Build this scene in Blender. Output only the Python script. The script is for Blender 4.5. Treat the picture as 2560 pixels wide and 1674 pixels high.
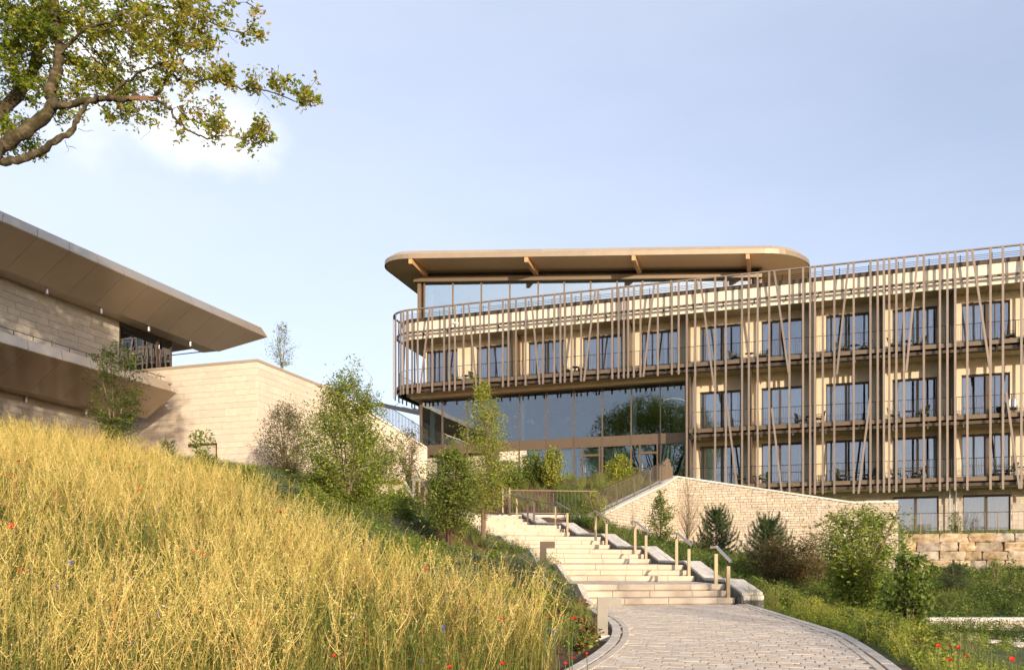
import bpy, math, random
import numpy as np
from mathutils import Vector, Matrix
R = math.radians
rng = np.random.default_rng(7)
random.seed(7)
for o in list(bpy.data.objects):
    bpy.data.objects.remove(o)
scene = bpy.context.scene
COL = scene.collection

# ---------------- camera ----------------
F = 2130.0           # focal length in photo pixels (photo is 2560 wide)
HZ = 1430.0          # row of the eye level in the photo
cam = bpy.data.cameras.new('camera')
cam_o = bpy.data.objects.new('camera', cam)
COL.objects.link(cam_o)
cam_o.location = (0, 0, 0)
cam_o.rotation_euler = (R(90), 0, 0)
cam.sensor_width = 36
cam.lens = 36 * F / 2560
cam.shift_y = (HZ - 837) / 2560
cam.clip_start = 0.1
cam.clip_end = 3000
scene.camera = cam_o

# ---------------- sky and sun ----------------
SUN_EL = R(11.5)
SUN_AZ = R(25)       # degrees to the right of straight behind the camera
sun_dir = Vector((math.sin(SUN_AZ) * math.cos(SUN_EL), -math.cos(SUN_AZ) * math.cos(SUN_EL), math.sin(SUN_EL)))
world = bpy.data.worlds.new('World')
scene.world = world
world.use_nodes = True
nt = world.node_tree
nt.nodes.clear()
N = nt.nodes.new
L = nt.links.new
wo = N('ShaderNodeOutputWorld')
bg = N('ShaderNodeBackground')
bg.inputs['Strength'].default_value = 0.15
sky = N('ShaderNodeTexSky')
sky.sky_type = 'NISHITA'
sky.sun_disc = False
sky.sun_elevation = SUN_EL
sky.sun_rotation = math.atan2(sun_dir.x, sun_dir.y)
sky.altitude = 300
sky.air_density = 1.0
sky.dust_density = 1.5
sky.ozone_density = 1.6
tc = N('ShaderNodeTexCoord')
# thin veil of high cloud, denser towards the west (left), plus one bright cumulus patch
sep = N('ShaderNodeSeparateXYZ'); L(tc.outputs['Generated'], sep.inputs[0])
mp = N('ShaderNodeMapping'); mp.inputs['Scale'].default_value = (1.0, 1.0, 3.2)
L(tc.outputs['Generated'], mp.inputs[0])
nz = N('ShaderNodeTexNoise'); nz.inputs['Scale'].default_value = 2.2; nz.inputs['Detail'].default_value = 6; nz.inputs['Roughness'].default_value = .55
L(mp.outputs[0], nz.inputs['Vector'])
veil = N('ShaderNodeMapRange'); veil.inputs['From Min'].default_value = .35; veil.inputs['From Max'].default_value = .75
veil.inputs['To Min'].default_value = .50; veil.inputs['To Max'].default_value = .62
L(nz.outputs[0], veil.inputs[0])
west = N('ShaderNodeMath'); west.operation = 'MULTIPLY_ADD'; west.inputs[1].default_value = -.32
L(sep.outputs['X'], west.inputs[0]); L(veil.outputs[0], west.inputs[2])
up = N('ShaderNodeMath'); up.operation = 'MULTIPLY_ADD'; up.inputs[1].default_value = -.12; up.use_clamp = True
L(sep.outputs['Z'], up.inputs[0]); L(west.outputs[0], up.inputs[2])
gain = N('ShaderNodeMix'); gain.data_type = 'RGBA'; gain.blend_type = 'MULTIPLY'; gain.inputs['Factor'].default_value = 1
gain.inputs['B'].default_value = (1.22, 1.08, 1.12, 1)
L(sky.outputs[0], gain.inputs['A'])
mx = N('ShaderNodeMix'); mx.data_type = 'RGBA'
mx.inputs['B'].default_value = (4.62, 4.92, 5.75, 1)
L(up.outputs[0], mx.inputs['Factor']); L(gain.outputs['Result'], mx.inputs['A'])
def cloud(px, py, rad, squash, lo, hi, seed):
    d = Vector(((px - 1280) / F, 1, (HZ - py) / F)).normalized()
    sb = N('ShaderNodeVectorMath'); sb.operation = 'SUBTRACT'; sb.inputs[1].default_value = d
    L(tc.outputs['Generated'], sb.inputs[0])
    sc_ = N('ShaderNodeVectorMath'); sc_.operation = 'MULTIPLY'; sc_.inputs[1].default_value = (1, 1, squash)
    L(sb.outputs[0], sc_.inputs[0])
    ln = N('ShaderNodeVectorMath'); ln.operation = 'LENGTH'; L(sc_.outputs[0], ln.inputs[0])
    n2 = N('ShaderNodeTexNoise'); n2.noise_dimensions = '4D'; n2.inputs['W'].default_value = seed
    n2.inputs['Scale'].default_value = 9; n2.inputs['Detail'].default_value = 7; n2.inputs['Roughness'].default_value = .6
    L(tc.outputs['Generated'], n2.inputs['Vector'])
    m1 = N('ShaderNodeMath'); m1.operation = 'MULTIPLY_ADD'; m1.inputs[1].default_value = -1.0 / rad; m1.inputs[2].default_value = 1
    L(ln.outputs['Value'], m1.inputs[0])
    m2 = N('ShaderNodeMath'); m2.operation = 'MULTIPLY_ADD'; m2.inputs[1].default_value = 1.6
    L(n2.outputs[0], m2.inputs[0]); L(m1.outputs[0], m2.inputs[2])
    mr = N('ShaderNodeMapRange'); mr.interpolation_type = 'SMOOTHSTEP'
    mr.inputs['From Min'].default_value = lo; mr.inputs['From Max'].default_value = hi
    L(m2.outputs[0], mr.inputs[0])
    return mr.outputs[0]
c1 = cloud(490, 325, .118, 2.3, .95, 2.1, 1.3)
c2 = cloud(250, 130, .12, 1.0, .9, 2.0, 4.1)
cm = N('ShaderNodeMath'); cm.operation = 'MAXIMUM'; L(c1, cm.inputs[0]); L(c2, cm.inputs[1])
mx2 = N('ShaderNodeMix'); mx2.data_type = 'RGBA'; mx2.inputs['B'].default_value = (6.4, 6.35, 6.35, 1)
L(cm.outputs[0], mx2.inputs['Factor']); L(mx.outputs['Result'], mx2.inputs['A'])
L(mx2.outputs['Result'], bg.inputs['Color'])
L(bg.outputs[0], wo.inputs[0])

sl = bpy.data.lights.new('sun', 'SUN'); sl.energy = 3.85; sl.angle = R(0.55); sl.color = (1.0, .82, .60)
so = bpy.data.objects.new('sun', sl); COL.objects.link(so)
so.rotation_euler = sun_dir.to_track_quat('Z', 'Y').to_euler()
so.location = (30, -60, 30)

vs = scene.view_settings
vs.view_transform = 'Standard'; vs.look = 'None'; vs.exposure = 0.56; vs.gamma = 1; vs.use_curve_mapping = False
scene.cycles.max_bounces = 8; scene.cycles.transparent_max_bounces = 24
scene.cycles.diffuse_bounces = 3; scene.cycles.glossy_bounces = 4; scene.cycles.transmission_bounces = 4
scene.cycles.sample_clamp_indirect = 6; scene.cycles.caustics_reflective = False; scene.cycles.caustics_refractive = False

# ---------------- helpers: placing ----------------
def PH(px, py, h):          # point on the ray of a photo pixel at height h
    d = F * h / (HZ - py)
    return np.array([(px - 1280) / F * d, d, h])
def PZ(px, py, d):          # point on the ray of a photo pixel at distance d
    return np.array([(px - 1280) / F * d, d, (HZ - py) / F * d])

# ---------------- helpers: materials ----------------
def mat(name, c1, c2=None, scale=4.0, rough=.75, metal=0, bump=0., bscale=60., var=0., spec=.4, detail=5, stretch=None, c3=None, wave=None):
    m = bpy.data.materials.new(name); m.use_nodes = True
    t = m.node_tree; n = t.nodes; l = t.links.new
    p = n['Principled BSDF']
    p.inputs['Roughness'].default_value = rough; p.inputs['Metallic'].default_value = metal
    p.inputs['Specular IOR Level'].default_value = spec
    g = n.new('ShaderNodeNewGeometry')
    pos = g.outputs['Position']
    if stretch:
        mpn = n.new('ShaderNodeMapping'); mpn.inputs['Scale'].default_value = stretch
        l(pos, mpn.inputs[0]); pos = mpn.outputs[0]
    c2 = c2 or c1
    tn = n.new('ShaderNodeTexNoise'); tn.inputs['Scale'].default_value = scale; tn.inputs['Detail'].default_value = detail
    tn.inputs['Roughness'].default_value = .6
    l(pos, tn.inputs['Vector'])
    rmp = n.new('ShaderNodeValToRGB')
    rmp.color_ramp.elements[0].position = .32; rmp.color_ramp.elements[0].color = (*c1, 1)
    rmp.color_ramp.elements[1].position = .68; rmp.color_ramp.elements[1].color = (*c2, 1)
    if c3:
        e = rmp.color_ramp.elements.new(.5); e.color = (*c3, 1)
    l(tn.outputs[0], rmp.inputs[0])
    out = rmp.outputs[0]
    if var:
        at = n.new('ShaderNodeAttribute'); at.attribute_name = 'tint'
        oi = n.new('ShaderNodeObjectInfo')
        ad = n.new('ShaderNodeMath'); ad.operation = 'ADD'; l(at.outputs['Fac'], ad.inputs[0]); l(oi.outputs['Random'], ad.inputs[1])
        fr = n.new('ShaderNodeMath'); fr.operation = 'FRACT'; l(ad.outputs[0], fr.inputs[0])
        mr = n.new('ShaderNodeMapRange'); mr.inputs['To Min'].default_value = 1 - var; mr.inputs['To Max'].default_value = 1 + var
        l(fr.outputs[0], mr.inputs[0])
        # hue wobble as well
        hs = n.new('ShaderNodeHueSaturation'); l(mr.outputs[0], hs.inputs['Value'])
        fr2 = n.new('ShaderNodeMath'); fr2.operation = 'MULTIPLY'; fr2.inputs[1].default_value = 7.31; l(fr.outputs[0], fr2.inputs[0])
        fr3 = n.new('ShaderNodeMath'); fr3.operation = 'FRACT'; l(fr2.outputs[0], fr3.inputs[0])
        mr2 = n.new('ShaderNodeMapRange'); mr2.inputs['To Min'].default_value = 1 - 1.2 * var; mr2.inputs['To Max'].default_value = 1 + 1.2 * var
        l(fr3.outputs[0], mr2.inputs[0]); l(mr2.outputs[0], hs.inputs['Saturation'])
        l(out, hs.inputs['Color']); out = hs.outputs[0]
    l(out, p.inputs['Base Color'])
    if bump:
        b = n.new('ShaderNodeTexNoise'); b.inputs['Scale'].default_value = bscale; b.inputs['Detail'].default_value = 4
        l(g.outputs['Position'], b.inputs['Vector'])
        bn = n.new('ShaderNodeBump'); bn.inputs['Strength'].default_value = min(1, bump); bn.inputs['Distance'].default_value = .02
        l(b.outputs[0], bn.inputs['Height']); l(bn.outputs[0], p.inputs['Normal'])
    return m

def leafmat(name, cols, transl=.35, rough=.55, spec=.3):
    """leaf colours chosen by the per leaf attribute 'tint' (0..1)"""
    m = bpy.data.materials.new(name); m.use_nodes = True
    t = m.node_tree; n = t.nodes; l = t.links.new
    p = n['Principled BSDF']; p.inputs['Roughness'].default_value = rough; p.inputs['Specular IOR Level'].default_value = spec
    at = n.new('ShaderNodeAttribute'); at.attribute_name = 'tint'
    rp = n.new('ShaderNodeValToRGB')
    els = rp.color_ramp.elements
    for i, c in enumerate(cols):
        pos = i / (len(cols) - 1)
        if i == 0: e = els[0]; e.position = 0
        elif i == len(cols) - 1: e = els[-1]; e.position = 1
        else: e = els.new(pos)
        e.color = (*c, 1)
    l(at.outputs['Fac'], rp.inputs[0]); l(rp.outputs[0], p.inputs['Base Color'])
    if transl:
        tr = n.new('ShaderNodeBsdfTranslucent'); ms = n.new('ShaderNodeMixShader'); ms.inputs[0].default_value = transl
        gm = n.new('ShaderNodeMix'); gm.data_type = 'RGBA'; gm.blend_type = 'MULTIPLY'; gm.inputs['Factor'].default_value = 1
        gm.inputs['B'].default_value = (1.15, 1.1, .55, 1)
        l(rp.outputs[0], gm.inputs['A']); l(gm.outputs['Result'], tr.inputs[0])
        l(p.outputs[0], ms.inputs[1]); l(tr.outputs[0], ms.inputs[2]); l(ms.outputs[0], n['Material Output'].inputs[0])
    return m

def glassmat(name, tint, refl, rough=.0, rcol=(.85, .9, 1.0)):
    m = bpy.data.materials.new(name); m.use_nodes = True
    t = m.node_tree; n = t.nodes; l = t.links.new
    n.remove(n['Principled BSDF'])
    tr = n.new('ShaderNodeBsdfTransparent'); tr.inputs[0].default_value = (*tint, 1)
    gl = n.new('ShaderNodeBsdfGlossy'); gl.inputs['Roughness'].default_value = rough; gl.inputs[0].default_value = (*rcol, 1)
    lw = n.new('ShaderNodeFresnel'); lw.inputs[0].default_value = 1.6
    ad = n.new('ShaderNodeMath'); ad.operation = 'ADD'; ad.inputs[1].default_value = refl; ad.use_clamp = True
    l(lw.outputs[0], ad.inputs[0])
    ms = n.new('ShaderNodeMixShader'); l(ad.outputs[0], ms.inputs[0]); l(tr.outputs[0], ms.inputs[1]); l(gl.outputs[0], ms.inputs[2])
    l(ms.outputs[0], n['Material Output'].inputs[0])
    # very slight waviness of real panes
    g = n.new('ShaderNodeNewGeometry'); tn = n.new('ShaderNodeTexNoise'); tn.inputs['Scale'].default_value = .9; tn.inputs['Detail'].default_value = 1
    l(g.outputs['Position'], tn.inputs['Vector']); b = n.new('ShaderNodeBump'); b.inputs['Strength'].default_value = .12; b.inputs['Distance'].default_value = .02
    l(tn.outputs[0], b.inputs['Height']); l(b.outputs[0], gl.inputs['Normal'])
    return m

# ---------------- helpers: meshes and objects ----------------
ORG = {}
def tag(o, label=None, cat=None, group=None, kind=None):
    if label: o['label'] = label
    if cat: o['category'] = cat
    if group: o['group'] = group
    if kind: o['kind'] = kind
    return o
def thing(name, loc, label, cat, group=None, kind=None):
    o = bpy.data.objects.new(name, None); COL.objects.link(o)
    o.empty_display_size = .2
    o.location = [float(v) for v in loc]
    ORG[o.name] = np.array(loc, float)
    return tag(o, label, cat, group, kind)

def np_mesh(name, v, faces, tint=None, smooth=False):
    """v (n,3); faces: (m,3) or (m,4) array or list of such arrays; tint per face or list"""
    if not isinstance(faces, list): faces = [faces]
    faces = [np.asarray(f, dtype=np.int32) for f in faces if len(f)]
    me = bpy.data.meshes.new(name)
    v = np.asarray(v, dtype=np.float32)
    me.vertices.add(len(v)); me.vertices.foreach_set('co', v.ravel())
    loops = np.concatenate([f.ravel() for f in faces]); sizes = np.concatenate([np.full(len(f), f.shape[1], np.int32) for f in faces])
    me.loops.add(len(loops)); me.loops.foreach_set('vertex_index', loops)
    starts = np.concatenate([[0], np.cumsum(sizes)[:-1]]).astype(np.int32)
    me.polygons.add(len(sizes)); me.polygons.foreach_set('loop_start', starts)
    try: me.polygons.foreach_set('loop_total', sizes)
    except Exception: pass
    me.update(calc_edges=True)
    if tint is not None:
        a = me.attributes.new('tint', 'FLOAT', 'FACE'); a.data.foreach_set('value', np.asarray(tint, np.float32))
    if smooth:
        me.polygons.foreach_set('use_smooth', np.ones(len(sizes), bool))
    return me
def link_mesh(name, me, mats, parent=None, loc=None):
    o = bpy.data.objects.new(name, me); COL.objects.link(o)
    for m_ in (mats if isinstance(mats, (list, tuple)) else [mats]):
        if m_ is not None and len(me.materials) < (len(mats) if isinstance(mats, (list, tuple)) else 1): me.materials.append(m_)
    if parent is not None:
        o.parent = parent; ORG[o.name] = ORG[parent.name]
    else:
        ORG[o.name] = np.zeros(3)
    if loc is not None: o.location = [float(x) for x in loc]
    return o

class MB:
    def __init__(s): s.v = []; s.f = []; s.t = []; s.n = 0; s.mi = []; s.m = 0; s.tint = 0.
    def add(s, v, f):
        v = np.asarray(v, float)
        for q in f: s.f.append([i + s.n for i in q]); s.t.append(s.tint); s.mi.append(s.m)
        s.v.append(v); s.n += len(v)
    def frame(s, o, a, b, c):
        """box: corner o and three edge vectors"""
        o, a, b, c = (np.asarray(x, float) for x in (o, a, b, c))
        v = [o, o + a, o + a + b, o + b, o + c, o + a + c, o + a + b + c, o + b + c]
        f = [(0, 3, 2, 1), (4, 5, 6, 7), (0, 1, 5, 4), (1, 2, 6, 5), (2, 3, 7, 6), (3, 0, 4, 7)]
        if np.dot(np.cross(a, b), c) < 0: f = [tuple(reversed(q)) for q in f]
        s.add(v, f)
    def bar(s, p, q, w, h, up=(0, 0, 1)):
        p = np.asarray(p, float); q = np.asarray(q, float); d = q - p; n = np.linalg.norm(d)
        if n < 1e-6: return
        d /= n; up = np.asarray(up, float); x = np.cross(d, up)
        if np.linalg.norm(x) < 1e-4: x = np.cross(d, (1, 0, 0))
        x /= np.linalg.norm(x); y = np.cross(x, d)
        s.frame(p - x * w / 2 - y * h / 2, x * w, y * h, d * n)
    def tube(s, pts, rad, k=6, cap=True):
        pts = np.asarray(pts, float); n = len(pts)
        rad = np.broadcast_to(np.asarray(rad, float), (n,))
        d = np.gradient(pts, axis=0); d /= np.maximum(np.linalg.norm(d, axis=1)[:, None], 1e-9)
        ref = np.array([0, 0, 1.]) if abs(d[0][2]) < .9 else np.array([1., 0, 0])
        x = np.cross(d, ref); x /= np.maximum(np.linalg.norm(x, axis=1)[:, None], 1e-9); y = np.cross(d, x)
        a = np.arange(k) / k * 2 * math.pi
        ring = pts[:, None] + rad[:, None, None] * (np.cos(a)[None, :, None] * x[:, None] + np.sin(a)[None, :, None] * y[:, None])
        f = []
        for i in range(n - 1):
            for j in range(k):
                j2 = (j + 1) % k
                f.append((i * k + j, i * k + j2, (i + 1) * k + j2, (i + 1) * k + j))
        if cap: f.append(tuple(range(k))); f.append(tuple((n - 1) * k + j for j in reversed(range(k))))
        s.add(ring.reshape(-1, 3), f)
    def prism(s, poly, vec):
        poly = np.asarray(poly, float); n = len(poly); vec = np.asarray(vec, float)
        f = [tuple(range(n)), tuple(reversed(range(n, 2 * n)))]
        for i in range(n): j = (i + 1) % n; f.append((i, i + n, j + n, j)[::1])
        s.add(np.concatenate([poly, poly + vec]), f)
    def slabpoly(s, poly2, z0, z1):
        s.prism([(x, y, z0) for x, y in poly2], (0, 0, z1 - z0))
    def wall(s, A, B, z0, z1):
        """strip between plan polylines A (outer) and B (inner); z0, z1 scalars or lists"""
        n = len(A); z0 = np.broadcast_to(z0, (n,)); z1 = np.broadcast_to(z1, (n,))
        v = []; f = []
        for i in range(n):
            v += [(*A[i], z0[i]), (*A[i], z1[i]), (*B[i], z1[i]), (*B[i], z0[i])]
        for i in range(n - 1):
            a = i * 4; b = a + 4
            for k in range(4): f.append((a + k, a + (k + 1) % 4, b + (k + 1) % 4, b + k))
        f.append((0, 3, 2, 1)); e = (n - 1) * 4; f.append((e, e + 1, e + 2, e + 3))
        s.add(v, f)
    def quad(s, a, b, c, d): s.add([a, b, c, d], [(0, 1, 2, 3)])
    def mesh(s, name, org=(0, 0, 0), smooth=False, fixn=True):
        v = np.concatenate(s.v) - np.asarray(org)
        me = bpy.data.meshes.new(name)
        me.from_pydata(v.tolist(), [], s.f)
        if fixn:
            import bmesh
            bm = bmesh.new(); bm.from_mesh(me); bmesh.ops.recalc_face_normals(bm, faces=bm.faces); bm.to_mesh(me); bm.free()
        a = me.attributes.new('tint', 'FLOAT', 'FACE'); a.data.foreach_set('value', s.t)
        me.polygons.foreach_set('material_index', s.mi)
        if smooth: me.polygons.foreach_set('use_smooth', [True] * len(me.polygons))
        return me
    def build(s, name, m, parent=None, smooth=False, **kw):
        org = ORG[parent.name] if parent is not None else np.zeros(3)
        me = s.mesh(name, org, smooth)
        o = link_mesh(name, me, m, parent)
        return tag(o, **kw)

# unit stones: chamfered, slightly uneven boxes shared by all bricks / tiles / boulders
def unit_stone(name, ch, jit, seed):
    r = np.random.default_rng(seed); v = []; idx = {}
    for sx in (-1, 1):
        for sy in (-1, 1):
            for sz in (-1, 1):
                j = r.uniform(-jit, jit, 3)
                for ax in range(3):
                    p = np.array([sx, sy, sz], float) * .5
                    for k in range(3):
                        if k != ax: p[k] -= math.copysign(ch, p[k])
                    idx[(sx, sy, sz, ax)] = len(v); v.append(p + j * .5)
    f = []
    S = (-1, 1)
    for ax in range(3):
        a, b = [k for k in range(3) if k != ax]
        for s_ in S:
            q = []
            for u, w in ((-1, -1), (1, -1), (1, 1), (-1, 1)):
                c = [0, 0, 0]; c[ax] = s_; c[a] = u; c[b] = w; q.append(idx[(*c, ax)])
            f.append(q)
    for ax in range(3):      # edges parallel to ax
        a, b = [k for k in range(3) if k != ax]
        for u in S:
            for w in S:
                c0 = [0, 0, 0]; c0[a] = u; c0[b] = w; c1 = list(c0); c0[ax] = -1; c1[ax] = 1
                f.append([idx[(*c0, a)], idx[(*c1, a)], idx[(*c1, b)], idx[(*c0, b)]])
    for sx in S:
        for sy in S:
            for sz in S: f.append([idx[(sx, sy, sz, k)] for k in range(3)])
    mb = MB(); mb.add(v, f)
    return mb.mesh(name)
def unit_boulder(name, seed, n=5):
    """quarry block: box faces cut into n x n cells, broken by noise"""
    from mathutils import noise
    r = np.random.default_rng(seed); verts = {}; v = []; f = []
    off = Vector(r.uniform(0, 50, 3))
    cor = {c: r.uniform(-.05, .05, 3) for c in [(a, b, c) for a in (0, 1) for b in (0, 1) for c in (0, 1)]}
    def vid_(i, j, k):
        key = (i, j, k)
        if key not in verts:
            q = np.array([i, j, k], float) / n; p = q - .5
            for c, o in cor.items(): p = p + o * np.prod([q[m] if c[m] else 1 - q[m] for m in range(3)])
            e = np.sort(np.abs(q - .5))[::-1]; p = p * (1 - .05 * (e[1] > .49) - .05 * (e[2] > .49))
            nv = noise.noise_vector(Vector(p * 3.2) + off) * .05 + noise.noise_vector(Vector(p * 8) + off) * .028
            verts[key] = len(v); v.append(p + np.array(nv))
        return verts[key]
    for ax in range(3):
        for s_ in (0, n):
            for a in range(n):
                for b in range(n):
                    q = []
                    for da, db in ((0, 0), (1, 0), (1, 1), (0, 1)):
                        c = [0, 0, 0]; c[ax] = s_; c[(ax + 1) % 3] = a + da; c[(ax + 2) % 3] = b + db; q.append(vid_(*c))
                    f.append(q)
    mb = MB(); mb.add(v, f); return mb.mesh(name)
STONE = {}
def stones(kind):
    if kind not in STONE:
        ch, jit = {'tile': (.012, .0), 'brick': (.05, .07), 'boulder': (.12, .16), 'paver': (.03, .01), 'plain': (.0, .0)}[kind]
        STONE[kind] = [unit_boulder(kind + '_shape', 10 + i) if kind == 'boulder' else unit_stone(kind + '_shape', ch, jit, 10 + i) for i in range(6 if jit else 1)]
        STONE[kind + '_np'] = []
        for me in STONE[kind]:
            vv = np.array([v.co[:] for v in me.vertices]); STONE[kind + '_np'].append((vv, [list(p.vertices) for p in me.polygons]))
    return STONE[kind]
MATMESH = {}
class Pieces:
    """pieces that can be picked apart: the largest-looking ones are objects, the rest one joined part"""
    def __init__(s, parent, name, m, kind='brick', rest=None): s.p = parent; s.name = name; s.m = m; s.kind = kind; s.L = []; s.rest = rest or name + '_field'
    def add(s, c, dims, rz=0., tilt=None): s.L.append((np.asarray(c, float), np.asarray(dims, float), rz, tilt))
    def finish(s, limit=300):
        base = stones(s.kind)
        def seen(it):
            c, d, rz, t = it
            k = 1.0 if inframe(c, 60) else .01
            return -k * d[0] * max(d[1], d[2]) / max(4, c[1]) ** 2
        s.L.sort(key=seen)
        key = (s.kind, s.m.name)
        if key not in MATMESH:
            MATMESH[key] = []
            for me in base:
                c = me.copy(); c.materials.clear(); c.materials.append(s.m); MATMESH[key].append(c)
        org = ORG[s.p.name]
        for i, (c, d, rz, t) in enumerate(s.L[:limit]):
            k = i % len(base)
            o = bpy.data.objects.new(s.name, MATMESH[key][k]); COL.objects.link(o); o.parent = s.p
            ORG[o.name] = org
            if t is None:
                o.location = (c - org).tolist(); o.rotation_euler = (0, 0, rz); o.scale = d.tolist()
            else:
                M_ = Matrix([list(t[0]) , list(t[1]), list(t[2])]).transposed()
                o.rotation_euler = M_.to_euler(); o.location = (c - org).tolist(); o.scale = d.tolist()
        rest = s.L[limit:]
        if rest:
            npd = STONE[s.kind + '_np']; mb = MB()
            for i, (c, d, rz, t) in enumerate(rest):
                vv, ff = npd[i % len(npd)]
                q = vv * d
                if t is None:
                    cs, sn = math.cos(rz), math.sin(rz)
                    q = np.stack([q[:, 0] * cs - q[:, 1] * sn, q[:, 0] * sn + q[:, 1] * cs, q[:, 2]], 1)
                else: q = q @ np.array(t)
                mb.tint = random.random(); mb.add(q + c, ff)
            me = mb.mesh(s.rest, org, fixn=False)
            tag(link_mesh(s.rest, me, s.m, s.p), kind='stuff')
def inframe(c, m=0):
    if c[1] <= .5: return False
    x = 1280 + F * c[0] / c[1]; y = HZ - F * c[2] / c[1]
    return -m < x < 2560 + m and -m < y < 1674 + m
# ---------------- materials ----------------
M_plaster = mat('cream plaster', (.66, .565, .41), (.72, .62, .46), scale=1.2, rough=.9, bump=.15, bscale=120)
M_plaster2 = mat('cream fascia render', (.77, .70, .56), (.80, .73, .60), scale=.8, rough=.85, bump=.1, bscale=120)
M_bronze = mat('bronze aluminium', (.155, .112, .072), (.175, .128, .084), scale=1.5, rough=.42, metal=.35, var=.06)
M_slat = mat('bronze slat paint', (.225, .182, .148), (.26, .212, .172), scale=2.5, rough=.45, metal=.25, var=.10)
M_dark = mat('dark bronze steel', (.035, .028, .022), (.045, .036, .028), scale=3, rough=.5, metal=.3)
M_frame = mat('window frame bronze', (.085, .060, .040), (.10, .072, .048), scale=2, rough=.4, metal=.35, var=.08)
M_soffit = mat('warm timber soffit', (.64, .43, .245), (.72, .49, .29), scale=3, rough=.6, stretch=(1, 12, 1))
M_beam = mat('timber beam', (.42, .25, .12), (.50, .31, .15), scale=5, rough=.6, stretch=(4, 1, 4))
M_fascia = mat('champagne roof cladding', (.52, .41, .28), (.56, .45, .31), scale=1.5, rough=.38, metal=.4, var=.05)
M_fascial = mat('bronze roof cladding', (.30, .235, .16), (.335, .265, .185), scale=1.5, rough=.4, metal=.4, var=.05)
M_eave = mat('bronze eave panel', (.48, .395, .29), (.52, .43, .32), scale=.7, rough=.45, metal=.35, var=.05, bump=.02, bscale=4)
M_eavef = mat('pale bronze fascia panel', (.56, .49, .40), (.60, .53, .44), scale=.7, rough=.28, metal=.7, var=.05)
M_stone = mat('travertine cladding', (.62, .53, .44), (.72, .63, .535), scale=3.2, rough=.85, bump=.3, bscale=25, var=.055, stretch=(1, 1, 3.5), c3=(.66, .575, .465))
M_stonegrey = mat('weathered limestone cladding', (.42, .385, .33), (.56, .50, .42), scale=3.2, rough=.85, bump=.3, bscale=25, var=.10, stretch=(1, 1, 3.5))
M_joint = mat('joint mortar', (.36, .31, .24), (.42, .36, .28), scale=10, rough=.95)
M_brick = mat('split limestone', (.50, .41, .31), (.68, .59, .47), scale=9, rough=.9, bump=.9, bscale=35, var=.12, c3=(.59, .50, .39))
M_mortar = mat('wall mortar', (.33, .275, .21), (.40, .34, .265), scale=12, rough=.95, bump=.4)
M_coping = mat('pale coping stone', (.60, .575, .53), (.68, .65, .60), scale=6, rough=.8, bump=.2, bscale=60, var=.05)
M_boulder = mat('rough quarry limestone', (.22, .15, .085), (.56, .475, .36), scale=2.6, rough=.95, bump=1., bscale=14, var=.24, c3=(.42, .33, .225), detail=10)
M_step = mat('cast stone step', (.47, .395, .30), (.585, .505, .40), scale=2.2, rough=.75, bump=.15, bscale=140, var=.05)
M_paver = mat('sand coloured paver', (.60, .50, .395), (.74, .63, .505), scale=5, rough=.9, bump=.5, bscale=180, var=.09)
M_sand = mat('joint sand', (.22, .185, .14), (.30, .26, .20), scale=30, rough=1)
M_kerb = mat('concrete kerb', (.60, .53, .44), (.67, .60, .51), scale=8, rough=.9, bump=.4, bscale=120, var=.04)
M_granite = mat('dark granite', (.10, .095, .09), (.20, .19, .175), scale=22, rough=.9, bump=.8, bscale=40, var=.18)
M_capst = mat('light split cap stone', (.50, .47, .42), (.68, .645, .585), scale=6, rough=.9, bump=.6, bscale=45, var=.09, stretch=(1, 1, 1))
M_post = mat('tan painted post', (.32, .25, .155), (.36, .285, .18), scale=3, rough=.5, metal=.2, var=.04)
M_steel = mat('brushed steel', (.50, .50, .52), (.56, .56, .58), scale=20, rough=.3, metal=.9)
M_pipe = mat('galvanised pipe', (.60, .62, .66), (.68, .70, .73), scale=8, rough=.35, metal=.6)
M_grey = mat('bollard grey metal', (.21, .20, .175), (.235, .222, .195), scale=6, rough=.4, metal=.4)
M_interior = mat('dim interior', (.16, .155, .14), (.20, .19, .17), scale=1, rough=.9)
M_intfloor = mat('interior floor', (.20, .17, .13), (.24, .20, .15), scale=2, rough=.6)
M_curtain = mat('sheer curtain', (.86, .86, .82), (.92, .92, .88), scale=3, rough=.9, stretch=(12, 12, 1))
M_curtg = mat('pale green curtain', (.62, .64, .46), (.70, .71, .52), scale=3, rough=.9, stretch=(12, 12, 1))
M_curtd = mat('taupe curtain', (.22, .17, .12), (.28, .22, .16), scale=3, rough=.9, stretch=(12, 12, 1))
M_white = mat('white painted column', (.75, .74, .70), (.78, .77, .73), scale=2, rough=.6)
M_cord = mat('olive woven cord', (.075, .085, .05), (.10, .11, .065), scale=30, rough=.8)
M_linen = mat('white linen', (.7, .72, .76), (.78, .8, .84), scale=10, rough=.9)
G_room = glassmat('room window glass', (.86, .90, .92), .12)
G_hall = glassmat('hall curtain wall glass', (.70, .80, .79), .085)
G_roof = glassmat('pavilion glass', (.6, .72, .75), .46, rcol=(.92, 1, 1))
G_corner = glassmat('corner glass', (.45, .62, .62), .12)

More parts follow.
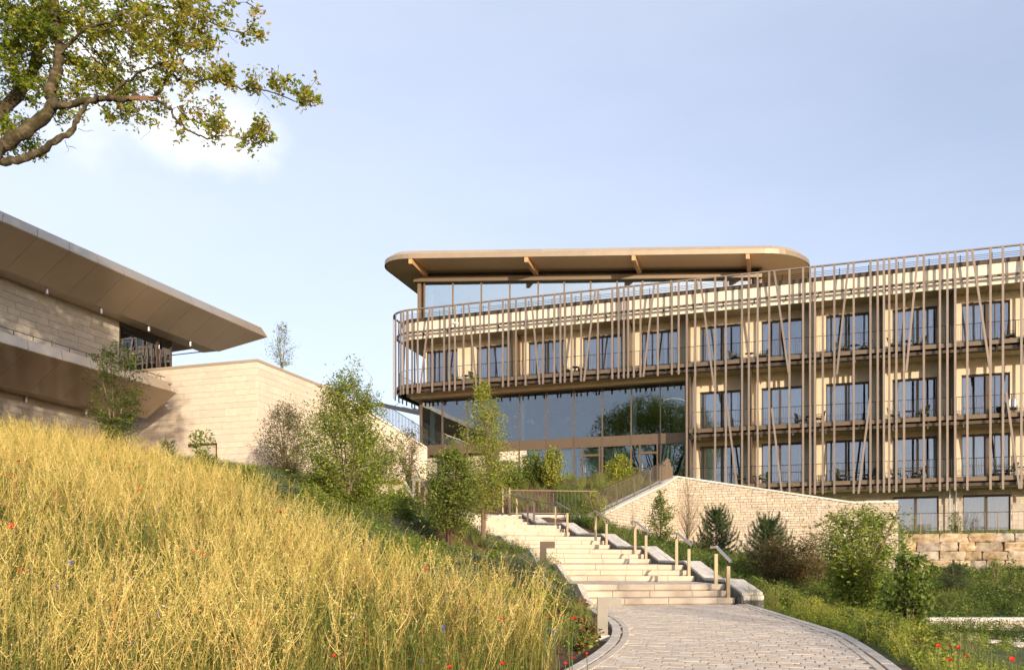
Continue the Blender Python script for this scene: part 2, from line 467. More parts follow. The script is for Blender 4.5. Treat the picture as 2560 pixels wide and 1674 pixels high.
# ---------------- hotel frame of reference ----------------
U = np.array([.949, -.3155]); NIN = np.array([.3155, .949])       # along the facade to the right / inwards
def P2(s, d): return np.array([0, 56.2]) + s * U + d * NIN
def P3(s, d, z): p = P2(s, d); return np.array([p[0], p[1], z])
def SX(px, d=0.):            # facade coordinate of a photo column at depth d behind the slats
    k = (px - 1280) / F; c = 56.2 + d * 1.0537
    Y = c / (1 + .3325 * k); q = np.array([k * Y, Y]) - np.array([0, 56.2])
    return float(q @ U)
def fbox(mb, s0, s1, d0, d1, z0, z1):
    a = P3(s0, d0, z0)
    mb.frame(a, (*(U * (s1 - s0)), 0), (*(NIN * (d1 - d0)), 0), (0, 0, z1 - z0))
RZ = math.atan2(U[1], U[0])
SK = -9.4; RAD = 2.0; SR = 36.0; DEEP = 15.0
def poly(off, sr=SR, deep=DEEP, n=9):
    r = max(RAD - off, .05); out = [P2(sr, off)]
    cs, cd = SK + RAD, RAD
    if RAD - off < .05: cs, cd = SK + off + .05, off + .05
    out.append(P2((sr + cs) / 2, off))
    for i in range(n + 1):
        a = math.pi / 2 * i / n
        out.append(P2(cs - r * math.sin(a), cd - r * math.cos(a)))
    out.append(P2(SK + off, deep))
    return [tuple(p) for p in out]
Z_TOP, Z_CAP, Z_BAND = 18.0, 17.58, 16.15
FL = {'top': 12.95, 'mid': 8.86, 'low': 5.38, 'ground': 2.1}
hotel = thing('hotel_building', P3(8, 2, 2.0), 'long curved cream hotel with bronze vertical slats, balconies and dark framed windows', 'building')
WALL = 2.2
S0r = SX(1716, 0)
# parapet band, cap, rails
mb = MB(); mb.wall(poly(.62), poly(.95), Z_BAND, Z_CAP - .24); mb.build('parapet', M_plaster2, hotel)
mb = MB(); mb.wall(poly(.56), poly(1.05), Z_CAP - .24, Z_CAP); mb.build('parapet_cap', M_frame, hotel)
mb = MB(); mb.wall(poly(-.03), poly(.12), Z_TOP, Z_TOP + .07); mb.build('top_rail', M_slat, hotel)
mb = MB(); mb.wall(poly(.17), poly(.27), 16.45, 16.58); mb.build('slat_rail', M_bronze, hotel)
mb = MB()
for z in (17.66, 17.76, 17.86):
    pl = poly(.5); mb.tube([(p[0], p[1], z) for p in pl], .012, 4)
for s in np.arange(-7, SR, 1.6): mb.bar(P3(s, .5, 17.55), P3(s, .5, 17.95), .03, .03)
mb.build('roof_railing', M_dark, hotel)
mb = MB()
for s in np.arange(-6.6, SR, 1.83): mb.bar(P3(s, .2, 16.5), P3(s, .64, 16.44), .06, .06); mb.bar(P3(s, .5, 16.45), P3(s, .5, 16.3), .05, .05)
mb.build('bracket', M_dark, hotel, kind='stuff')
# roof and body
pr = poly(.9)
mb = MB(); mb.slabpoly([pr[i] for i in range(len(pr))] + [tuple(P2(SR, DEEP))], Z_BAND + .05, Z_BAND + .35); mb.build('roof', M_plaster, hotel)
# top floor slab, carried by the glazed hall below
def slab(name, zf, left, ceil_to=WALL + .0):
    if left is None:
        A = lambda o: poly(o)
    else:
        A = lambda o: [tuple(P2(SR, o)), tuple(P2(left, o))]
    mb = MB(); mb.wall(A(.10), A(.34), zf - .26, zf - .03); mb.build(name + '_edge', M_bronze, hotel)
    mb = MB(); mb.wall(A(.30), A(.52), zf - .52, zf - .34); mb.build(name + '_beam', M_frame, hotel)
    mb = MB(); mb.wall(A(.14), A(WALL - .02), zf - .03, zf); mb.build(name + '_deck', M_dark, hotel)
    mb = MB(); mb.wall(A(.9), A(WALL + .0), zf - .50, zf - .30); mb.build(name + '_soffit', M_plaster, hotel)
    mb = MB()
    sl_ = -7 if left is None else left
    for s in np.arange(sl_ + .6, SR, 1.83):
        mb.bar(P3(s, .1, zf - .3), P3(s, .9, zf - .3), .07, .10); mb.bar(P3(s, .38, zf - .5), P3(s, .38, zf - .66), .05, .05)
    mb.build('bracket', M_dark, hotel, kind='stuff')
slab('balcony', FL['top'], None)
slab('balcony', FL['mid'], S0r + .15)
slab('balcony', FL['low'], S0r + .15)
# cream downstand over the hall glazing
sL = SX(1050, WALL)
mb = MB(); mb.wall([tuple(P2(S0r, 1.55)), tuple(P2(sL - .45, 1.55)), tuple(P2(sL - .45, 12))], [tuple(P2(S0r, WALL + .1)), tuple(P2(sL + .1, WALL + .1)), tuple(P2(sL + .1, 12))], 12.22, 12.46)
mb.build('downstand', M_plaster, hotel)

# slats
FS = {'n': 0}
mbt = None
def slat(px0, px1, z1=Z_TOP, z0=None, d=0.):
    zb = z0 if z0 is not None else (12.25 if px0 < 1710 else 4.6)
    s0, s1 = SX(px0, d), SX(px1, d)
    mb = MB(); mb.tint = random.random()
    a = P3(s0, d, z1); b = P3(s1, d, zb)
    mb.bar(b, a, .118, .06, up=(NIN[0], NIN[1], 0)); mb.build('slat', M_slat, hotel)
    mb = MB()
tops = [(150, 145), (200, 195), (232, 226), (265, 257), (305, 297), (389, 314), (411, 400), (495, 486), (533, 525), (573, 565), (636, 626), (667, 725), (755, 745), (818, 810),
        (917, 910), (957, 951), (1012, 1005), (1080, 1074), (1117, 1179), (1205, 1201), (1287, 1283), (1330, 1327), (1362, 1358), (1410, 1407), (1480, 1475), (1580, 1498), (1600, 1597),
        (1703, 1701), (1748, 1747), (1786, 1784), (1818, 1816), (1858, 1857), (1905, 1905), (2004, 1926), (2030, 2030), (2131, 2131), (2180, 2180)]
for a, b in tops[1:]:
    m_ = (a + b) / 2 if abs(a - b) < 16 else None
    slat(940 + (m_ or a) / 2.881, 940 + (m_ or b) / 2.881)
def zat(px, y): 
    Y = 56.2 / (1 + .3325 * (px - 1280) / F); return (HZ - y) / F * Y
longs = [47, 105, 243, 317, 429, 476, 537, 617, 757, 851, 900, 933, 987, 1067, 1201, 1317, 1367, 1410, 1447, 1496, 1549, 1686, 1797, 1849, 1903, 1987, 2147, 2233, 2361]
for x in longs: slat(1700 + x / 2.767, 1700 + x / 2.767)
for x in (2590, 2612, 2640, 2668, 2700, 2745): slat(x, x)
c4 = lambda x, y: (1700 + x / 2.767, 580 + y / 2.767)
for (xa, ya, xb, yb) in [(140, 330, 235, 1075), (652, 275, 752, 975), (1165, 215, 1085, 985), (1645, 170, 1565, 965), (2020, 125, 2143, 945), (2450, 90, 2380, 900)]:
    a = c4(xa, ya); b = c4(xb, yb); slat(a[0], b[0], Z_TOP, zat(*b), -.02)
for (xa, ya, xb, yb) in [(1817.4, 1012, 1843, 1220), (1929.5, 1020, 1954.5, 1233), (2175, 995, 2146, 1233), (2515.5, 982, 2548.5, 1221)]:
    slat(xa, xb, zat(xa, ya), zat(xb, yb), -.02)
# slats round the left corner and along the hidden side
def slat_at(p, z0, z1, yaw, lean=0.):
    mb = MB(); mb.tint = random.random()
    up = (math.cos(yaw), math.sin(yaw), 0)
    mb.bar((p[0], p[1], z0), (p[0] + lean * up[1], p[1] - lean * up[0], z1), .118, .06, up=up); mb.build('slat', M_slat, hotel)
for a in (6, 22, 40, 62, 84):
    q = math.radians(a); p = P2(SK + RAD - RAD * math.sin(q), RAD - RAD * math.cos(q))
    nrm = -NIN * math.cos(q) - U * math.sin(q); slat_at(p, 12.25, Z_TOP, math.atan2(nrm[1], nrm[0]))
for d, ln in [(2.4, 0), (3.0, .5), (3.7, 0), (4.6, 0), (5.1, 0), (5.9, -.6), (6.8, 0), (7.6, 0), (8.1, 0), (9.3, .5), (10.1, 0), (11.2, 0), (12.3, 0)]:
    slat_at(P2(SK, d), 12.25, Z_TOP, math.atan2(-U[1], -U[0]), ln)

# windows -------------------------------------------------------------
curt_n = [0]
def curtain(s0, s1, d, z0, z1, m, parent, amp=.035, name='curtain'):
    n = max(6, int((s1 - s0) / .045)); v = []; f = []
    for i in range(n + 1):
        s = s0 + (s1 - s0) * i / n; dd = d + amp * math.sin(i * 1.9 + curt_n[0]) + amp * .5 * math.sin(i * .7 + s)
        v += [P3(s, dd, z0), P3(s, dd * 1 + .0, z1)]
    for i in range(n): f.append((2 * i, 2 * i + 2, 2 * i + 3, 2 * i + 1))
    curt_n[0] += 1
    mb = MB(); mb.add(v, f)
    org = ORG[parent.name]; me = mb.mesh(name, org, True, fixn=False)
    return link_mesh(name, me, m, parent)
def window(pa, pb, z0, z1, cuts, curt, dr=WALL + .16, wide=.13, curtm=None):
    sa, sb = SX(pa, WALL), SX(pb, WALL)
    fw = .065; mb = MB(); mb.tint = random.random()
    fbox(mb, sa, sb, dr - .03, dr + .06, z1 - fw, z1)
    fbox(mb, sa, sb, dr - .03, dr + .06, z0, z0 + fw)
    fbox(mb, sa, sa + fw, dr - .03, dr + .06, z0 + fw, z1 - fw); fbox(mb, sb - fw, sb, dr - .03, dr + .06, z0 + fw, z1 - fw)
    xs = [sa + fw]
    for c, w in cuts:
        s = sa + (sb - sa) * c; fbox(mb, s - w / 2, s + w / 2, dr - .045, dr + .05, z0 + fw, z1 - fw); xs += [s - w / 2, s + w / 2]
    xs.append(sb - fw)
    fr = mb.build('window', M_frame, hotel)
    for i in range(0, len(xs), 2):
        m2 = MB(); fbox(m2, xs[i], xs[i + 1], dr + .0, dr + .02, z0 + fw, z1 - fw); m2.build('pane', G_room, fr)
    for a, b in curt:
        curtain(sa + (sb - sa) * a, sa + (sb - sa) * b, dr + .14, z0 + .05, z1 - .03, curtm or M_curtain, fr)
    m3 = MB(); fbox(m3, sa, sb, WALL - .03, WALL - .005, z1, z1 + .05); m3.build('lintel_drip', M_dark, hotel)
    return sa, sb
WCOL = [(1750, 1852), (1904, 2009), (2065, 2173), (2231, 2343), (2404, 2525), (2590, 2700)]
LCOL = [(1064, 1144), (1190.6, 1268), (1321, 1415.5), (1457, 1553.7), (1603.7, 1695)]
cutsA = [[(.12, .05), (.56, .12)], [(.44, .14)], [(.47, .14), (.66, .04)], [(.57, .14)], [(.54, .16), (.7, .04)], [(.5, .12)]]
cur = [[(.0, .42)], [(.0, .2)], [(.05, .3), (.85, 1)], [(.0, .5), (.7, .9)], [(.0, .5), (.5, .95)], [(0, .6)]]
solids = {}
for lv, zt in (('top', 2.68), ('mid', 2.6), ('low', 2.6)):
    spans = []
    for i, (a, b) in enumerate(WCOL):
        cc = list(cur[(i + {'top': 0, 'mid': 3, 'low': 5}[lv]) % 6])
        if lv == 'top' and i == 4: window(a, b, FL[lv] + .02, FL[lv] + zt, cutsA[4], [(.0, .45)])
        else: window(a, b, FL[lv] + .02, FL[lv] + zt, cutsA[(i + {'top': 0, 'mid': 0, 'low': 2}[lv]) % 6 if lv != 'low' else i], cc)
        spans.append((SX(a, WALL), SX(b, WALL)))
    if lv == 'top':
        l2 = []
        for i, (a, b) in enumerate(LCOL):
            window(a, b, FL[lv] + .02, FL[lv] + zt, [[(.4, .05), (.62, .16)], [(.35, .04), (.6, .05)], [(.5, .15), (.7, .04)], [(.42, .05), (.5, .1)], [(.45, .1), (.8, .04)]][i], [[(.05, .55)], [(0, .3), (.62, .95)], [(0, .45)], [(0, .6), (.7, 1)], [(.1, .5), (.6, 1)]][i])
            l2.append((SX(a, WALL), SX(b, WALL)))
        spans = l2 + spans
    solids[lv] = spans
gs = []
for i, (a, b) in enumerate([(2233, 2346), (2407, 2526), (2600, 2710)]):
    window(a, b, FL['ground'] + .02, 4.45, [(.5, .15)], [(.0, 1.0)] if i == 0 else [(0, .45), (.52, .98)], dr=WALL + .12)
    gs.append((SX(a, WALL), SX(b, WALL)))
solids['ground'] = gs
def wallrow(s_left, s_right, spans, z0, zw, z1, m, name='wall'):
    mb = MB(); x = s_left
    for a, b in spans:
        fbox(mb, x, a, WALL, WALL + .32, z0, z1); fbox(mb, a, b, WALL, WALL + .32, zw, z1); x = b
    fbox(mb, x, s_right, WALL, WALL + .32, z0, z1)
    return mb.build(name, m, hotel)
sLt = SK + WALL + .05
wallrow(sLt, SR, solids['top'], FL['top'], FL['top'] + 2.68, Z_BAND + .05, M_plaster)
wallrow(S0r + .05, SR, solids['mid'], FL['mid'], FL['mid'] + 2.6, FL['top'] - .0, M_plaster)
wallrow(S0r + .05, SR, solids['low'], FL['low'], FL['low'] + 2.6, FL['mid'] - .0, M_plaster)
wallrow(S0r + .05, SR, solids['ground'], 1.4, 4.45, FL['low'] - .0, M_joint, 'ground_wall')
# stone tiles on the ground storey
pc = Pieces(hotel, 'stone_tile', M_stonegrey, 'tile')
z = 1.5; row = 0
while z < 5.3:
    h = .30; s = S0r + .1 - (row % 2) * .4
    while s < SR:
        w = random.choice([.9, 1.2, .7]); a, b = max(s, S0r + .1), s + w - .012
        segs = [(a, b)]
        if z < 4.45:
            for (wa, wb) in gs:
                ns = []
                for q in segs:
                    if q[1] <= wa or q[0] >= wb: ns.append(q)
                    else:
                        if q[0] < wa: ns.append((q[0], wa))
                        if q[1] > wb: ns.append((wb, q[1]))
                segs = ns
        for q in segs:
            if q[1] - q[0] > .08: pc.add(P3((q[0] + q[1]) / 2, WALL - .012, z + h / 2), (q[1] - q[0], .03, h - .012), RZ)
        s += w
    z += h; row += 1
pc.finish(120)
# end walls, back, interior
mb = MB(); fbox(mb, sLt, sLt + .3, WALL + .32, DEEP, FL['top'], Z_BAND + .05); mb.build('end_wall', M_plaster, hotel)
mb = MB()
fbox(mb, sLt + .3, SR, 6.6, 6.8, FL['top'], Z_BAND); fbox(mb, S0r + .2, SR, 6.6, 6.8, 1.5, FL['top'])
for s in [SX(x, WALL) for x in (1296, 1436, 1580)]: fbox(mb, s, s + .15, WALL + .33, 6.6, FL['top'], Z_BAND)
for s in [SX(x, WALL) for x in (1722, 1878, 2037, 2205, 2378, 2560)]: fbox(mb, s, s + .15, WALL + .33, 6.6, 1.5, Z_BAND)
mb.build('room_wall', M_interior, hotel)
mb = MB()
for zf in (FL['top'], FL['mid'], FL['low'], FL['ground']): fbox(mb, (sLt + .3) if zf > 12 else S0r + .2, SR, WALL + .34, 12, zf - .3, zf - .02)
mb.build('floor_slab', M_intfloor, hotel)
# slats' party walls (dividers between balconies)
def divider(px, lv, z1):
    s = SX(px, .55); mb = MB(); fbox(mb, s - .05, s + .05, .5, WALL - .01, FL[lv] + .01, z1); mb.build('balcony_divider', M_bronze, hotel)
for px in (1281, 1568, 1717, 2032, 2209, 2387): divider(px, 'top', Z_BAND - .02)
for px in (1722, 1876, 2032, 2209, 2387): divider(px, 'mid', FL['top'] - .52)
for px in (1724, 1878, 2034, 2210, 2388): divider(px, 'low', FL['mid'] - .52)
# drainpipes
for px, z0, z1 in ((1733, FL['mid'], 12.4), (1733, FL['low'], 8.3), (2031, FL['mid'], 12.4), (2029, FL['low'], 8.3), (2374, 1.9, 4.85), (2390, 1.9, 4.85)):
    s = SX(px, 1.6); mb = MB(); mb.tube([P3(s, 1.6, z0), P3(s, 1.6, z1)], .045, 8); mb.build('drainpipe', M_pipe, hotel)
# security camera on a slat
sc_s = SX(1137, -.1); mb = MB(); mb.tube([P3(sc_s, -.1, 16.62), P3(sc_s, -.25, 16.7)], .02, 6); mb.tube([P3(sc_s - .1, -.25, 16.74), P3(sc_s + .35, -.45, 16.62)], .085, 10); mb.build('security_camera', M_white, hotel)
# balcony railings
def railing(lv, sl=None, full=False, d=.42, h=1.06, z=None):
    zf = FL[lv] if z is None else z
    mb = MB(); pl = poly(d) if full else [tuple(P2(SR, d)), tuple(P2(sl, d))]
    mb.tube([(p[0], p[1], zf + h) for p in pl], .018, 4); mb.tube([(p[0], p[1], zf + .10) for p in pl], .012, 4)
    s0 = SK + RAD if full else sl
    i = 0
    bal = MB()
    for s in np.arange(s0, SR, .125):
        if i % 14 == 0: mb.bar(P3(s, d, zf - .02), P3(s, d, zf + h), .035, .02)
        else:
            j = random.uniform(-.05, .05) if random.random() < .5 else 0
            bal.bar(P3(s, d, zf + .1), P3(s + j, d, zf + h), .011, .011)
        i += 1
    rl = mb.build('railing', M_dark, hotel)
    if full:
        for a in np.arange(4, 90, 4):
            q = math.radians(a); r = RAD - d; p = P2(SK + RAD - r * math.sin(q), RAD - r * math.cos(q))
            bal.bar((p[0], p[1], zf + .1), (p[0], p[1], zf + h), .011, .011)
        for dd in np.arange(RAD, 10, .125):
            bal.bar(P3(SK + d, dd, zf + .1), P3(SK + d, dd, zf + h), .011, .011)
    bal.build('baluster', M_dark, rl, kind='stuff')
railing('top', full=True)
railing('mid', S0r + .3)
railing('low', S0r + .3)

# glazed hall under the left wing ---------------------------------------
ZG1, ZB1, ZB0, ZG0 = 12.2, 9.0, 8.32, 5.75
MUL = [1052, 1105.6, 1168.6, 1232, 1299, 1366, 1434.7, 1505.6, 1577.7, 1650.6, 1713.4]
MS = [SX(x, WALL) for x in MUL]
sL, sR2 = MS[0], MS[-1]
mb = MB(); fbox(mb, sL - .02, sR2, WALL - .06, WALL + .2, ZB0, ZB1); mb.build('spandrel_beam', M_bronze, hotel)
for i in range(1, len(MS)):
    mb = MB(); fbox(mb, MS[i] - .012, MS[i] + .012, WALL - .075, WALL - .061, ZB0, ZB1); mb.build('panel_joint', M_frame, hotel)
for i, s in enumerate(MS):
    w = .14 if i == 0 else .055
    mb = MB(); mb.tint = random.random(); fbox(mb, s - w / 2, s + w / 2, WALL - .08, WALL + .12, ZB1, ZG1); fbox(mb, s - w / 2 - .02, s + w / 2 + .02, WALL - .08, WALL + .12, ZG0 - .6, ZB0); mb.build('mullion', M_bronze, hotel)
mb = MB(); fbox(mb, sL - .05, sR2 + .0, WALL - .05, WALL + .1, ZG1 - .0, 12.24); mb.build('head_rail', M_frame, hotel)
for i in range(len(MS) - 1):
    mb = MB(); fbox(mb, MS[i] + .03, MS[i + 1] - .03, WALL + .02, WALL + .04, ZB1, ZG1); mb.build('pane', G_hall, hotel)
    if i >= 3:
        mb = MB(); fbox(mb, MS[i] + .05, MS[i + 1] - .05, WALL + .02, WALL + .04, ZG0 - .3, ZB0); mb.build('pane', G_hall, hotel)
# stone infill of the lower storey at the left
for i in (0, 1, 2):
    mb = MB(); fbox(mb, MS[i] + .06, MS[i + 1] - .06, WALL + .5, WALL + .8, ZG0 - .8, ZB0); mb.build('stone_infill', M_stonegrey, hotel)
mb = MB(); fbox(mb, MS[3] + .5, MS[4] + .5, WALL - .04, WALL + .3, ZG0 - .5, ZB0); mb.build('stone_infill', M_stone, hotel)
# doors in the lower glazing
for i in (6, 8):
    a, b = MS[i] + .28 * (MS[i + 1] - MS[i]), MS[i] + .93 * (MS[i + 1] - MS[i])
    mb = MB(); w = .09
    fbox(mb, a, a + w, WALL - .07, WALL + .08, ZG0, ZB0); fbox(mb, b - w, b, WALL - .07, WALL + .08, ZG0, ZB0)
    fbox(mb, a + w, b - w, WALL - .07, WALL + .08, 7.72, 7.86); fbox(mb, a + w, b - w, WALL - .07, WALL + .08, ZG0, ZG0 + .1)
    dr_ = mb.build('door', M_bronze, hotel)
    mb = MB(); mb.tube([P3(a + .16, WALL - .14, 6.6), P3(a + .16, WALL - .14, 7.1)], .02, 6); mb.build('handle', M_steel, dr_)
# side glazing of the corner
mb = MB(); a = P3(sL, WALL, ZB1)
for k in range(5):
    d0 = WALL + .1 + k * 1.9
    m2 = MB(); fbox(m2, sL, sL + .02, d0 + .05, d0 + 1.85, ZB1, ZG1); m2.build('pane', G_corner, hotel)
    fbox(mb, sL - .03, sL + .03, d0 + 1.87, d0 + 1.93, ZB0, ZG1)
fbox(mb, sL - .04, sL + .1, WALL + .2, 11.7, ZB0, ZB1)
mb.build('side_frame', M_bronze, hotel)
# interior of the hall
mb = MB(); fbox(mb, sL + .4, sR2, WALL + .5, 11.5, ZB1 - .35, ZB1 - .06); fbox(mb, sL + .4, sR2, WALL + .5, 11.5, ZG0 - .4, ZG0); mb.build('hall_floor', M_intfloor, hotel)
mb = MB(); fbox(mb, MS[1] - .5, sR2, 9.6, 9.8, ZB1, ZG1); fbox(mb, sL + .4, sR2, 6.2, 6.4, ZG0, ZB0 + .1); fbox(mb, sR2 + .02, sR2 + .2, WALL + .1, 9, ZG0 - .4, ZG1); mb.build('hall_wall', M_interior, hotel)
mb = MB(); fbox(mb, sL + .55, sL + .65, 3.1, 11.4, ZB1, ZG1); mb.build('backdrop', mat('pale teal partition', (.34, .42, .40), (.40, .47, .45), rough=.8), hotel)  # added screen; its teal stands in for sky seen through the corner panes
mb = MB(); fbox(mb, sL + .2, sR2, WALL + .3, 11.5, ZG1 + .02, 12.3); mb.build('hall_ceiling', M_plaster, hotel)
for px in (1082, 1306, 1585):
    s = SX(px, 2.75); mb = MB(); mb.tube([P3(s, 2.75, ZB1 - .05), P3(s, 2.75, ZG1)], .19, 16); mb.build('column', M_white, hotel, smooth=True)
for i in (3, 4, 5, 6, 7, 9):
    curtain(MS[i] + .1, MS[i] + (MS[i + 1] - MS[i]) * (.9 if i != 9 else .5), WALL + .45, ZG0, ZB0 - .05, M_curtg if i > 5 or i == 4 else M_curtain, hotel, .05)
mb = MB(); mb.tube([P3(SX(1125, 4), 4, ZB1), P3(SX(1125, 4), 4, ZB1 + .5)], [.8, .75], 14); fbox(mb, SX(1110, 7), SX(1190, 7), 7, 7.3, ZB1, ZB1 + 1.1); mb.build('counter', M_dark, hotel)
LAMPS = [(1320, 1052, 3.4), (1330.5, 1049, 3.9), (1333, 1057, 3.4), (1423, 1046, 3.3)]
for i, (px, py, d) in enumerate(LAMPS):
    s = SX(px, d); Y = P2(s, d)[1]; z = (HZ - py) / F * Y
    t = thing('pendant_lamp', P3(s, d, z - .1), ['white cone pendant lamp hanging in the glazed hall, biggest and leftmost of three', 'small white cone lamp in the hall, upper middle of the cluster of three', 'lowest white cone lamp in the cluster of three behind the hall glass', 'lone white cone pendant lamp hanging in the hall beside the reflected tree'][i], 'lamp', 'cone pendant lamps in the glazed hall')
    r = .28 if i in (0, 3) else .2
    mb = MB(); mb.tube([P3(s, d, z - .14), P3(s, d, z + .14)], [r, .03], 14); mb.build('lamp_shade', M_white, t, smooth=True)
    mb = MB(); mb.tube([P3(s, d, z + .13), P3(s, d, ZG1)], .006, 4); mb.build('cord', M_dark, t)
# ring lamp
M_glow = bpy.data.materials.new('lit lamp tube'); M_glow.use_nodes = True
pg = M_glow.node_tree.nodes['Principled BSDF']; pg.inputs['Emission Color'].default_value = (1, .72, .45, 1); pg.inputs['Emission Strength'].default_value = .9
s = SX(1687, 3.8); t = thing('ring_lamp', P3(s, 3.8, 11.2), 'glowing thin ring lamp hanging near the right end of the hall', 'lamp')
mb = MB(); mb.tube([P3(s + .75 * math.cos(a), 3.8 + .75 * math.sin(a), 11.3 + .12 * math.cos(a + 2)) for a in np.linspace(3.3, 6.1, 21)], .014, 6, cap=False); mb.build('ring', M_glow, t)
mb = MB(); 
for a in (0.3, 2.4, 4.5): mb.tube([P3(s + .85 * math.cos(a), 3.8 + .85 * math.sin(a), 11.3), P3(s, 3.8, ZG1)], .005, 3)
mb.build('cord', M_dark, t)

# roof pavilion -----------------------------------------------------------
pav = thing('rooftop_pavilion', (4, 63, 17.3), 'glazed rooftop pavilion under a broad bronze roof with rounded ends', 'building')
PX0 = np.array([0, 59.6]); PU = np.array([.9992, -.04]); PV = np.array([.30, .954])
def Q2(s, d): return PX0 + s * PU + d * PV
def Q3(s, d, z): p = Q2(s, d); return np.array([p[0], p[1], z])
def SP(px, d):
    k = (px - 1280) / F
    # solve PX0 + s PU + d PV on the ray X = k Y
    b = PX0 + d * PV
    return float((k * b[1] - b[0]) / (PU[0] - k * PU[1]))
sl0, sr0 = -9.9, 20.7
def rpoly(inset, n=10):
    out = []; r = 2.6 - inset; 
    rr = 3.2 - inset
    c = (sl0 + 2.6, 2.6)
    out.append(Q2(sl0 + inset, 12))
    for i in range(n + 1):
        a = math.pi / 2 * i / n; out.append(Q2(c[0] - r * math.cos(a), c[1] - r * math.sin(a)))
    c = (sr0 - 3.2, 3.2)
    for i in range(n + 1):
        a = math.pi / 2 * i / n; out.append(Q2(c[0] + rr * math.sin(a), c[1] - rr * math.cos(a)))
    out.append(Q2(sr0 - inset, 12))
    return [tuple(p) for p in out]
RB, RM, RT = 22.05, 22.38, 22.74
mb = MB(); mb.slabpoly(rpoly(.10), RB + .02, RB + .16); mb.build('soffit', M_soffit, pav)
mb = MB(); A = rpoly(0); B = rpoly(.09)
def skewwall(mb, A, B, z0, z1):
    v = []; f = []; n = len(A)
    for i in range(n): v += [(*A[i], z0), (*B[i], z1)]
    for i in range(n - 1): f.append((2 * i, 2 * i + 2, 2 * i + 3, 2 * i + 1))
    mb.add(v, f)
def fasciaseg(A, B, z0, z1, zin, nm):
    n = len(A); i = 0
    # long straight runs are cut into sheets, the rounded ends bend in short ones
    pts = []
    for i in range(n - 1):
        a, b = np.array(A[i]), np.array(A[i + 1]); c, d = np.array(B[i]), np.array(B[i + 1]); Ls = np.linalg.norm(b - a); m = max(1, int(Ls / 3.0))
        for k in range(m):
            t0, t1 = k / m, (k + 1) / m; g = .006 / max(Ls / m, .01)
            t1 -= g * (t1 - t0)
            mb = MB(); mb.tint = random.random()
            p = [a + (b - a) * t0, a + (b - a) * t1, c + (d - c) * t1, c + (d - c) * t0]
            n2 = np.array([-(b - a)[1], (b - a)[0]]); n2 /= np.linalg.norm(n2)
            v = [(*p[0], z0), (*p[1], z0), (*p[2], z1), (*p[3], z1)]
            v += [(x[0] + n2[0] * .03, x[1] + n2[1] * .03, x[2]) for x in [(*p[0], z0), (*p[1], z0), (*p[2], z1), (*p[3], z1)]]
            mb.add(v, [(0, 1, 2, 3), (7, 6, 5, 4), (0, 4, 5, 1), (1, 5, 6, 2), (2, 6, 7, 3), (3, 7, 4, 0)])
            mb.build(nm, M_fascia if nm == 'edge_panel' else M_fascial, pav)
fasciaseg(rpoly(0), rpoly(.02), RB, RM, .1, 'fascia_panel')
fasciaseg(rpoly(.05), rpoly(.45), RM + .015, RT, .1, 'edge_panel')
mb = MB(); mb.slabpoly(rpoly(.42), RB + .3, RT - .04); mb.build('roof', M_fascia, pav)
DG = 2.9
gl, gr = SP(1050, DG), SP(1895, DG)
mb = MB()
def qbox(mb, s0, s1, d0, d1, z0, z1):
    mb.frame(Q3(s0, d0, z0), (*(PU * (s1 - s0)), 0), (*(PV * (d1 - d0)), 0), (0, 0, z1 - z0))
qbox(mb, gl - .35, gr + .3, DG - .35, DG + .2, 21.25, 21.6); mb.build('header_beam', M_bronze, pav)
mb = MB(); qbox(mb, gl - .1, gr + .1, DG + .3, DG + .5, 21.6, RB + .02); mb.build('clerestory_band', M_dark, pav)
for px in (1061.5, 1132.6, 1203.8, 1275, 1346, 1411, 1477, 1543, 1607, 1677.6, 1744, 1811, 1878):
    s = SP(px, DG); mb = MB(); qbox(mb, s - .05, s + .05, DG - .08, DG + .1, 17.2, 21.25); mb.build('mullion', M_bronze, pav)
ms = [SP(px, DG) for px in (1061.5, 1132.6, 1203.8, 1275, 1346, 1411, 1477, 1543, 1607, 1677.6, 1744, 1811, 1878)]
for a, b in zip(ms[:-1], ms[1:]):
    mb = MB(); qbox(mb, a + .05, b - .05, DG, DG + .02, 17.2, 21.25); mb.build('pane', G_roof, pav)
mb = MB(); qbox(mb, gl - .15, gl + .1, DG - .1, DG + .4, 17.2, 21.3); mb.build('corner_post', M_bronze, pav)
for px, pt in ((1066, 1), (1343, 1), (1873, 1), (1600, 1)):
    s = SP(px - (10 if px < 1100 else 0), 1.6)
    mb = MB(); w = .13
    s = SP(px, DG) ; mb.frame(Q3(s - w, DG - .1, 21.60), (*(PU * 2 * w), 0), (*(-PV * 2.75), .1), (0, 0, .42)); mb.build('roof_beam', M_beam, pav)
for px in (1077, 1351, 1611):
    s = SP(px, DG + .5); mb = MB(); mb.tube([Q3(s, DG + .5, 17.2), Q3(s, DG + .5, 21.6)], .19, 14); mb.build('column', M_white, pav, smooth=True)
mb = MB(); qbox(mb, gl + 3, gr, 9.2, 9.4, 17.2, RB); mb.build('back_wall', M_interior, pav)
mb = MB(); qbox(mb, gl, gl + .02, DG + .4, 9, 17.2, 21.6); mb.build('side_pane', G_corner, pav)
mb = MB(); qbox(mb, gr + .1, gr + .3, DG, 9.4, 17.0, RB); mb.build('end_wall', M_bronze, pav)
s = SP(1640, 4); mb = MB(); mb.tube([Q3(s, 5, RT - .1), Q3(s + .12, 5, RT + .95)], .012, 4); mb.build('lightning_rod', M_dark, pav)

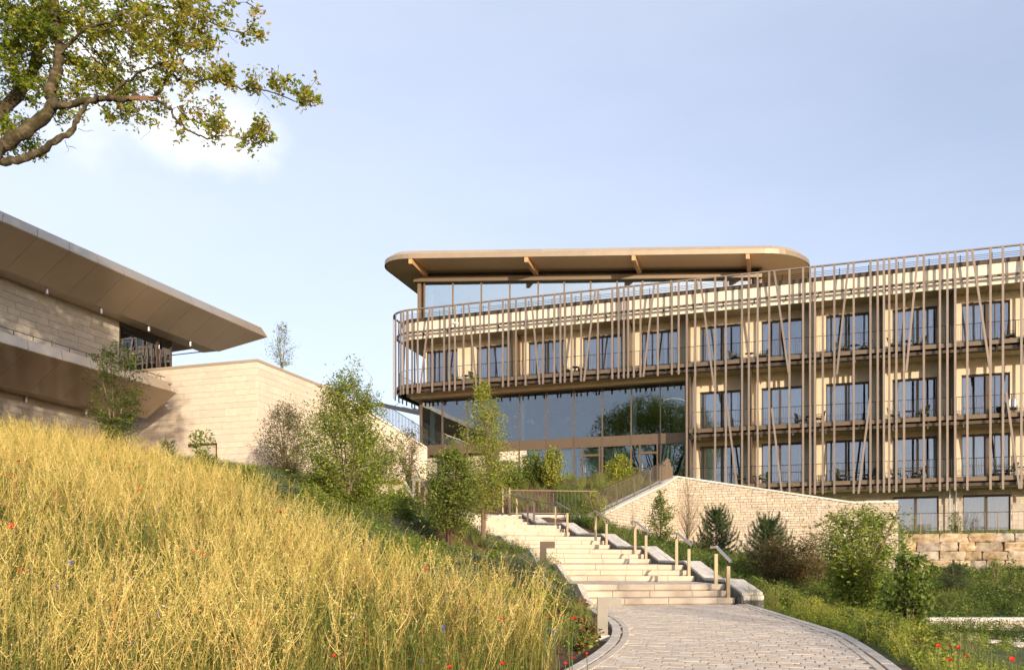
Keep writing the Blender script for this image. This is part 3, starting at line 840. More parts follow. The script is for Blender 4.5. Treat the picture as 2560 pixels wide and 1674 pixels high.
# canopy with battens to the left behind the hotel
cn = thing('batten_canopy', PZ(1010, 1030, 70), 'sloping batten canopy jutting out left behind the hotel corner', 'canopy')
a = PZ(945, 1010, 72); b = PZ(1062, 1035, 64)
mb = MB(); mb.bar(a, b, .25, .32); mb.build('edge_beam', M_frame, cn)
for k in range(6):
    off = np.array([.55, -.1, -.10]) * (k + 1) * .8
    mb = MB(); mb.bar(a + off + np.array([k * .42, 0, -.12 * k * .3]), b + np.array([.9, 0, -.12]) * (k + 1) * .8 * .5 + np.array([1.2, 0, -.3]), .18, .10); mb.build('batten', M_beam, cn)
mb = MB(); mb.tube([PZ(985, 1015, 71), PZ(1003, 1003, 69)], .02, 5); mb.build('stay_rod', M_dark, cn)

# ---------------- building at the left ----------------
left = thing('pavilion_building', (-24, 44, 5.0), 'stone clad building at left with two sharply pointed bronze eaves', 'building')
D1 = np.array([.3085, .951]); D2 = np.array([-.951, .3085])
Wp = np.array([-20.6, 47.4])
def W2(s, o=0): return Wp + s * D1 + o * np.array([.951, -.3085])
def SW(px):
    k = (px - 1280) / F; return float((k * Wp[1] - Wp[0]) / (D1[0] - k * D1[1]))
def l3(a, b, t): return a + (b - a) * t
def panel(q, th, nm, m, parent=left):
    q = [np.asarray(x, float) for x in q]; n = np.cross(q[1] - q[0], q[-1] - q[0]); n /= np.linalg.norm(n)
    c = sum(q) / len(q); mb = MB(); mb.tint = random.random()
    g = .012
    qq = [x + (c - x) / max(np.linalg.norm(c - x), 1e-6) * g for x in q]
    mb.prism(qq, n * th); mb.build(nm, m, parent)
def eave(J0, J1, E0, E1, T0, T1, Jpx, Epx, hJ, inner, endin, tag_, extend=3):
    """sloping soffit panels between junction line J and edge line E, fascia between E and T"""
    def onl(a, b, px):        # point of 3D line a-b seen at column px
        k = (px - 1280) / F; d = b - a; t = (k * a[1] - a[0]) / (d[0] - k * d[1]); return a + d * t
    Js = [onl(J0, J1, x) for x in Jpx]; Es = [onl(E0, E1, x) for x in Epx]; 
    dj = Js[1] - Js[0]; de = Es[1] - Es[0]
    for k in range(extend): Js.insert(0, Js[0] - dj); Es.insert(0, Es[0] - de)
    Ts = []
    for e in Es:
        t = np.dot(e - E0, E1 - E0) / np.dot(E1 - E0, E1 - E0); Ts.append(T0 + (T1 - T0) * t)
    for i in range(len(Js) - 1):
        panel([Js[i], Es[i], Es[i + 1], Js[i + 1]], .04, 'soffit_panel', M_eave)
        panel([Es[i] + [0, 0, .02], Ts[i], Ts[i + 1], Es[i + 1] + [0, 0, .02]], .04, 'fascia_panel', M_eavef)
    return Js, Es, Ts
hJ = 13.45
J0, J1 = PH(0, 671, hJ), PH(546, 879, hJ)
E0, E1 = PH(0, 551, 14.4), PH(668, 843, 14.4)
T0, T1 = PH(4, 528, 14.86), PH(652, 818, 14.86)
Js, Es, Ts = eave(J0, J1, E0, E1, T0, T1, [14, 94, 167, 236, 299, 361, 416, 468, 518, 546], [94, 175, 246, 312, 373, 431, 485, 535, 585, 626], hJ, 0, 0, 'u')
panel([Js[-1], Es[-1], E1], .04, 'soffit_panel', M_eave)
panel([Es[-1] + [0, 0, .02], Ts[-1], T1, E1 + [0, 0, .02]], .04, 'fascia_panel', M_eavef)
# flat soffit along the wall
endw = PH(434, 887, hJ)
mb = MB(); 
seg = [W2(-32), W2(2.6)]
for i in range(len(Js) - 1):
    t0 = np.dot(Js[i][:2] - Wp, D1); t1 = np.dot(Js[i + 1][:2] - Wp, D1)
    a, b = W2(t0, -.0), W2(min(t1, t1), -.0)
    panel([np.array([*a, hJ + .03]), Js[i] + [0, 0, .03], Js[i + 1] + [0, 0, .03], np.array([*b, hJ + .03])], .04, 'soffit_panel', M_eave)
# roof body behind the fascia
top = [T1, Ts[0], np.array([*W2(-34, -6), 14.9]), np.array([*W2(5.5, -9), 14.9])]
mb = MB(); mb.prism([np.array([p[0], p[1], 14.75]) for p in top], (0, 0, .1)); mb.build('roof', M_eave, left)
e3 = np.array([*W2(5.6, -8), hJ + .02])
mb = MB(); mb.prism([Js[-1] + [0, 0, .08], np.array([*W2(np.dot(Js[-1][:2] - Wp, D1)), hJ + .08]), e3 + [0, 0, .06]], (0, 0, .05)); mb.prism([E1 + [0, 0, .03], T1, np.array([e3[0], e3[1], 14.8]), e3 + [0, 0, .1]], (.02, .05, 0)); mb.build('end_soffit', M_eave, left)
# lower canopy
hK = 8.25
K0, K1 = PH(0, 964, hK), PH(365, 1046, hK)
F0, F1 = PH(0, 855, 9.4), PH(442, 982, 9.4)
G0, G1 = PH(0, 827, 9.86), PH(430, 957, 9.86)
Ks, Fs, Gs = eave(K0, K1, F0, F1, G0, G1, [-22, 71, 153, 221, 285, 340], [71, 157, 230, 303, 372, 430], hK, 0, 0, 'l', extend=3)
panel([Ks[-1], Fs[-1], F1, K1], .04, 'soffit_panel', M_eave)
for i in range(len(Ks) - 1):
    t0 = np.dot(Ks[i][:2] - Wp, D1); t1 = np.dot(Ks[i + 1][:2] - Wp, D1)
    a, b = W2(t0, -.0), W2(t1, -.0)
    panel([np.array([*a, hK + .03]), Ks[i] + [0, 0, .03], Ks[i + 1] + [0, 0, .03], np.array([*b, hK + .03])], .04, 'soffit_panel', M_eave)
mb = MB(); mb.prism([np.array([p[0], p[1], 9.78]) for p in (G1, Gs[0], np.array([*W2(-34, -.1), 0]), np.array([*W2(0, -.1), 0]))], (0, 0, .06)); mb.build('canopy_top', M_eave, left)
mb = MB(); mb.tube([Gs[0] + [-.25, 0, .28], G1 + [-.35, 0, .28]], .018, 5)
for t in np.linspace(0, .97, 15): p = l3(Gs[0], G1, t) + np.array([-.3, 0, 0]); mb.bar(p, p + np.array([0, 0, .28]), .02, .02)
mb.build('guard_rail', M_dark, left)
# stone wall core and tiles
sj = SW(298); sc2 = SW(430)
def wframe(mb, s0, s1, o0, o1, z0, z1):
    a = W2(s0, o0); mb.frame((*a, z0), (*(D1 * (s1 - s0)), 0), (*(np.array([.951, -.3085]) * (o1 - o0)), 0), (0, 0, z1 - z0))
mb = MB(); wframe(mb, -34, sj - .0, -.5, -.03, 2.5, hJ + .06); mb.build('wall', M_joint, left)
pc = Pieces(left, 'stone_tile', M_stonegrey, 'tile')
z = 4.0; row = 0; RZ1 = math.atan2(D1[1], D1[0])
while z < hJ - .02:
    h = min(random.choice([.32, .32, .45]), hJ + .0 - z); s = -16 - random.random()
    while s < sj:
        w = random.choice([.7, 1.0, 1.3, 1.6]); e = min(s + w, sj)
        if e - s > .06: c = W2((s + e) / 2, -.015); pc.add((*c, z + h / 2), (e - s - .012, .03, h - .012), RZ1)
        s += w
    z += h; row += 1
# glass corner
mb = MB()
for s, w in ((sj + .04, .08), (sc2 - 1.15, .12), (sc2 - .03, .06)): wframe(mb, s - w / 2, s + w / 2, -.12, .0, 9.0, hJ)
wframe(mb, sj, sc2, -.12, 0, hJ - .14, hJ + .02); wframe(mb, sj, sc2, -.1, 0, 9.9, 10.0)
mb.build('window_frame', M_frame, left)
for a, b in ((sj + .08, sc2 - 1.21), (sc2 - 1.09, sc2 - .06)):
    mb = MB(); wframe(mb, a, b, -.07, -.05, 9.9, hJ - .14); mb.build('pane', G_hall, left)
cb = W2(sc2, -.05)
mb = MB(); mb.frame((*cb, 9.5), (*(D2 * 5), 0), (.02, .02, 0), (0, 0, hJ - 9.5)); mb.build('side_pane', G_corner, left)
def wcurt(s0, s1, o, z0, z1, m):
    n = int((s1 - s0) / .04); v = []; f = []
    for i in range(n + 1):
        p = W2(s0 + (s1 - s0) * i / n, o + .05 * math.sin(i * 1.7)); v += [(*p, z0), (*p, z1)]
    for i in range(n): f.append((2 * i, 2 * i + 2, 2 * i + 3, 2 * i + 1))
    mb = MB(); mb.add(v, f); link_mesh('curtain', mb.mesh('curtain', ORG[left.name], True, fixn=False), m, left)
wcurt(sj + 2.2, sc2 - 1.0, -.5, 9.5, hJ - .1, M_curtd); wcurt(sc2 - .9, sc2 - .4, -.5, 9.5, hJ - .1, M_curtain)
mb = MB(); wframe(mb, sj, sc2 - .1, -7, -6.8, 9, hJ); wframe(mb, sj - .2, sj - .05, -7, -.5, 9, hJ); mb.build('room_wall', M_interior, left)
mb = MB(); wframe(mb, sj, sc2 - .1, -7, -.2, 9.2, 9.45); mb.build('room_floor', M_intfloor, left)
# stone annex box
C0 = np.array([-13.45, 45.0]); BT = 11.13; BZ = 3.9
def BF(t, o=0): return C0 + t * D2 - o * D1
def BR(t, o=0): return C0 + t * D1 - o * D2
annex = thing('stone_annex', (*C0, 5.0), 'flat roofed block clad in pale travertine between the two buildings', 'building')
core = [BF(0), BF(9), BF(9) + D1 * 9, BR(9.0)]
sh = .03
cc = sum(core) / 4
mb = MB(); mb.slabpoly([tuple(p + (cc - p) / np.linalg.norm(cc - p) * .06) for p in core], BZ - 1.5, BT - .02); mb.build('wall', M_joint, annex)
rim = [tuple(p + (p - cc) / np.linalg.norm(cc - p) * .06) for p in core]
mb = MB(); mb.slabpoly(rim, BT, BT + .13); mb.build('roof_cap', M_eave, annex)
pc2 = Pieces(annex, 'stone_tile', M_stone, 'tile')
RZf = math.atan2(-D2[1], -D2[0]); nich = None
def tcol(px):   # parameter on the front face for a photo column
    k = (px - 1280) / F; return float((k * C0[1] - C0[0]) / (D2[0] - k * D2[1]))
n0, n1 = tcol(541), tcol(474); nz1 = 6.85
for face in (0, 1):
    z = BZ; row = 0
    rr = random.Random(5)
    while z < BT - .02:
        h = min([.30, .42, .30, .36][row % 4], BT - z); s = -rr.random() * .9
        while s < 9:
            w = rr.choice([.8, 1.0, 1.25, 1.6, .6]); a, b = max(s, 0), min(s + w, 9)
            segs = [(a, b)]
            if face == 0 and z < nz1:
                ns = []
                for q in segs:
                    if q[1] <= n0 or q[0] >= n1: ns.append(q)
                    else:
                        if q[0] < n0: ns.append((q[0], n0))
                        if q[1] > n1: ns.append((n1, q[1]))
                segs = ns
            for q in segs:
                if q[1] - q[0] > .05:
                    c = (BF if face == 0 else BR)((q[0] + q[1]) / 2, -.005); hh = h
                    if face == 0 and z < nz1 < z + h and False: pass
                    (pc2).add((*c, z + h / 2), (q[1] - q[0] - .010, .04, h - .010), RZf if face == 0 else RZ1)
            s += w
        z += h; row += 1
pc2.finish(300); pc.finish(300)
# niche: dark reveal and flat door leaf
a = BF(n1, .02); mb = MB()
mb.frame((*BF(n1, -.0), BZ), (*(-D2 * (n1 - n0)), 0), (*(D1 * .02), 0), (0, 0, nz1 - BZ)); mb.build('door', mat('stone coloured door', (.50, .44, .35), (.54, .47, .38), rough=.7), annex)
mb = MB(); mb.frame((*BF(n1 + .06, .05), nz1), (*(-D2 * (n1 - n0 + .12)), 0), (*(D1 * .1), 0), (0, 0, .1))
mb.frame((*BF(n0, .05), BZ), (*(-D2 * -.0 + D2 * -.06), 0), (*(D1 * .1), 0), (0, 0, nz1 - BZ)); mb.build('door_frame', M_frame, annex)
# downlights under the eaves
DL = [(117, 727, hJ, 'under the upper eave over the stone wall, furthest left'), (253, 777, hJ, 'under the upper eave just left of the corner window'), (372, 822, hJ, 'over the corner window'), (476, 860, hJ, 'under the tip of the upper eave beyond the window'), (65, 998, hK, 'under the lower canopy furthest left'), (215, 1028, hK, 'under the lower canopy behind the young tree')]
for px, py, h, w in DL:
    p = PH(px, py - 6, h)
    t = thing('downlight', p, 'small metal cylinder downlight ' + w, 'lamp', 'cylinder downlights under the eaves')
    mb = MB(); mb.tube([p + [0, 0, .03], p + [0, 0, -.25]], .085, 12); mb.build('lamp_body', M_steel, t, smooth=False)
    mb = MB(); mb.tube([p + [0, 0, -.25], p + [0, 0, -.262]], .06, 10); mb.build('lens', M_white, t)
p = PH(404, 799, 13.95); t = thing('spotlight', p, 'tiny tilted metal spotlight on the sloping soffit of the upper eave', 'lamp')
mb = MB(); mb.tube([p + [0, 0, .1], p + [.0, 0, -.1]], .03, 8); mb.build('stem', M_steel, t)
mb = MB(); mb.tube([p + [-.12, 0, -.16], p + [.12, -.1, -.05]], .08, 10); mb.build('lamp_head', M_steel, t)
# ---------------- terrain ----------------
def tps(pts):
    P = np.array(pts, float); n = len(P); X = P[:, :2]; 
    d = np.linalg.norm(X[:, None] - X[None], axis=2); K = np.where(d > 0, d * d * np.log(d + 1e-9), 0) + np.eye(n) * .6
    A = np.zeros((n + 3, n + 3)); A[:n, :n] = K; A[:n, n] = 1; A[:n, n + 1:] = X; A[n, :n] = 1; A[n + 1:, :n] = X.T
    w = np.linalg.solve(A, np.concatenate([P[:, 2], [0, 0, 0]]))
    def f(q):
        q = np.atleast_2d(q).astype(float); out = np.zeros(len(q))
        for i in range(0, len(q), 20000):
            c = q[i:i + 20000]; d = np.linalg.norm(c[:, None] - X[None], axis=2); k = np.where(d > 0, d * d * np.log(d + 1e-9), 0)
            out[i:i + 20000] = k @ w[:n] + w[n] + c @ w[n + 1:]
        return out
    return f
front = tps([(-30, 0, 0), (-12, 0, -1.0), (0, 0, -1.5), (12, 0, -1.7), (30, 0, -2), (-10, 5, -.4), (-4, 4, -1.25), (3, 4, -1.35), (9, 4, -1.7), (30, 8, -2.2),
    (-5, 7.2, -.72), (-5.1, 8.5, -.42), (-6.6, 11, .45), (-8.4, 14, 1.3), (-12, 20, 2.55), (-9.2, 20, 2.05), (-6.4, 20, 1.35), (-2.5, 9, -.72), (-3, 14, .1), (-1, 14, -.5),
    (-3.4, 19, .75), (-1.2, 19, .05), (.6, 12, -.88), (1.2, 15, -.78), (.6, 19, -.35), (-1.8, 24, .22), (-.9, 27, .9), (-5.8, 30, 2.2), (-3.6, 26, 1.3), (-9, 28, 2.9), (-14, 30, 4.0), (-22, 30, 4.8), (-11, 40, 4.5),
    (-3, 34, 2.2), (-8, 44, 4.7), (-5.5, 43, 3.8), (-9, 52, 5.6), (-13.5, 45, 5.1), (-21, 47, 5.4), (-26, 40, 5.6), (-5, 57, 6), (5, 54, 5.7), (-1, 37, 2.7), (2, 44, 4.2), (0, 50, 5.2), (8, 50, 5.3),
    (-30, 60, 6.5), (0, 62, 6), (5.5, 9, -1.27), (6.6, 13, -1.40), (8, 16, -1.62), (8, 10, -1.68), (6, 20, -.85), (7, 26, -.25), (6, 30, .25), (2.5, 33, 1.7), (5.6, 33, .8), (8, 36, .6), (8, 32, .25), (9.5, 30, 0), (12, 40, .2),
    (20, 42, -.2), (30, 36, -.3), (11.5, 25.3, -1.2), (16, 25.3, -1.28), (24, 25.3, -1.3), (9, 21, -1.25), (12, 22.8, -1.74), (16, 22.8, -1.78), (24, 22.8, -1.8), (12, 18, -1.75), (18, 18, -1.9), (35, 20, -2)])
def highz(X, Y):
    # upper terraces behind the retaining walls
    top = np.interp(X, [-8, 3.9, 8.7, 8.9, 13, 18.3, 19.6, 22, 60], [2.3, 2.42, 4.7, 4.85, 4.3, 3.2, 2.0, 1.92, 1.92])
    return top
RET = [(3.9, 36.75), (8.75, 45.0), (19.2, 41.55), (19.9, 43.0), (60, 29.7)]
def behind(X, Y):
    yb = np.interp(X, [p[0] for p in RET], [p[1] for p in RET]); return (X > 3.9) & (Y > yb + np.where(X < 8.9, .62, .34))
# stairs and path: centre line with width
fl = []     # flights: (Zc of the top step, H of the top step, rise, right columns of 3 steps, left columns)
for Zt, yt, xr, xl in [(19.8, 1459.6, (1812, 1823, 1838), (1456, 1463, 1470)), (23.1, 1410.9, (1710, 1717, 1737), (1402, 1411, 1420)), (26.3, 1372.3, (1604, 1610, 1628), (1332, 1338, 1345)),
                       (29.3, 1340, (1503, 1511, 1528), (1260, 1268, 1278)), (32.1, 1311, (1402.5, 1413, 1429), (1180, 1190, 1200)), (34.9, 1287, (1304, 1314, 1329), (1106, 1116, 1127))]:
    H = (HZ - yt) / F * Zt; fl.append((Zt, H, xr, xl))
TW = .36; RISE = .15; SKW = .26
def stepends(f, k):
    Zt, H, xr, xl = fl[f]; Z = Zt - TW * k; zl, zr = Z - .43, Z + .43
    return np.array([(xl[k] - 1280) / F * zl, zl]), np.array([(xr[k] - 1280) / F * zr, zr]), H - RISE * k
def pathz(Y): return -.725 - .034 * (19.1 - Y)
PATHL = [(-.9, 3), (-.75, 5), (-.1, 7.2), (.75, 9.25), (1.41, 11.5), (1.74, 13.4), (1.85, 15), (1.80, 16.6), (1.72, 18.3)]
PATHR = [(2.2, 3), (2.7, 5), (3.4, 7.2), (4.06, 9.25), (4.81, 12.5), (4.93, 13.8), (4.99, 15), (5.08, 17), (5.16, 19.2)]
corr = []
for (a, b) in zip(PATHL, PATHR):
    y = (a[1] + b[1]) / 2; corr.append(((a[0] + b[0]) / 2, y, pathz(y), 1.75))
for f in range(6):
    for k in (2, 0):
        a, b, h = stepends(f, k); c = (a + b) / 2; corr.append((c[0], c[1], h - .16, 1.75))
corr.append((-2.3, 38.5, 2.42, 1.7)); corr.append((-4.6, 41.8, 3.0, 1.6)); corr.append((-6.6, 45.2, 4.2, 1.6)); corr.append((-8.5, 50, 4.6, 1.6))
corr = np.array(corr)
def hz_(X, Y):
    X = np.asarray(X, float); Y = np.asarray(Y, float)
    Xc = np.clip(X, -30, 36); Yc = np.clip(Y, 0, 60)
    z = front(np.stack([Xc.ravel(), Yc.ravel()], 1)).reshape(X.shape)
    z = np.where(behind(Xc, Yc) & (Yc < 50) & (Xc > 8.6), highz(Xc, Yc), z)
    # left flank of the high bed behind the sloping wall
    bl = (Xc > 3.9) & (Xc <= 8.8) & behind(Xc, Yc)
    z = np.where(bl, np.minimum(np.maximum(z, np.interp(Yc, [36, 45, 50], [2.35, 4.5, 5.2])), 5.4), z)
    # soil below the brick walls stays low in front of them
    fr = (Xc > 3.9) & (~behind(Xc, Yc)) & (Yc > 32)
    z = np.where(fr & (Yc > 30), np.minimum(z, np.interp(Xc, [3.9, 6, 9, 20, 36], [1.7, 1.0, .55, -.15, -.3])), z)
    # carve the path and stairs
    best = np.full(X.shape, 1e9); bz = np.zeros(X.shape)
    for i in range(len(corr) - 1):
        a, b = corr[i], corr[i + 1]; d = b[:2] - a[:2]; t = np.clip(((X - a[0]) * d[0] + (Y - a[1]) * d[1]) / (d @ d), 0, 1)
        dist = np.hypot(X - a[0] - d[0] * t, Y - a[1] - d[1] * t) - (a[3] + (b[3] - a[3]) * t)
        zz = a[2] + (b[2] - a[2]) * t; m = dist < best; best = np.where(m, dist, best); bz = np.where(m, zz, bz)
    w = np.clip((best - .05) / 1.3, 0, 1); w = w * w * (3 - 2 * w)
    w = np.where(behind(Xc, Yc) & (Xc > 3.9), 1, w)
    z = z * w + (bz - .05 - .07 * (Y > 19) - .1 * np.clip(-best, 0, 1) * (Y > 18.5)) * (1 - w)
    return z
def gz(x, y): return float(hz_(np.array([x]), np.array([y]))[0])
xs = np.concatenate([-np.geomspace(600, 33, 14), np.arange(-30, 36, .3), np.geomspace(38, 600, 14)])
ys = np.concatenate([-np.geomspace(600, 3, 14), np.arange(0, 60, .3), np.geomspace(62, 900, 14)])
XX, YY = np.meshgrid(xs, ys); ZZ = hz_(XX, YY)
nz_ = np.array([math.sin(i * 1.7) for i in range(7)])
ZZ = ZZ + np.where((np.abs(XX) < 40) & (YY < 60), .03 * np.sin(XX * 2.1 + np.sin(YY * 1.3) * 2) * np.sin(YY * 1.9), 0) * np.where(YY > 19, .6, .6)
nx, ny = len(xs), len(ys)
vid = np.arange(nx * ny).reshape(ny, nx)
fq = np.stack([vid[:-1, :-1], vid[:-1, 1:], vid[1:, 1:], vid[1:, :-1]], -1).reshape(-1, 4)
cx = (XX[:-1, :-1] + XX[1:, 1:]) / 2; cy = (YY[:-1, :-1] + YY[1:, 1:]) / 2
# zones: 0 meadow soil, 1 bark mulch, 2 lawn / green beds
def meadow_edge_x(Y):       # right border of the dry meadow
    return np.interp(Y, [0, 6, 9, 10.3, 11.1, 12, 14, 17, 20, 22, 24, 26, 30], [-1.8, -1.5, .38, .30, -.6, -1.8, -3.4, -5.3, -7.1, -8.8, -10.8, -13, -18])
zone = np.where(cx < meadow_edge_x(cy), 0, 1); zone = np.where((cy > 27.5) & (cx < -6), 1, zone)
zone = np.where((cx > 4.4) & (cy < 46) & (~behind(cx, cy)), 2, zone); zone = np.where(behind(cx, cy) & (cx > 8.7), 2, zone)
zone = np.where((np.abs(cx) > 36) | (cy < 0) | (cy > 62), 2, zone)
M_soil = mat('dry meadow soil', (.09, .07, .032), (.17, .13, .06), scale=3, rough=1, bump=1, bscale=18, detail=8)
M_mulch = mat('bark mulch', (.085, .042, .026), (.25, .135, .080), scale=26, rough=1, bump=1, bscale=40, detail=8, c3=(.11, .06, .036))
M_lawn = mat('green ground', (.055, .075, .022), (.11, .13, .045), scale=5, rough=1, bump=1, bscale=30, detail=8)
me = np_mesh('ground', np.stack([XX, YY, ZZ], -1).reshape(-1, 3), fq)
go = link_mesh('ground', me, [M_soil, M_mulch, M_lawn]); me.polygons.foreach_set('material_index', zone.ravel().astype(np.int32))
me.polygons.foreach_set('use_smooth', np.ones(len(fq), bool))
tag(go, kind='structure')

# ---------------- path ----------------
path = tag(bpy.data.objects.new('path', None), kind='structure'); COL.objects.link(path); ORG[path.name] = np.zeros(3)
def smooth(P, n=8):
    P = np.array(P, float); out = []
    for i in range(len(P) - 1):
        p0, p1, p2, p3 = P[max(i - 1, 0)], P[i], P[i + 1], P[min(i + 2, len(P) - 1)]
        for t in np.arange(n) / n:
            out.append(.5 * ((2 * p1) + (-p0 + p2) * t + (2 * p0 - 5 * p1 + 4 * p2 - p3) * t * t + (-p0 + 3 * p1 - 3 * p2 + p3) * t ** 3))
    out.append(P[-1]); return np.array(out)
LL, RR = smooth(PATHL), smooth(PATHR)
mb = MB(); v = []; f = []
for a, b in zip(LL, RR): v += [(a[0], a[1], pathz(a[1]) - .022), (b[0], b[1], pathz(b[1]) - .022)]
for i in range(len(LL) - 1): f.append((2 * i, 2 * i + 1, 2 * i + 3, 2 * i + 2))
mb.add(v, f); mb.build('sand_bed', M_sand, path)
def inside(x, y, m=.0):
    if y < 3 or y > 19.4: return False
    xl = np.interp(y, LL[:, 1], LL[:, 0]); xr = np.interp(y, RR[:, 1], RR[:, 0])
    return xl + m < x < xr - m
# pavers laid in slanting rows
pv = Pieces(path, 'paver', M_paver, 'paver')
A = R(-17); ca, sa_ = math.cos(A), math.sin(A); PW, PD = .262, .172
rp = random.Random(3)
for j in range(-75, 135):
    for i in range(-60, 75):
        u = (i + (.5 if j % 2 else 0) + .12 * (j % 3)) * PW; w = j * PD
        x = 3 + u * ca - w * sa_; y = 11 + u * sa_ + w * ca
        if y > 18.9 - (3.4 - x) * .0 + (x - 3.4) * .26 - .05 or y < 3.2: continue
        if not inside(x, y, .05): continue
        z = pathz(y) - .012 + rp.uniform(-.004, .004)
        sl = math.atan(.034)
        pv.add((x, y, z - .02), (PW - .016, PD - .016, .07), A + rp.uniform(-.008, .008), (np.array([ca, sa_, sa_ * .034]), np.array([-sa_, ca, ca * .034]), np.array([0, -.034, 1])))
pv.finish(300)
# edging stones along both sides
def edging(P, side, nm='edging_stone', w=.13, gap=.03):
    P = np.array(P); seg = np.linalg.norm(np.diff(P, axis=0), axis=1); s = np.concatenate([[0], np.cumsum(seg)]); Lt = s[-1]
    def at(t): return np.array([np.interp(t, s, P[:, 0]), np.interp(t, s, P[:, 1])])
    t = 0; k = 0
    while t < Lt - .1:
        e = min(t + .98, Lt); mb = MB(); mb.tint = random.random(); n = 4
        A_, B_ = [], []
        for q in np.linspace(t, e - .012, n):
            c = at(q); d = at(min(q + .05, Lt)) - at(max(q - .05, 0)); d /= np.linalg.norm(d); nn = np.array([d[1], -d[0]]) * side
            A_.append(tuple(c + nn * gap)); B_.append(tuple(c + nn * (gap + w)))
        zz = [pathz(p[1]) - .112 for p in A_]
        mb.wall(A_, B_, zz, [z + .125 for z in zz]); mb.build(nm, M_kerb, path)
        t += 1.0; k += 1
edging(LL, -1); edging(RR, 1)
for P, side in ((LL, 1), (RR, -1)):
    A_ = [(p[0] + side * .005, p[1]) for p in P]; B_ = [(p[0] + side * .10, p[1]) for p in P]
    mb = MB(); mb.wall(A_, B_, [pathz(p[1]) - .06 for p in P], [pathz(p[1]) + .010 for p in P]); mb.build('border_course', M_paver, path)
    A_ = [(p[0] - side * .030, p[1]) for p in P]; B_ = [(p[0] + side * .004, p[1]) for p in P]
    mb = MB(); mb.wall(A_, B_, [pathz(p[1]) - .07 for p in P], [pathz(p[1]) - .010 for p in P]); mb.build('drain_slot', M_dark, path)

# ---------------- stairs ----------------
stairs = thing('garden_stairs', (3, 20, -.8), 'pale stone garden stairs climbing in six short flights from the paved path', 'stairs')
def qpoly(mb, a, b, c, d, z0, z1, zb):    # 4 plan points, front z0, back z1, bottom
    v = [(*a, z0), (*b, z0), (*c, z1), (*d, z1), (*a, zb), (*b, zb), (*c, zb), (*d, zb)]
    mb.add(v, [(0, 1, 2, 3), (7, 6, 5, 4), (0, 4, 5, 1), (1, 5, 6, 2), (2, 6, 7, 3), (3, 7, 4, 0)])
hd = np.array([-.25, .968])
rs = random.Random(11)
for f in range(6):
    for k in (0, 1, 2):
        a, b, h = stepends(f, k); d = (b - a); n = np.linalg.norm(d); u = d / n; nn = np.array([-u[1], u[0]])
        t = 0; cuts = [0]; x = rs.uniform(.5, 1.3)
        while x < n - .4: cuts.append(x); x += rs.choice([1.2, 1.05, 1.35, .9])
        cuts.append(n)
        for p, q in zip(cuts[:-1], cuts[1:]):
            mb = MB(); A_ = a + u * (p + .006); B_ = a + u * (q - .006)
            qpoly(mb, A_, B_, B_ + nn * (TW + .05), A_ + nn * (TW + .05), h, h, h - RISE + .022); mb.build('step_block', M_step, stairs)
        if k == 2:
            pass
        # dark shadow gap under each block is the recessed bed
        mb = MB(); A_ = a + nn * .035; B_ = b + nn * .035; qpoly(mb, A_, B_, B_ + nn * .3, A_ + nn * .3, h - .02, h - .02, h - RISE - .2); mb.build('step_bed', M_joint, stairs)
    a, b, h = stepends(f, 0)
    if f < 5:
        a2, b2, h2 = stepends(f + 1, 2)
        u = (b - a) / np.linalg.norm(b - a); nn = np.array([-u[1], u[0]])
        mb = MB(); qpoly(mb, a + nn * (TW + .05), b + nn * (TW + .05), b2 + nn * .1, a2 + nn * .1, h + .001, h2 - RISE, h - .3); mb.build('landing', M_paver, stairs)
    else:
        mb = MB(); qpoly(mb, a + nn * .4, b + nn * .4, np.array([-3.2, 41.0]), np.array([-6.0, 40.3]), h + .001, 3.0, h - .3); mb.build('landing', M_paver, stairs)
    # pale edging strip at the left of the flight
    a0, b0, h0 = stepends(f, 0); a2, b2, h2 = stepends(f, 2)
    lf = np.array([-.13, -.02])
    mb = MB(); mb.prism([(*(a0 + lf + nn * .6), h0 + .02), (*(a0 + lf), h0 + .02), (*(a2 + lf - nn * .35), h2 - RISE + .03), (*(a2 + lf - nn * .35), h2 - RISE - .3), (*(a0 + lf + nn * .6), h0 - .5)], (.125, .02, 0)); mb.build('edge_strip', M_kerb, stairs)
    if f < 5:
        a3, b3, h3 = stepends(f + 1, 2)
        mb = MB(); mb.prism([(*(a0 + lf + nn * .61), h0 + .02), (*(a3 + lf - nn * .36), h3 - RISE + .03), (*(a3 + lf - nn * .36), h3 - RISE - .3), (*(a0 + lf + nn * .61), h0 - .3)], (.125, .02, 0)); mb.build('edge_strip', M_kerb, stairs)
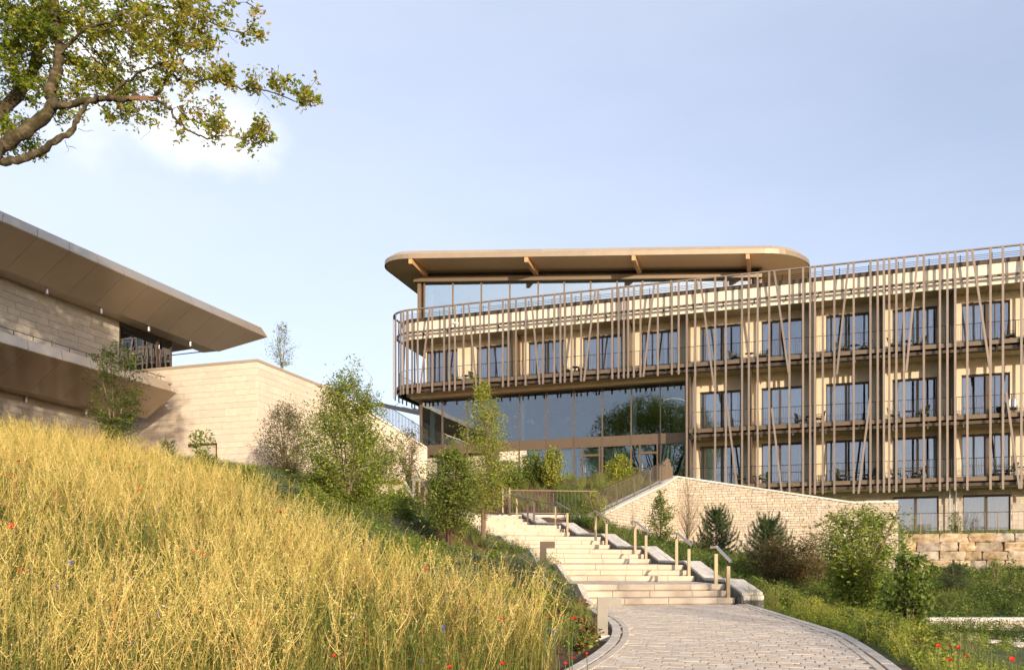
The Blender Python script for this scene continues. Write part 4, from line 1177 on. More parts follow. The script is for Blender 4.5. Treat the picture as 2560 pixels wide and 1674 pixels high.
# cheek wall on the right with sloping cap stones
cheek = thing('cheek_wall', (5.4, 19.5, -.8), 'low stepped granite wall with light cap stones along the right of the garden stairs', 'wall')
prof = []
for f in range(6):
    a0, b0, h0 = stepends(f, 0); a2, b2, h2 = stepends(f, 2); u = (b0 - a0) / np.linalg.norm(b0 - a0); nn = np.array([-u[1], u[0]])
    lo = b2 - nn * (.55 if f else .30) + u * (.03); hi = b0 + nn * .05 + u * .03
    prof.append((lo, h2 - RISE + (.10 if f else .27), u)); prof.append((hi, h0 + .11, u))
CW = .52
for i in range(len(prof) - 1):
    (p, zp, u), (q, zq, u2) = prof[i], prof[i + 1]; zb = min(zp, zq) - .55
    mb = MB(); mb.add([(*p, zb), (*q, zb), (*(q + u * CW), zb), (*(p + u * CW), zb), (*p, zp - .05), (*q, zq - .05), (*(q + u * CW), zq - .05), (*(p + u * CW), zp - .05)], [(0, 3, 2, 1), (4, 5, 6, 7), (0, 1, 5, 4), (1, 2, 6, 5), (2, 3, 7, 6), (3, 0, 4, 7)])
    mb.build('core', M_mortar, cheek)
    slope = i % 2 == 0
    # granite blocks on the stair side
    Ls = np.linalg.norm(q - p); n = max(2, int(Ls / .22)); dirv = (q - p) / Ls
    for c in range(n):
        for r_ in range(3 if slope else 2):
            t0, t1 = c / n, (c + 1) / n; zt = zp + (zq - zp) * (t0 + t1) / 2 - .055
            a_ = p + (q - p) * t0 - u * .025; mb = MB(); mb.tint = random.random(); zt -= r_ * .105
            j = random.uniform(0, .012)
            v0 = zp + (zq - zp) * t0 - .055 - r_ * .105; v1 = zp + (zq - zp) * t1 - .055 - r_ * .105
            e_ = p + (q - p) * t1 - u * .025 - dirv * .01
            mb.add([(*(a_ - u * j), v0 - .098), (*(e_ - u * j), v1 - .098), (*(e_ + u * .03), v1 - .098), (*(a_ + u * .03), v0 - .098), (*(a_ - u * j), v0), (*(e_ - u * j), v1), (*(e_ + u * .03), v1), (*(a_ + u * .03), v0)], [(0, 3, 2, 1), (4, 5, 6, 7), (0, 1, 5, 4), (1, 2, 6, 5), (2, 3, 7, 6), (3, 0, 4, 7)])
            mb.build('granite_block', M_granite, cheek)
    # cap stones
    rows = 3; n = max(2, int(Ls / .42))
    for r_ in range(rows):
        off = random.uniform(-.3, .3) / n
        for c in range(n):
            t0 = max(0, c / n + (off if c else 0)); t1 = min(1, (c + 1) / n + (off if c < n - 1 else 0))
            w0, w1 = CW * r_ / rows - .02, CW * (r_ + 1) / rows - .025
            a_ = p + (q - p) * t0; b_ = p + (q - p) * t1 - dirv * .008; z0 = zp + (zq - zp) * t0; z1 = zp + (zq - zp) * t1; jj = random.uniform(-.006, .008)
            mb = MB(); mb.tint = random.random()
            V = [(*(a_ + u * w0), z0), (*(b_ + u * w0), z1), (*(b_ + u * w1), z1), (*(a_ + u * w1), z0)]
            mb.add([(x, y, zz - .06) for x, y, zz in V] + [(x, y, zz + jj) for x, y, zz in V], [(0, 3, 2, 1), (4, 5, 6, 7), (0, 1, 5, 4), (1, 2, 6, 5), (2, 3, 7, 6), (3, 0, 4, 7)])
            mb.build('cap_stone', M_capst if True else M_granite, cheek)
# rough front end of the cheek wall
p, zp, u = prof[0]; nn = np.array([-u[1], u[0]])
for r_ in range(3):
    for c in range(3):
        o = p + u * (c * CW / 3) - nn * .03
        mb = MB(); mb.tint = random.random(); mb.frame((*o, zp - .17 - r_ * .115), (*(u * (CW / 3 - .01)), 0), (*(nn * .05), 0), (0, 0, .105)); mb.build('end_block', M_capst if r_ == 0 else M_granite, cheek)

# handrails
def handrail(name_lbl, p1, z1, p2, z2, h=.90, posts=True, ext=.30):
    t = thing('handrail', (*p1, z1), name_lbl, 'handrail', 'short handrails beside the stair flights')
    d = p2 - p1; n = np.linalg.norm(d); d /= n
    for p, z in ((p1, z1), (p2, z2)):
        mb = MB(); mb.tint = random.random(); mb.frame((p[0] - .038, p[1] - .038, z), (.076, 0, 0), (0, .076, 0), (0, 0, h - .16)); mb.build('post', M_post, t)
        mb = MB(); mb.tube([(p[0], p[1], z + h - .16), (p[0], p[1], z + h - .03)], .012, 6); mb.build('bracket', M_dark, t)
    e = .32
    a = np.array([p1[0] + .0, p1[1], z1 + h]); b = np.array([p2[0], p2[1], z2 + h])
    mb = MB(); mb.bar(a + [d[0] * .06, d[1] * .06, 0], b + (b - a) / np.linalg.norm(b - a) * .18, .055, .05); mb.bar(a - [d[0] * e, d[1] * e, 0], a + [d[0] * .06, d[1] * .06, 0], .055, .05); mb.build('rail', M_steel, t)
    return t
HL = ['nearest tan handrail by the bottom flight of the stairs', 'second tan handrail up the stairs, in front of the small green tree', 'third tan handrail up the stairs, against the foot of the brick wall', 'fourth tan handrail up the stairs, where the sloping wall begins', 'fifth tan handrail up, in front of the dark bar fence', 'topmost tan handrail of the stairs beside the end of the bar fence']
for f in range(6):
    a0, b0, h0 = stepends(f, 0); a2, b2, h2 = stepends(f, 2); u = (b0 - a0) / np.linalg.norm(b0 - a0); nn = np.array([-u[1], u[0]])
    handrail(HL[f], b0 - u * .17 + nn * .12, h0, b2 - u * .15 + nn * .05 , h2, .88)
# long rail beside the highest landing
a0, b0, h0 = stepends(5, 0); a5, b5, h5 = stepends(4, 0); u = (b0 - a0) / np.linalg.norm(b0 - a0); nn = np.array([-u[1], u[0]])
t = thing('handrail', (*(b0 + nn * .8), h0), 'long thin handrail running down beside the top landing, left of the bar fence', 'handrail')
A_ = np.array([*(b0 + nn * .2 - u * .45), h0]); B_ = np.array([*(b5 + u * .05 + nn * .3), h5])
for p in (A_, (A_ + B_) / 2 + [0, 0, .05]):
    mb = MB(); mb.frame((p[0] - .04, p[1] - .04, p[2] - .1), (.08, 0, 0), (0, .08, 0), (0, 0, .88)); mb.build('post', M_frame, t)
mb = MB(); mb.bar(A_ + [0, 0, .88], B_ + [0, 0, .75], .05, .05); mb.bar(A_ + [-.35, .1, .90], A_ + [0, 0, .88], .05, .05); mb.build('rail', M_steel, t)
# upper stairs
up_ = thing('upper_stairs', (-6.5, 42, 3.2), 'upper pale stone flight half hidden behind the big shrub', 'stairs')
for k in range(9):
    zt = 3.38 + k * .15; c = np.array([-4.75 - k * .115, 41.6 + k * .36])
    for j in range(3):
        mb = MB(); o = c - np.array([1.15, .3]) * (j + 1); mb.frame((*o, zt - .146), (1.143, .298, 0), (-.09, .38, 0), (0, 0, .146)); mb.build('step_block', M_step, up_)
mb = MB(); mb.prism([(-4.72, 41.2, 3.1), (-4.72, 41.2, 3.42), (-5.75, 44.9, 4.85), (-5.9, 45.6, 4.88), (-5.9, 45.6, 4.2)], (.13, .03, 0)); mb.build('edge_strip', M_kerb, up_)
t = thing('handrail', (-4.4, 41.5, 3.3), 'tan handrail of the upper flight behind the big green shrub', 'handrail')
pts = [(-4.2, 41.0, 3.15), (-4.62, 42.6, 3.85), (-5.05, 44.2, 4.5)]
for p in pts: mb = MB(); mb.frame((p[0] - .045, p[1] - .045, p[2]), (.09, 0, 0), (0, .09, 0), (0, 0, .8)); mb.build('post', M_post, t)
mb = MB(); mb.bar((pts[0][0] + .2, pts[0][1] - .7, pts[0][2] + .66), (pts[2][0], pts[2][1], pts[2][2] + .95), .055, .05); mb.bar((pts[2][0], pts[2][1], pts[2][2] + .95), (pts[2][0] - .3, pts[2][1] + .3, pts[2][2] + .97), .055, .05); mb.build('rail', M_steel, t)

# ---------------- retaining walls ----------------
def brickwall(parent, p, q, zt_p, zt_q, zb_p, zb_q, m=M_brick, ch=.125, bw=.25, thick=.4, side=-1, back=None, limit=300, pieces=None, coping=True):
    p = np.array(p, float); q = np.array(q, float); Ls = np.linalg.norm(q - p); d = (q - p) / Ls; nn = np.array([d[1], -d[0]])
    mb = MB(); A_ = [(*p, zb_p), (*q, zb_q), (*q, zt_q), (*p, zt_p)]
    mb.prism([(x - nn[0] * .03, y - nn[1] * .03, z) for x, y, z in A_], (-nn[0] * (thick - .03), -nn[1] * (thick - .03), 0)); mb.build('core', M_mortar, parent)
    pc = pieces or Pieces(parent, 'brick', m, 'brick')
    rz = math.atan2(d[1], d[0]); z = min(zb_p, zb_q); row = 0
    while z < max(zt_p, zt_q):
        h = ch * random.choice([1, 1, .8, 1.25]); s = -random.random() * bw
        while s < Ls:
            w = bw * random.uniform(.6, 1.35); a, b = max(0, s), min(Ls, s + w)
            if b - a > .05:
                c = (a + b) / 2; lo = zb_p + (zb_q - zb_p) * c / Ls; hi = min(zt_p + (zt_q - zt_p) * a / Ls, zt_p + (zt_q - zt_p) * b / Ls)
                z0, z1 = z, min(z + h, hi)
                if z1 - z0 > .03 and z1 > lo:
                    pos = p + d * c + nn * random.uniform(-.022, .006); pc.add((*pos, (z0 + z1) / 2), (b - a - .014, .09, z1 - z0 - .013), rz)
            s += w
        z += h; row += 1
    if pieces is None: pc.finish(limit)
    if coping:
        n = max(1, int(Ls / 1.0))
        for i in range(n):
            t0, t1 = i / n, (i + 1) / n - .006 / Ls; a = p + d * Ls * t0 + nn * .05; b = p + d * Ls * t1 + nn * .05; za = zt_p + (zt_q - zt_p) * t0; zb = zt_p + (zt_q - zt_p) * t1
            mb = MB(); mb.tint = random.random(); mb.prism([(*a, za), (*b, zb), (*b, zb + .09), (*a, za + .09)], (-nn[0] * (thick + .1), -nn[1] * (thick + .1), 0)); mb.build('coping_stone', M_coping, parent)
W2l = lambda x: 47.85 - .3325 * x
bigw = thing('brick_retaining_wall', (14, 43, 0), 'large split limestone retaining wall with sloping top in front of the hotel', 'wall')
x0, x1, x2 = 8.72, 16.9, 18.85
pcs = Pieces(bigw, 'brick', M_brick, 'brick')
brickwall(bigw, (x0, W2l(x0)), (x1, W2l(x1)), 5.0, 3.42, .0, -.5, pieces=pcs)
brickwall(bigw, (x1, W2l(x1)), (x2, W2l(x2)), 3.42, 3.42, -.5, -.5, pieces=pcs)
pcs.finish(300)
mb = MB(); mb.frame((x2, W2l(x2), -.5), (.4, 1.5, 0), (-.1, .04, 0), (0, 0, 3.9)); mb.build('end_face', M_mortar, bigw)
slw = thing('sloping_garden_wall', (6.3, 40.5, .5), 'brick garden wall whose coping climbs from the stairs to the high retaining wall', 'wall')
brickwall(slw, (3.75, 36.6), (7.75, 43.4), 2.38, 4.42, .8, .5, thick=.62, limit=300)
brickwall(slw, (7.75, 43.4), (8.72, 45.0), 4.42, 5.02, .5, .3, thick=.62, limit=40)
low = thing('low_garden_wall', (1.5, 36.3, 2), 'low stone wall under the dark bar fence at the head of the stairs', 'wall')
brickwall(low, (-.55, 36.15), (3.75, 36.6), 2.36, 2.36, 1.4, 1.2, ch=.14, bw=.4, thick=.35, limit=120)
# boulder wall
bw_ = thing('boulder_wall', (24, 42, -.2), 'wall of large rough quarry blocks under the ground floor terrace', 'wall')
pcb = Pieces(bw_, 'boulder', M_boulder, 'boulder')
bl = lambda x: 49.45 - .3325 * x
rb = random.Random(4); dB = np.array([.949, -.3155]); rzB = math.atan2(dB[1], dB[0])
for row in range(5):
    s = 18.5 / .949 + rb.uniform(-.5, 0) + row * .1; hh = .44
    while s < 41:
        w = rb.uniform(.7, 1.35); x = s * .949 - .0; c = s + w / 2; X = c * .949
        pcb.add((X, bl(X) + .1 + row * .05 + rb.uniform(-.05, .05), -.28 + row * .44 + .22), (w + .01, .8, hh + .01 + rb.uniform(-.03, .02)), rzB + rb.uniform(-.02, .02)); s += w
pcb.finish(300)
mb = MB(); a = np.array([18.6, bl(18.6) + .25]); mb.frame((*a, -.6), (*(dB * 22), 0), (.12, .36, 0), (0, 0, 2.35)); mb.build('fill', M_soil, bw_)
# terrace rail
tr = thing('terrace_railing', (24, 42.5, 1.95), 'thin dark railing along the grassy ground floor terrace', 'railing')
mb = MB(); a = np.array([19.0, bl(19.0) + .55]); e = a + dB * 21
mb.tube([(*a, 2.98), (*e, 2.98)], .018, 5); mb.tube([(*a, 2.08), (*e, 2.08)], .014, 5)
for s in np.arange(0, 21, 1.75): p = a + dB * s; mb.bar((*p, 1.85), (*p, 2.98), .035, .02)
mb.build('frame', M_frame, tr)
for s in np.arange(.12, 21, .24):
    p = a + dB * s; mb = MB(); mb.bar((*p, 2.08), (*p, 2.98), .013, .013); mb.build('baluster', M_frame, tr)
# bar fence
M_fbar = mat('dark bronze fence bars', (.07, .05, .033), (.085, .06, .04), rough=.5)
fence = thing('bar_fence', (1.4, 36.5, 2.4), 'dark bronze bar fence rising from the stair head along the sloping wall', 'fence')
fp = [(-.45, 36.4, 2.46), (3.7, 36.85, 2.46), (7.55, 43.5, 4.5), (7.95, 44.2, 4.5)]
mb = MB()
for i in range(3):
    a, b = np.array(fp[i]), np.array(fp[i + 1]); mb.bar(a + [0, 0, 1.05], b + [0, 0, 1.05], .05, .03); mb.bar(a + [0, 0, .08], b + [0, 0, .08], .04, .03)
mb.build('rail', M_frame, fence)
for i in range(3):
    a, b = np.array(fp[i]), np.array(fp[i + 1]); n = int(np.linalg.norm(b - a) / .155)
    for k in range(n):
        p = a + (b - a) * k / n; mb = MB(); mb.tint = random.random(); w = .018 if k % 14 else .05; mb.frame((p[0] - w / 2, p[1] - .01, p[2] + .08 - (.1 if w > .03 else 0)), (w, 0, 0), (0, .02, 0), (0, 0, .97)); mb.build('post' if w > .03 else 'bar', M_fbar, fence)
mb = MB(); p0 = PZ(1650, 1211, 44.2); p1 = PZ(1682, 1211, 44.6)
for k in range(8):
    a = l3(p0, p1, k / 8); b = l3(p0, p1, (k + .93) / 8); q = (k + .5) / 8; h1 = np.interp(q, [0, .62, 1], [.95, 1.45, .55 + .3]); mb = MB(); mb.tint = random.random()
    mb.prism([a, b, b + [0, 0, h1], a + [0, 0, h1]], (.02, .08, 0)); mb.build('panel_board', M_bronze, fence)
# fence return at the stair head (tan posts)
for k, px in enumerate((1257, 1266, 1274)):
    p = PZ(px, 1281, 36.3); mb = MB(); mb.frame(p - [.035, .03, 0], (.07, 0, 0), (0, .06, 0), (0, 0, 1.06)); mb.build('post', M_post if k != 1 else M_frame, fence)
# back slope fence and wall at left behind the big shrub
bk = thing('upper_slope_wall', (-7.5, 55, 5), 'pale stone wall on the slope left of the hotel topped by a dark bar fence', 'wall')
a = PZ(812, 962, 58); b = PZ(1068, 1122, 58)
mb = MB(); mb.prism([np.array([a[0], 57.8, 4.5]), np.array([b[0], 57.8, 4.5]), np.array([b[0], 57.8, b[2]]), np.array([a[0], 57.8, a[2]])], (0, .4, 0)); mb.build('wall', M_stone, bk)
mb = MB(); mb.prism([a + [0, -.3, 0], b + [0, -.3, 0], b + [0, -.3, .12], a + [0, -.3, .12]], (0, .6, 0)); mb.build('coping', M_coping, bk)
mb = MB(); mb.bar(l3(a, b, .42) + [0, 0, 1.25], b + [0, 0, 1.25], .06, .04); mb.build('fence_rail', M_dark, bk)
for t in np.linspace(.42, 1, 42):
    p = l3(a, b, t); mb = MB(); mb.bar(p + [0, 0, .1], p + [0, 0, 1.25], .035 if int(round((t - .42) * 70)) % 7 else .07, .03); mb.build('fence_bar', M_dark, bk)
# lower garden wall at right
lw = thing('lower_garden_wall', (16, 24, -1.8), 'long low brick wall with pale coping crossing the right garden', 'wall')
brickwall(lw, (9.9, 23.95), (27, 24.2), -1.36, -1.36, -2.1, -2.1, ch=.10, bw=.27, thick=.34, limit=300)
# lower path at right
lp = tag(bpy.data.objects.new('lower_path', None), kind='structure'); COL.objects.link(lp); ORG[lp.name] = np.zeros(3)
pv = Pieces(lp, 'paver', M_paver, 'paver'); A2 = R(24); ca, sa_ = math.cos(A2), math.sin(A2)
def lowin(x, y):
    yc = np.interp(x, [9.8, 11, 12.5, 14, 17, 26], [23.0, 22.3, 21.3, 20.1, 18.6, 17.5]); return abs(y - yc) < 1.25 and x > 10.4 + .3 * math.sin(y)
v = []; 
for x in np.arange(9.9, 27, .5):
    yc = np.interp(x, [9.8, 11, 12.5, 14, 17, 26], [23.0, 22.3, 21.3, 20.1, 18.6, 17.5]); v.append((x, yc))
mb = MB(); mb.wall([(x, y - 1.25) for x, y in v], [(x, y + 1.25) for x, y in v], [gz(x, y) - .2 for x, y in v], [gz(x, y) + .005 for x, y in v]); mb.build('sand_bed', M_sand, lp)
for i in range(-60, 60):
    for j in range(-60, 60):
        u_, w_ = (i + .5 * (j % 2)) * .335, j * .215; x = 15 + u_ * ca - w_ * sa_; y = 20 + u_ * sa_ + w_ * ca
        if lowin(x, y) and x < 18: pv.add((x, y, gz(x, y) + .03), (.318, .198, .06), A2)
pv.finish(300)

# bollard lights
def bollard(p, h, label, grp=None, M_grey=M_grey):
    t = thing('bollard_light', p, label, 'lamp', grp); x, y, z = p; w = .155
    mb = MB(); mb.frame((x - w / 2, y - .04, z - .06), (w, 0, 0), (0, .085, 0), (0, 0, h)); mb.build('post', M_grey, t)
    mb = MB(); mb.frame((x - w / 2 - .0, y - .043, z + h - .06), (.36, 0, 0), (0, .09, 0), (0, 0, .155)); mb.build('lamp_head', M_grey, t)
    mb = MB(); mb.frame((x + w / 2 + .02, y - .03, z + h - .064), (.17, 0, 0), (0, .06, 0), (0, 0, .003)); mb.build('lens', M_white, t)
    mb = MB(); mb.frame((x - w / 2 - .03, y - .07, z - .1), (w + .06, 0, 0), (0, .14, 0), (0, 0, .12)); mb.build('foot', M_kerb, t)
def atpx(px, py, lo=4, hi=60):
    """ground point under a photo pixel"""
    ds = np.linspace(lo, hi, 1600); X = (px - 1280) / F * ds; z = hz_(X, ds); ray = (HZ - py) / F * ds
    i = np.argmax(z >= ray); return np.array([X[i], ds[i], z[i]])
d = 12.7; p = np.array([(1506 - 1280) / F * d, d, (HZ - 1590) / F * d]); bollard(p, .49, 'grey right angled bollard light beside the curved path edge, nearest the camera')
p = np.array([(1358 - 1280) / F * 20.6, 20.6, gz(.76, 20.6)]); bollard(p, (HZ - 1352) / F * 20.6 - p[2] - .1, 'dark bollard light half hidden by the juniper beside the stairs', M_grey=M_frame)
p = np.array([-5.15 + .25, 42.6, 3.9]); bollard(p, .85, 'pale bollard light by the upper flight handrail')
# ---------------- leaf materials ----------------
def lm(n, a, b, c, **k): return leafmat(n, [a, b, c], **k)
LG = lm('fresh green leaves', (0.111, 0.169, 0.025), (0.215, 0.281, 0.044), (0.390, 0.419, 0.075))
LM = lm('mid green leaves', (0.078, 0.131, 0.025), (0.156, 0.219, 0.039), (0.286, 0.319, 0.067))
LY = lm('yellow green leaves', (0.169, 0.219, 0.032), (0.325, 0.356, 0.052), (0.507, 0.481, 0.086))
LO = lm('olive leaves', (.075, .080, .035), (.15, .15, .062), (.24, .22, .09))
LR = lm('reddish olive leaves', (0.081, 0.078, 0.026), (0.162, 0.124, 0.042), (0.257, 0.156, 0.066))
LOAK = leafmat('oak leaves', [(.09, .15, .018), (.17, .25, .026), (.29, .35, .04), (.44, .43, .06), (.46, .30, .10)], transl=.5)
LP = lm('pine needles', (0.030, 0.058, 0.022), (0.061, 0.104, 0.033), (0.115, 0.163, 0.054), transl=.15)
LJ = lm('juniper sprays', (0.068, 0.111, 0.054), (0.128, 0.176, 0.078), (0.270, 0.280, 0.114), transl=.2)
LD = leafmat('dry meadow stalks', [(.21, .23, .05), (.44, .37, .095), (.68, .54, .17), (.84, .71, .30), (.56, .34, .11)], transl=.25, rough=.7)
LU = leafmat('meadow under growth', [(.055, .085, .016), (.12, .16, .030), (.24, .25, .055), (.34, .24, .085)], transl=.3)
LGR = leafmat('ornamental grass blades', [(.09, .13, .028), (.17, .21, .050), (.30, .31, .09), (.50, .44, .17)], transl=.35)
LGD = leafmat('deep green bed leaves', [(0.034, 0.072, 0.017), (0.074, 0.130, 0.026), (0.135, 0.195, 0.042), (0.230, 0.273, 0.060)], transl=.3)
LGB = leafmat('blue green bed leaves', [(0.061, 0.098, 0.054), (0.135, 0.182, 0.102), (0.230, 0.273, 0.144)], transl=.25)
LRD = leafmat('dark red leaves', [(.08, .015, .012), (.16, .03, .022), (.25, .05, .03)], transl=.3)
LLV = leafmat('violet flower spikes', [(.07, .04, .13), (.14, .08, .24), (.22, .15, .33)], transl=.2)
LWF = leafmat('small white flowers', [(.6, .6, .5), (.8, .8, .7)], transl=.2)
LYF = leafmat('yellow flower plates', [(.5, .45, .06), (.7, .62, .10)], transl=.2)
LPO = leafmat('poppy petals', [(.55, .015, .008), (.75, .03, .012), (.80, .10, .03)], transl=.35)
LCO = leafmat('cornflower petals', [(.06, .07, .50), (.12, .14, .65)], transl=.3)
LCH = leafmat('bark chips', [(.08, .038, .022), (.20, .10, .055), (.34, .19, .11)], transl=0)
M_bark = mat('brown bark', (.13, .10, .07), (.26, .21, .15), scale=18, rough=.95, bump=.8, bscale=60, stretch=(1, 1, .4))
M_barkoak = mat('mossy oak bark', (.034, .026, .014), (.15, .12, .08), scale=9, rough=1, bump=1, bscale=22, c3=(.064, .052, .025), detail=10)
M_barkred = mat('dark red bark', (.07, .035, .022), (.14, .075, .05), scale=18, rough=.8, bump=.4)
M_barkpale = mat('pale twig bark', (.19, .145, .09), (.28, .22, .14), scale=18, rough=.9, bump=.3)
M_barkwhite = mat('whitewashed bark', (.55, .54, .54), (.68, .67, .66), scale=18, rough=.9, bump=.3)
M_stake = mat('brown tree stake', (.13, .085, .055), (.17, .115, .075), scale=10, rough=.8)

# ---------------- vectorised leaves ----------------
def leaves(pos, size, r, up=.35, narrow=.5, droop=0., dirs=None, fold=.25, lobed=False):
    """rhombic folded leaves; returns verts, faces"""
    n = len(pos)
    if dirs is None:
        dirs = r.normal(size=(n, 3)); dirs[:, 2] = dirs[:, 2] * .6 - droop
    dirs = dirs / np.linalg.norm(dirs, axis=1)[:, None]
    nr = r.normal(size=(n, 3)) + np.array([0, 0, up * 3]); s = np.cross(dirs, nr); s /= np.maximum(np.linalg.norm(s, axis=1)[:, None], 1e-6)
    nn = np.cross(s, dirs)
    L_ = (size * r.uniform(.65, 1.25, n))[:, None]; W = L_ * narrow
    a = pos; t = pos + dirs * L_
    if not lobed:
        m = pos + dirs * L_ * .45
        b = m + s * W * .5 + nn * W * fold; c = m - s * W * .5 + nn * W * fold
        v = np.stack([a, b, t, c], 1).reshape(-1, 3)
        i = np.arange(n)[:, None] * 4
        f = np.concatenate([i + np.array([0, 1, 2]), i + np.array([0, 2, 3])], 0)
        return v, f, np.concatenate([np.arange(n)] * 2)
    ks = [(0, 0), (.28, .42), (.36, .18), (.62, .52), (.66, .20), (1.0, 0), (.66, -.20), (.62, -.52), (.36, -.18), (.28, -.42)]
    vs_ = [a + dirs * L_ * x + s * W * 1.3 * y + nn * W * abs(y) * fold * 1.5 for x, y in ks]
    v = np.stack(vs_, 1).reshape(-1, 3); i = np.arange(n)[:, None] * 10
    tr = [(0, 1, 2), (0, 2, 8), (0, 8, 9), (2, 3, 4), (2, 4, 6), (2, 6, 8), (6, 7, 8), (4, 5, 6)]
    f = np.concatenate([i + np.array(t_) for t_ in tr], 0)
    return v, f, np.concatenate([np.arange(n)] * len(tr))
class LB:   # leaf batch
    def __init__(s): s.v = []; s.f = []; s.t = []; s.n = 0
    def add(s, v, f, tint):
        s.v.append(v); s.f.append(f + s.n); s.t.append(tint); s.n += len(v)
    def put(s, pos, size, r, tint=(.0, 1.), tofs=0., **k):
        if not len(pos): return
        v, f, idx = leaves(np.asarray(pos, float), size, r, **k)
        t = r.beta(2.0, 2.4, len(pos)) * (tint[1] - tint[0]) + tint[0]
        s.add(v, f, np.clip(t + tofs, 0, 1)[idx])
    def build(s, name, m, parent=None, **kw):
        org = ORG[parent.name] if parent is not None else np.zeros(3)
        me = np_mesh(name, np.concatenate(s.v) - org, np.concatenate(s.f), np.concatenate(s.t))
        return tag(link_mesh(name, me, m, parent), **kw)
def curve(p, q, r, wob=.06, n=5, sag=.0):
    p = np.asarray(p, float); q = np.asarray(q, float); t = np.linspace(0, 1, n)[:, None]; L_ = np.linalg.norm(q - p)
    mid = r.normal(size=3) * wob * L_
    return p + (q - p) * t + mid * (4 * t * (1 - t)) * .5 + np.array([0, 0, 1.]) * (-sag * L_) * (4 * t * (1 - t))
def rows_tube(mb, pts, r0, r1, k=4):
    n = len(pts); mb.tube(pts, np.linspace(r0, r1, n), k, cap=False)

def plant(name, label, cat, base, height, radius, leafm, barkm, seed, nleaf=2500, lsize=.06, stems=3, trunk=.04, prof='round', clear=.15,
          ntwig=120, leader=True, group=None, twigup=.35, tint=(0, 1), narrow=.5, stem_spread=.6, droop=0., lean=(0, 0), lobed=False, sub=None):
    r = np.random.default_rng(seed); base = np.asarray(base, float)
    t = thing(name, base, label, cat, group)
    P = {'round': lambda h: math.sin(math.pi * min(1, max(0, h * .88 + .10))) ** .75, 'cone': lambda h: (1 - h) * .95 + .06, 'column': lambda h: (math.sin(math.pi * min(1, h * .80 + .16))) ** .6,
         'vase': lambda h: .25 + .85 * h if h < .75 else (1.05 - h) * 2.6 + .1, 'egg': lambda h: math.sin(math.pi * min(1, h ** .8 * .92 + .06)) ** .8}[prof]
    mb = MB(); ST = []
    for i in range(stems):
        a = 2 * math.pi * i / stems + r.uniform(-.5, .5); sp = stem_spread * radius * (0 if (stems == 1) else 1) * r.uniform(.5, 1.1)
        top = base + np.array([math.cos(a) * sp + lean[0], math.sin(a) * sp + lean[1], height * (r.uniform(.84, .98) if i or not leader else .97)])
        st = base + np.array([math.cos(a), math.sin(a), 0]) * (.06 * radius * (stems > 1)) + [0, 0, -.1]
        c = curve(st, top, r, .05, 9); 
        if stems > 1: u = np.linspace(0, 1, 9)[:, None]; c[:, :2] = st[:2] + (c[:, :2] - st[:2]) * (u ** .7 if False else u)
        ST.append(c); rows_tube(mb, c, trunk * (1 if stems == 1 else .7), trunk * .14, 6)
    lb = LB(); per = max(1, nleaf // ntwig)
    for i in range(ntwig):
        h = clear + (1 - clear) * r.beta(1.15, 1.3); a = r.uniform(0, 2 * math.pi); rad = radius * P((h - clear) / (1 - clear)) * r.uniform(.25, 1.0) ** .5 * r.uniform(.8, 1.25) * (1 + .20 * math.sin(3 * a + 6 * h + seed) + .14 * math.sin(5 * a - 11 * h + seed * 2))
        if r.random() < .10: rad *= .55; h = min(1.10, h + r.uniform(.06, .16))
        st = ST[r.integers(len(ST))]; hs = (st[:, 2] - base[2]) / height
        ax = np.array([np.interp(h, hs, st[:, k]) for k in range(3)])
        cen = base + np.array([lean[0] * h, lean[1] * h, 0])
        tip = np.array([cen[0] + math.cos(a) * rad, cen[1] + math.sin(a) * rad, base[2] + h * height])
        at = max(clear * .55, h - twigup * (np.linalg.norm((tip - ax)[:2]) / height) * 1.6 - .04)
        p = np.array([np.interp(at, hs, st[:, k]) for k in range(3)])
        c = curve(p, tip, r, .10, 6, sag=.06 + droop * .2)
        rows_tube(mb, c, trunk * .10 + .0015, .0018, 3)
        u = r.uniform(.28, 1.08, per) ** .62
        idx = np.clip(u * 5, 0, 4.999); k = idx.astype(int); fr = (idx - k)[:, None]
        pts = c[k] * (1 - fr) + c[np.minimum(k + 1, 5)] * fr
        Ls = np.linalg.norm(tip - p)
        pts = pts + r.normal(size=pts.shape) * np.array([1, 1, .8]) * max(.05, min(.16, Ls * .14)) * (.6 + lsize * 4)
        lb.put(pts, lsize * 1.22, r, tint=tint, tofs=r.normal() * .12, narrow=narrow, droop=droop, lobed=lobed)
    mb.build('trunk', barkm, t, smooth=True)
    lb.build('crown', leafm, t)
    return t
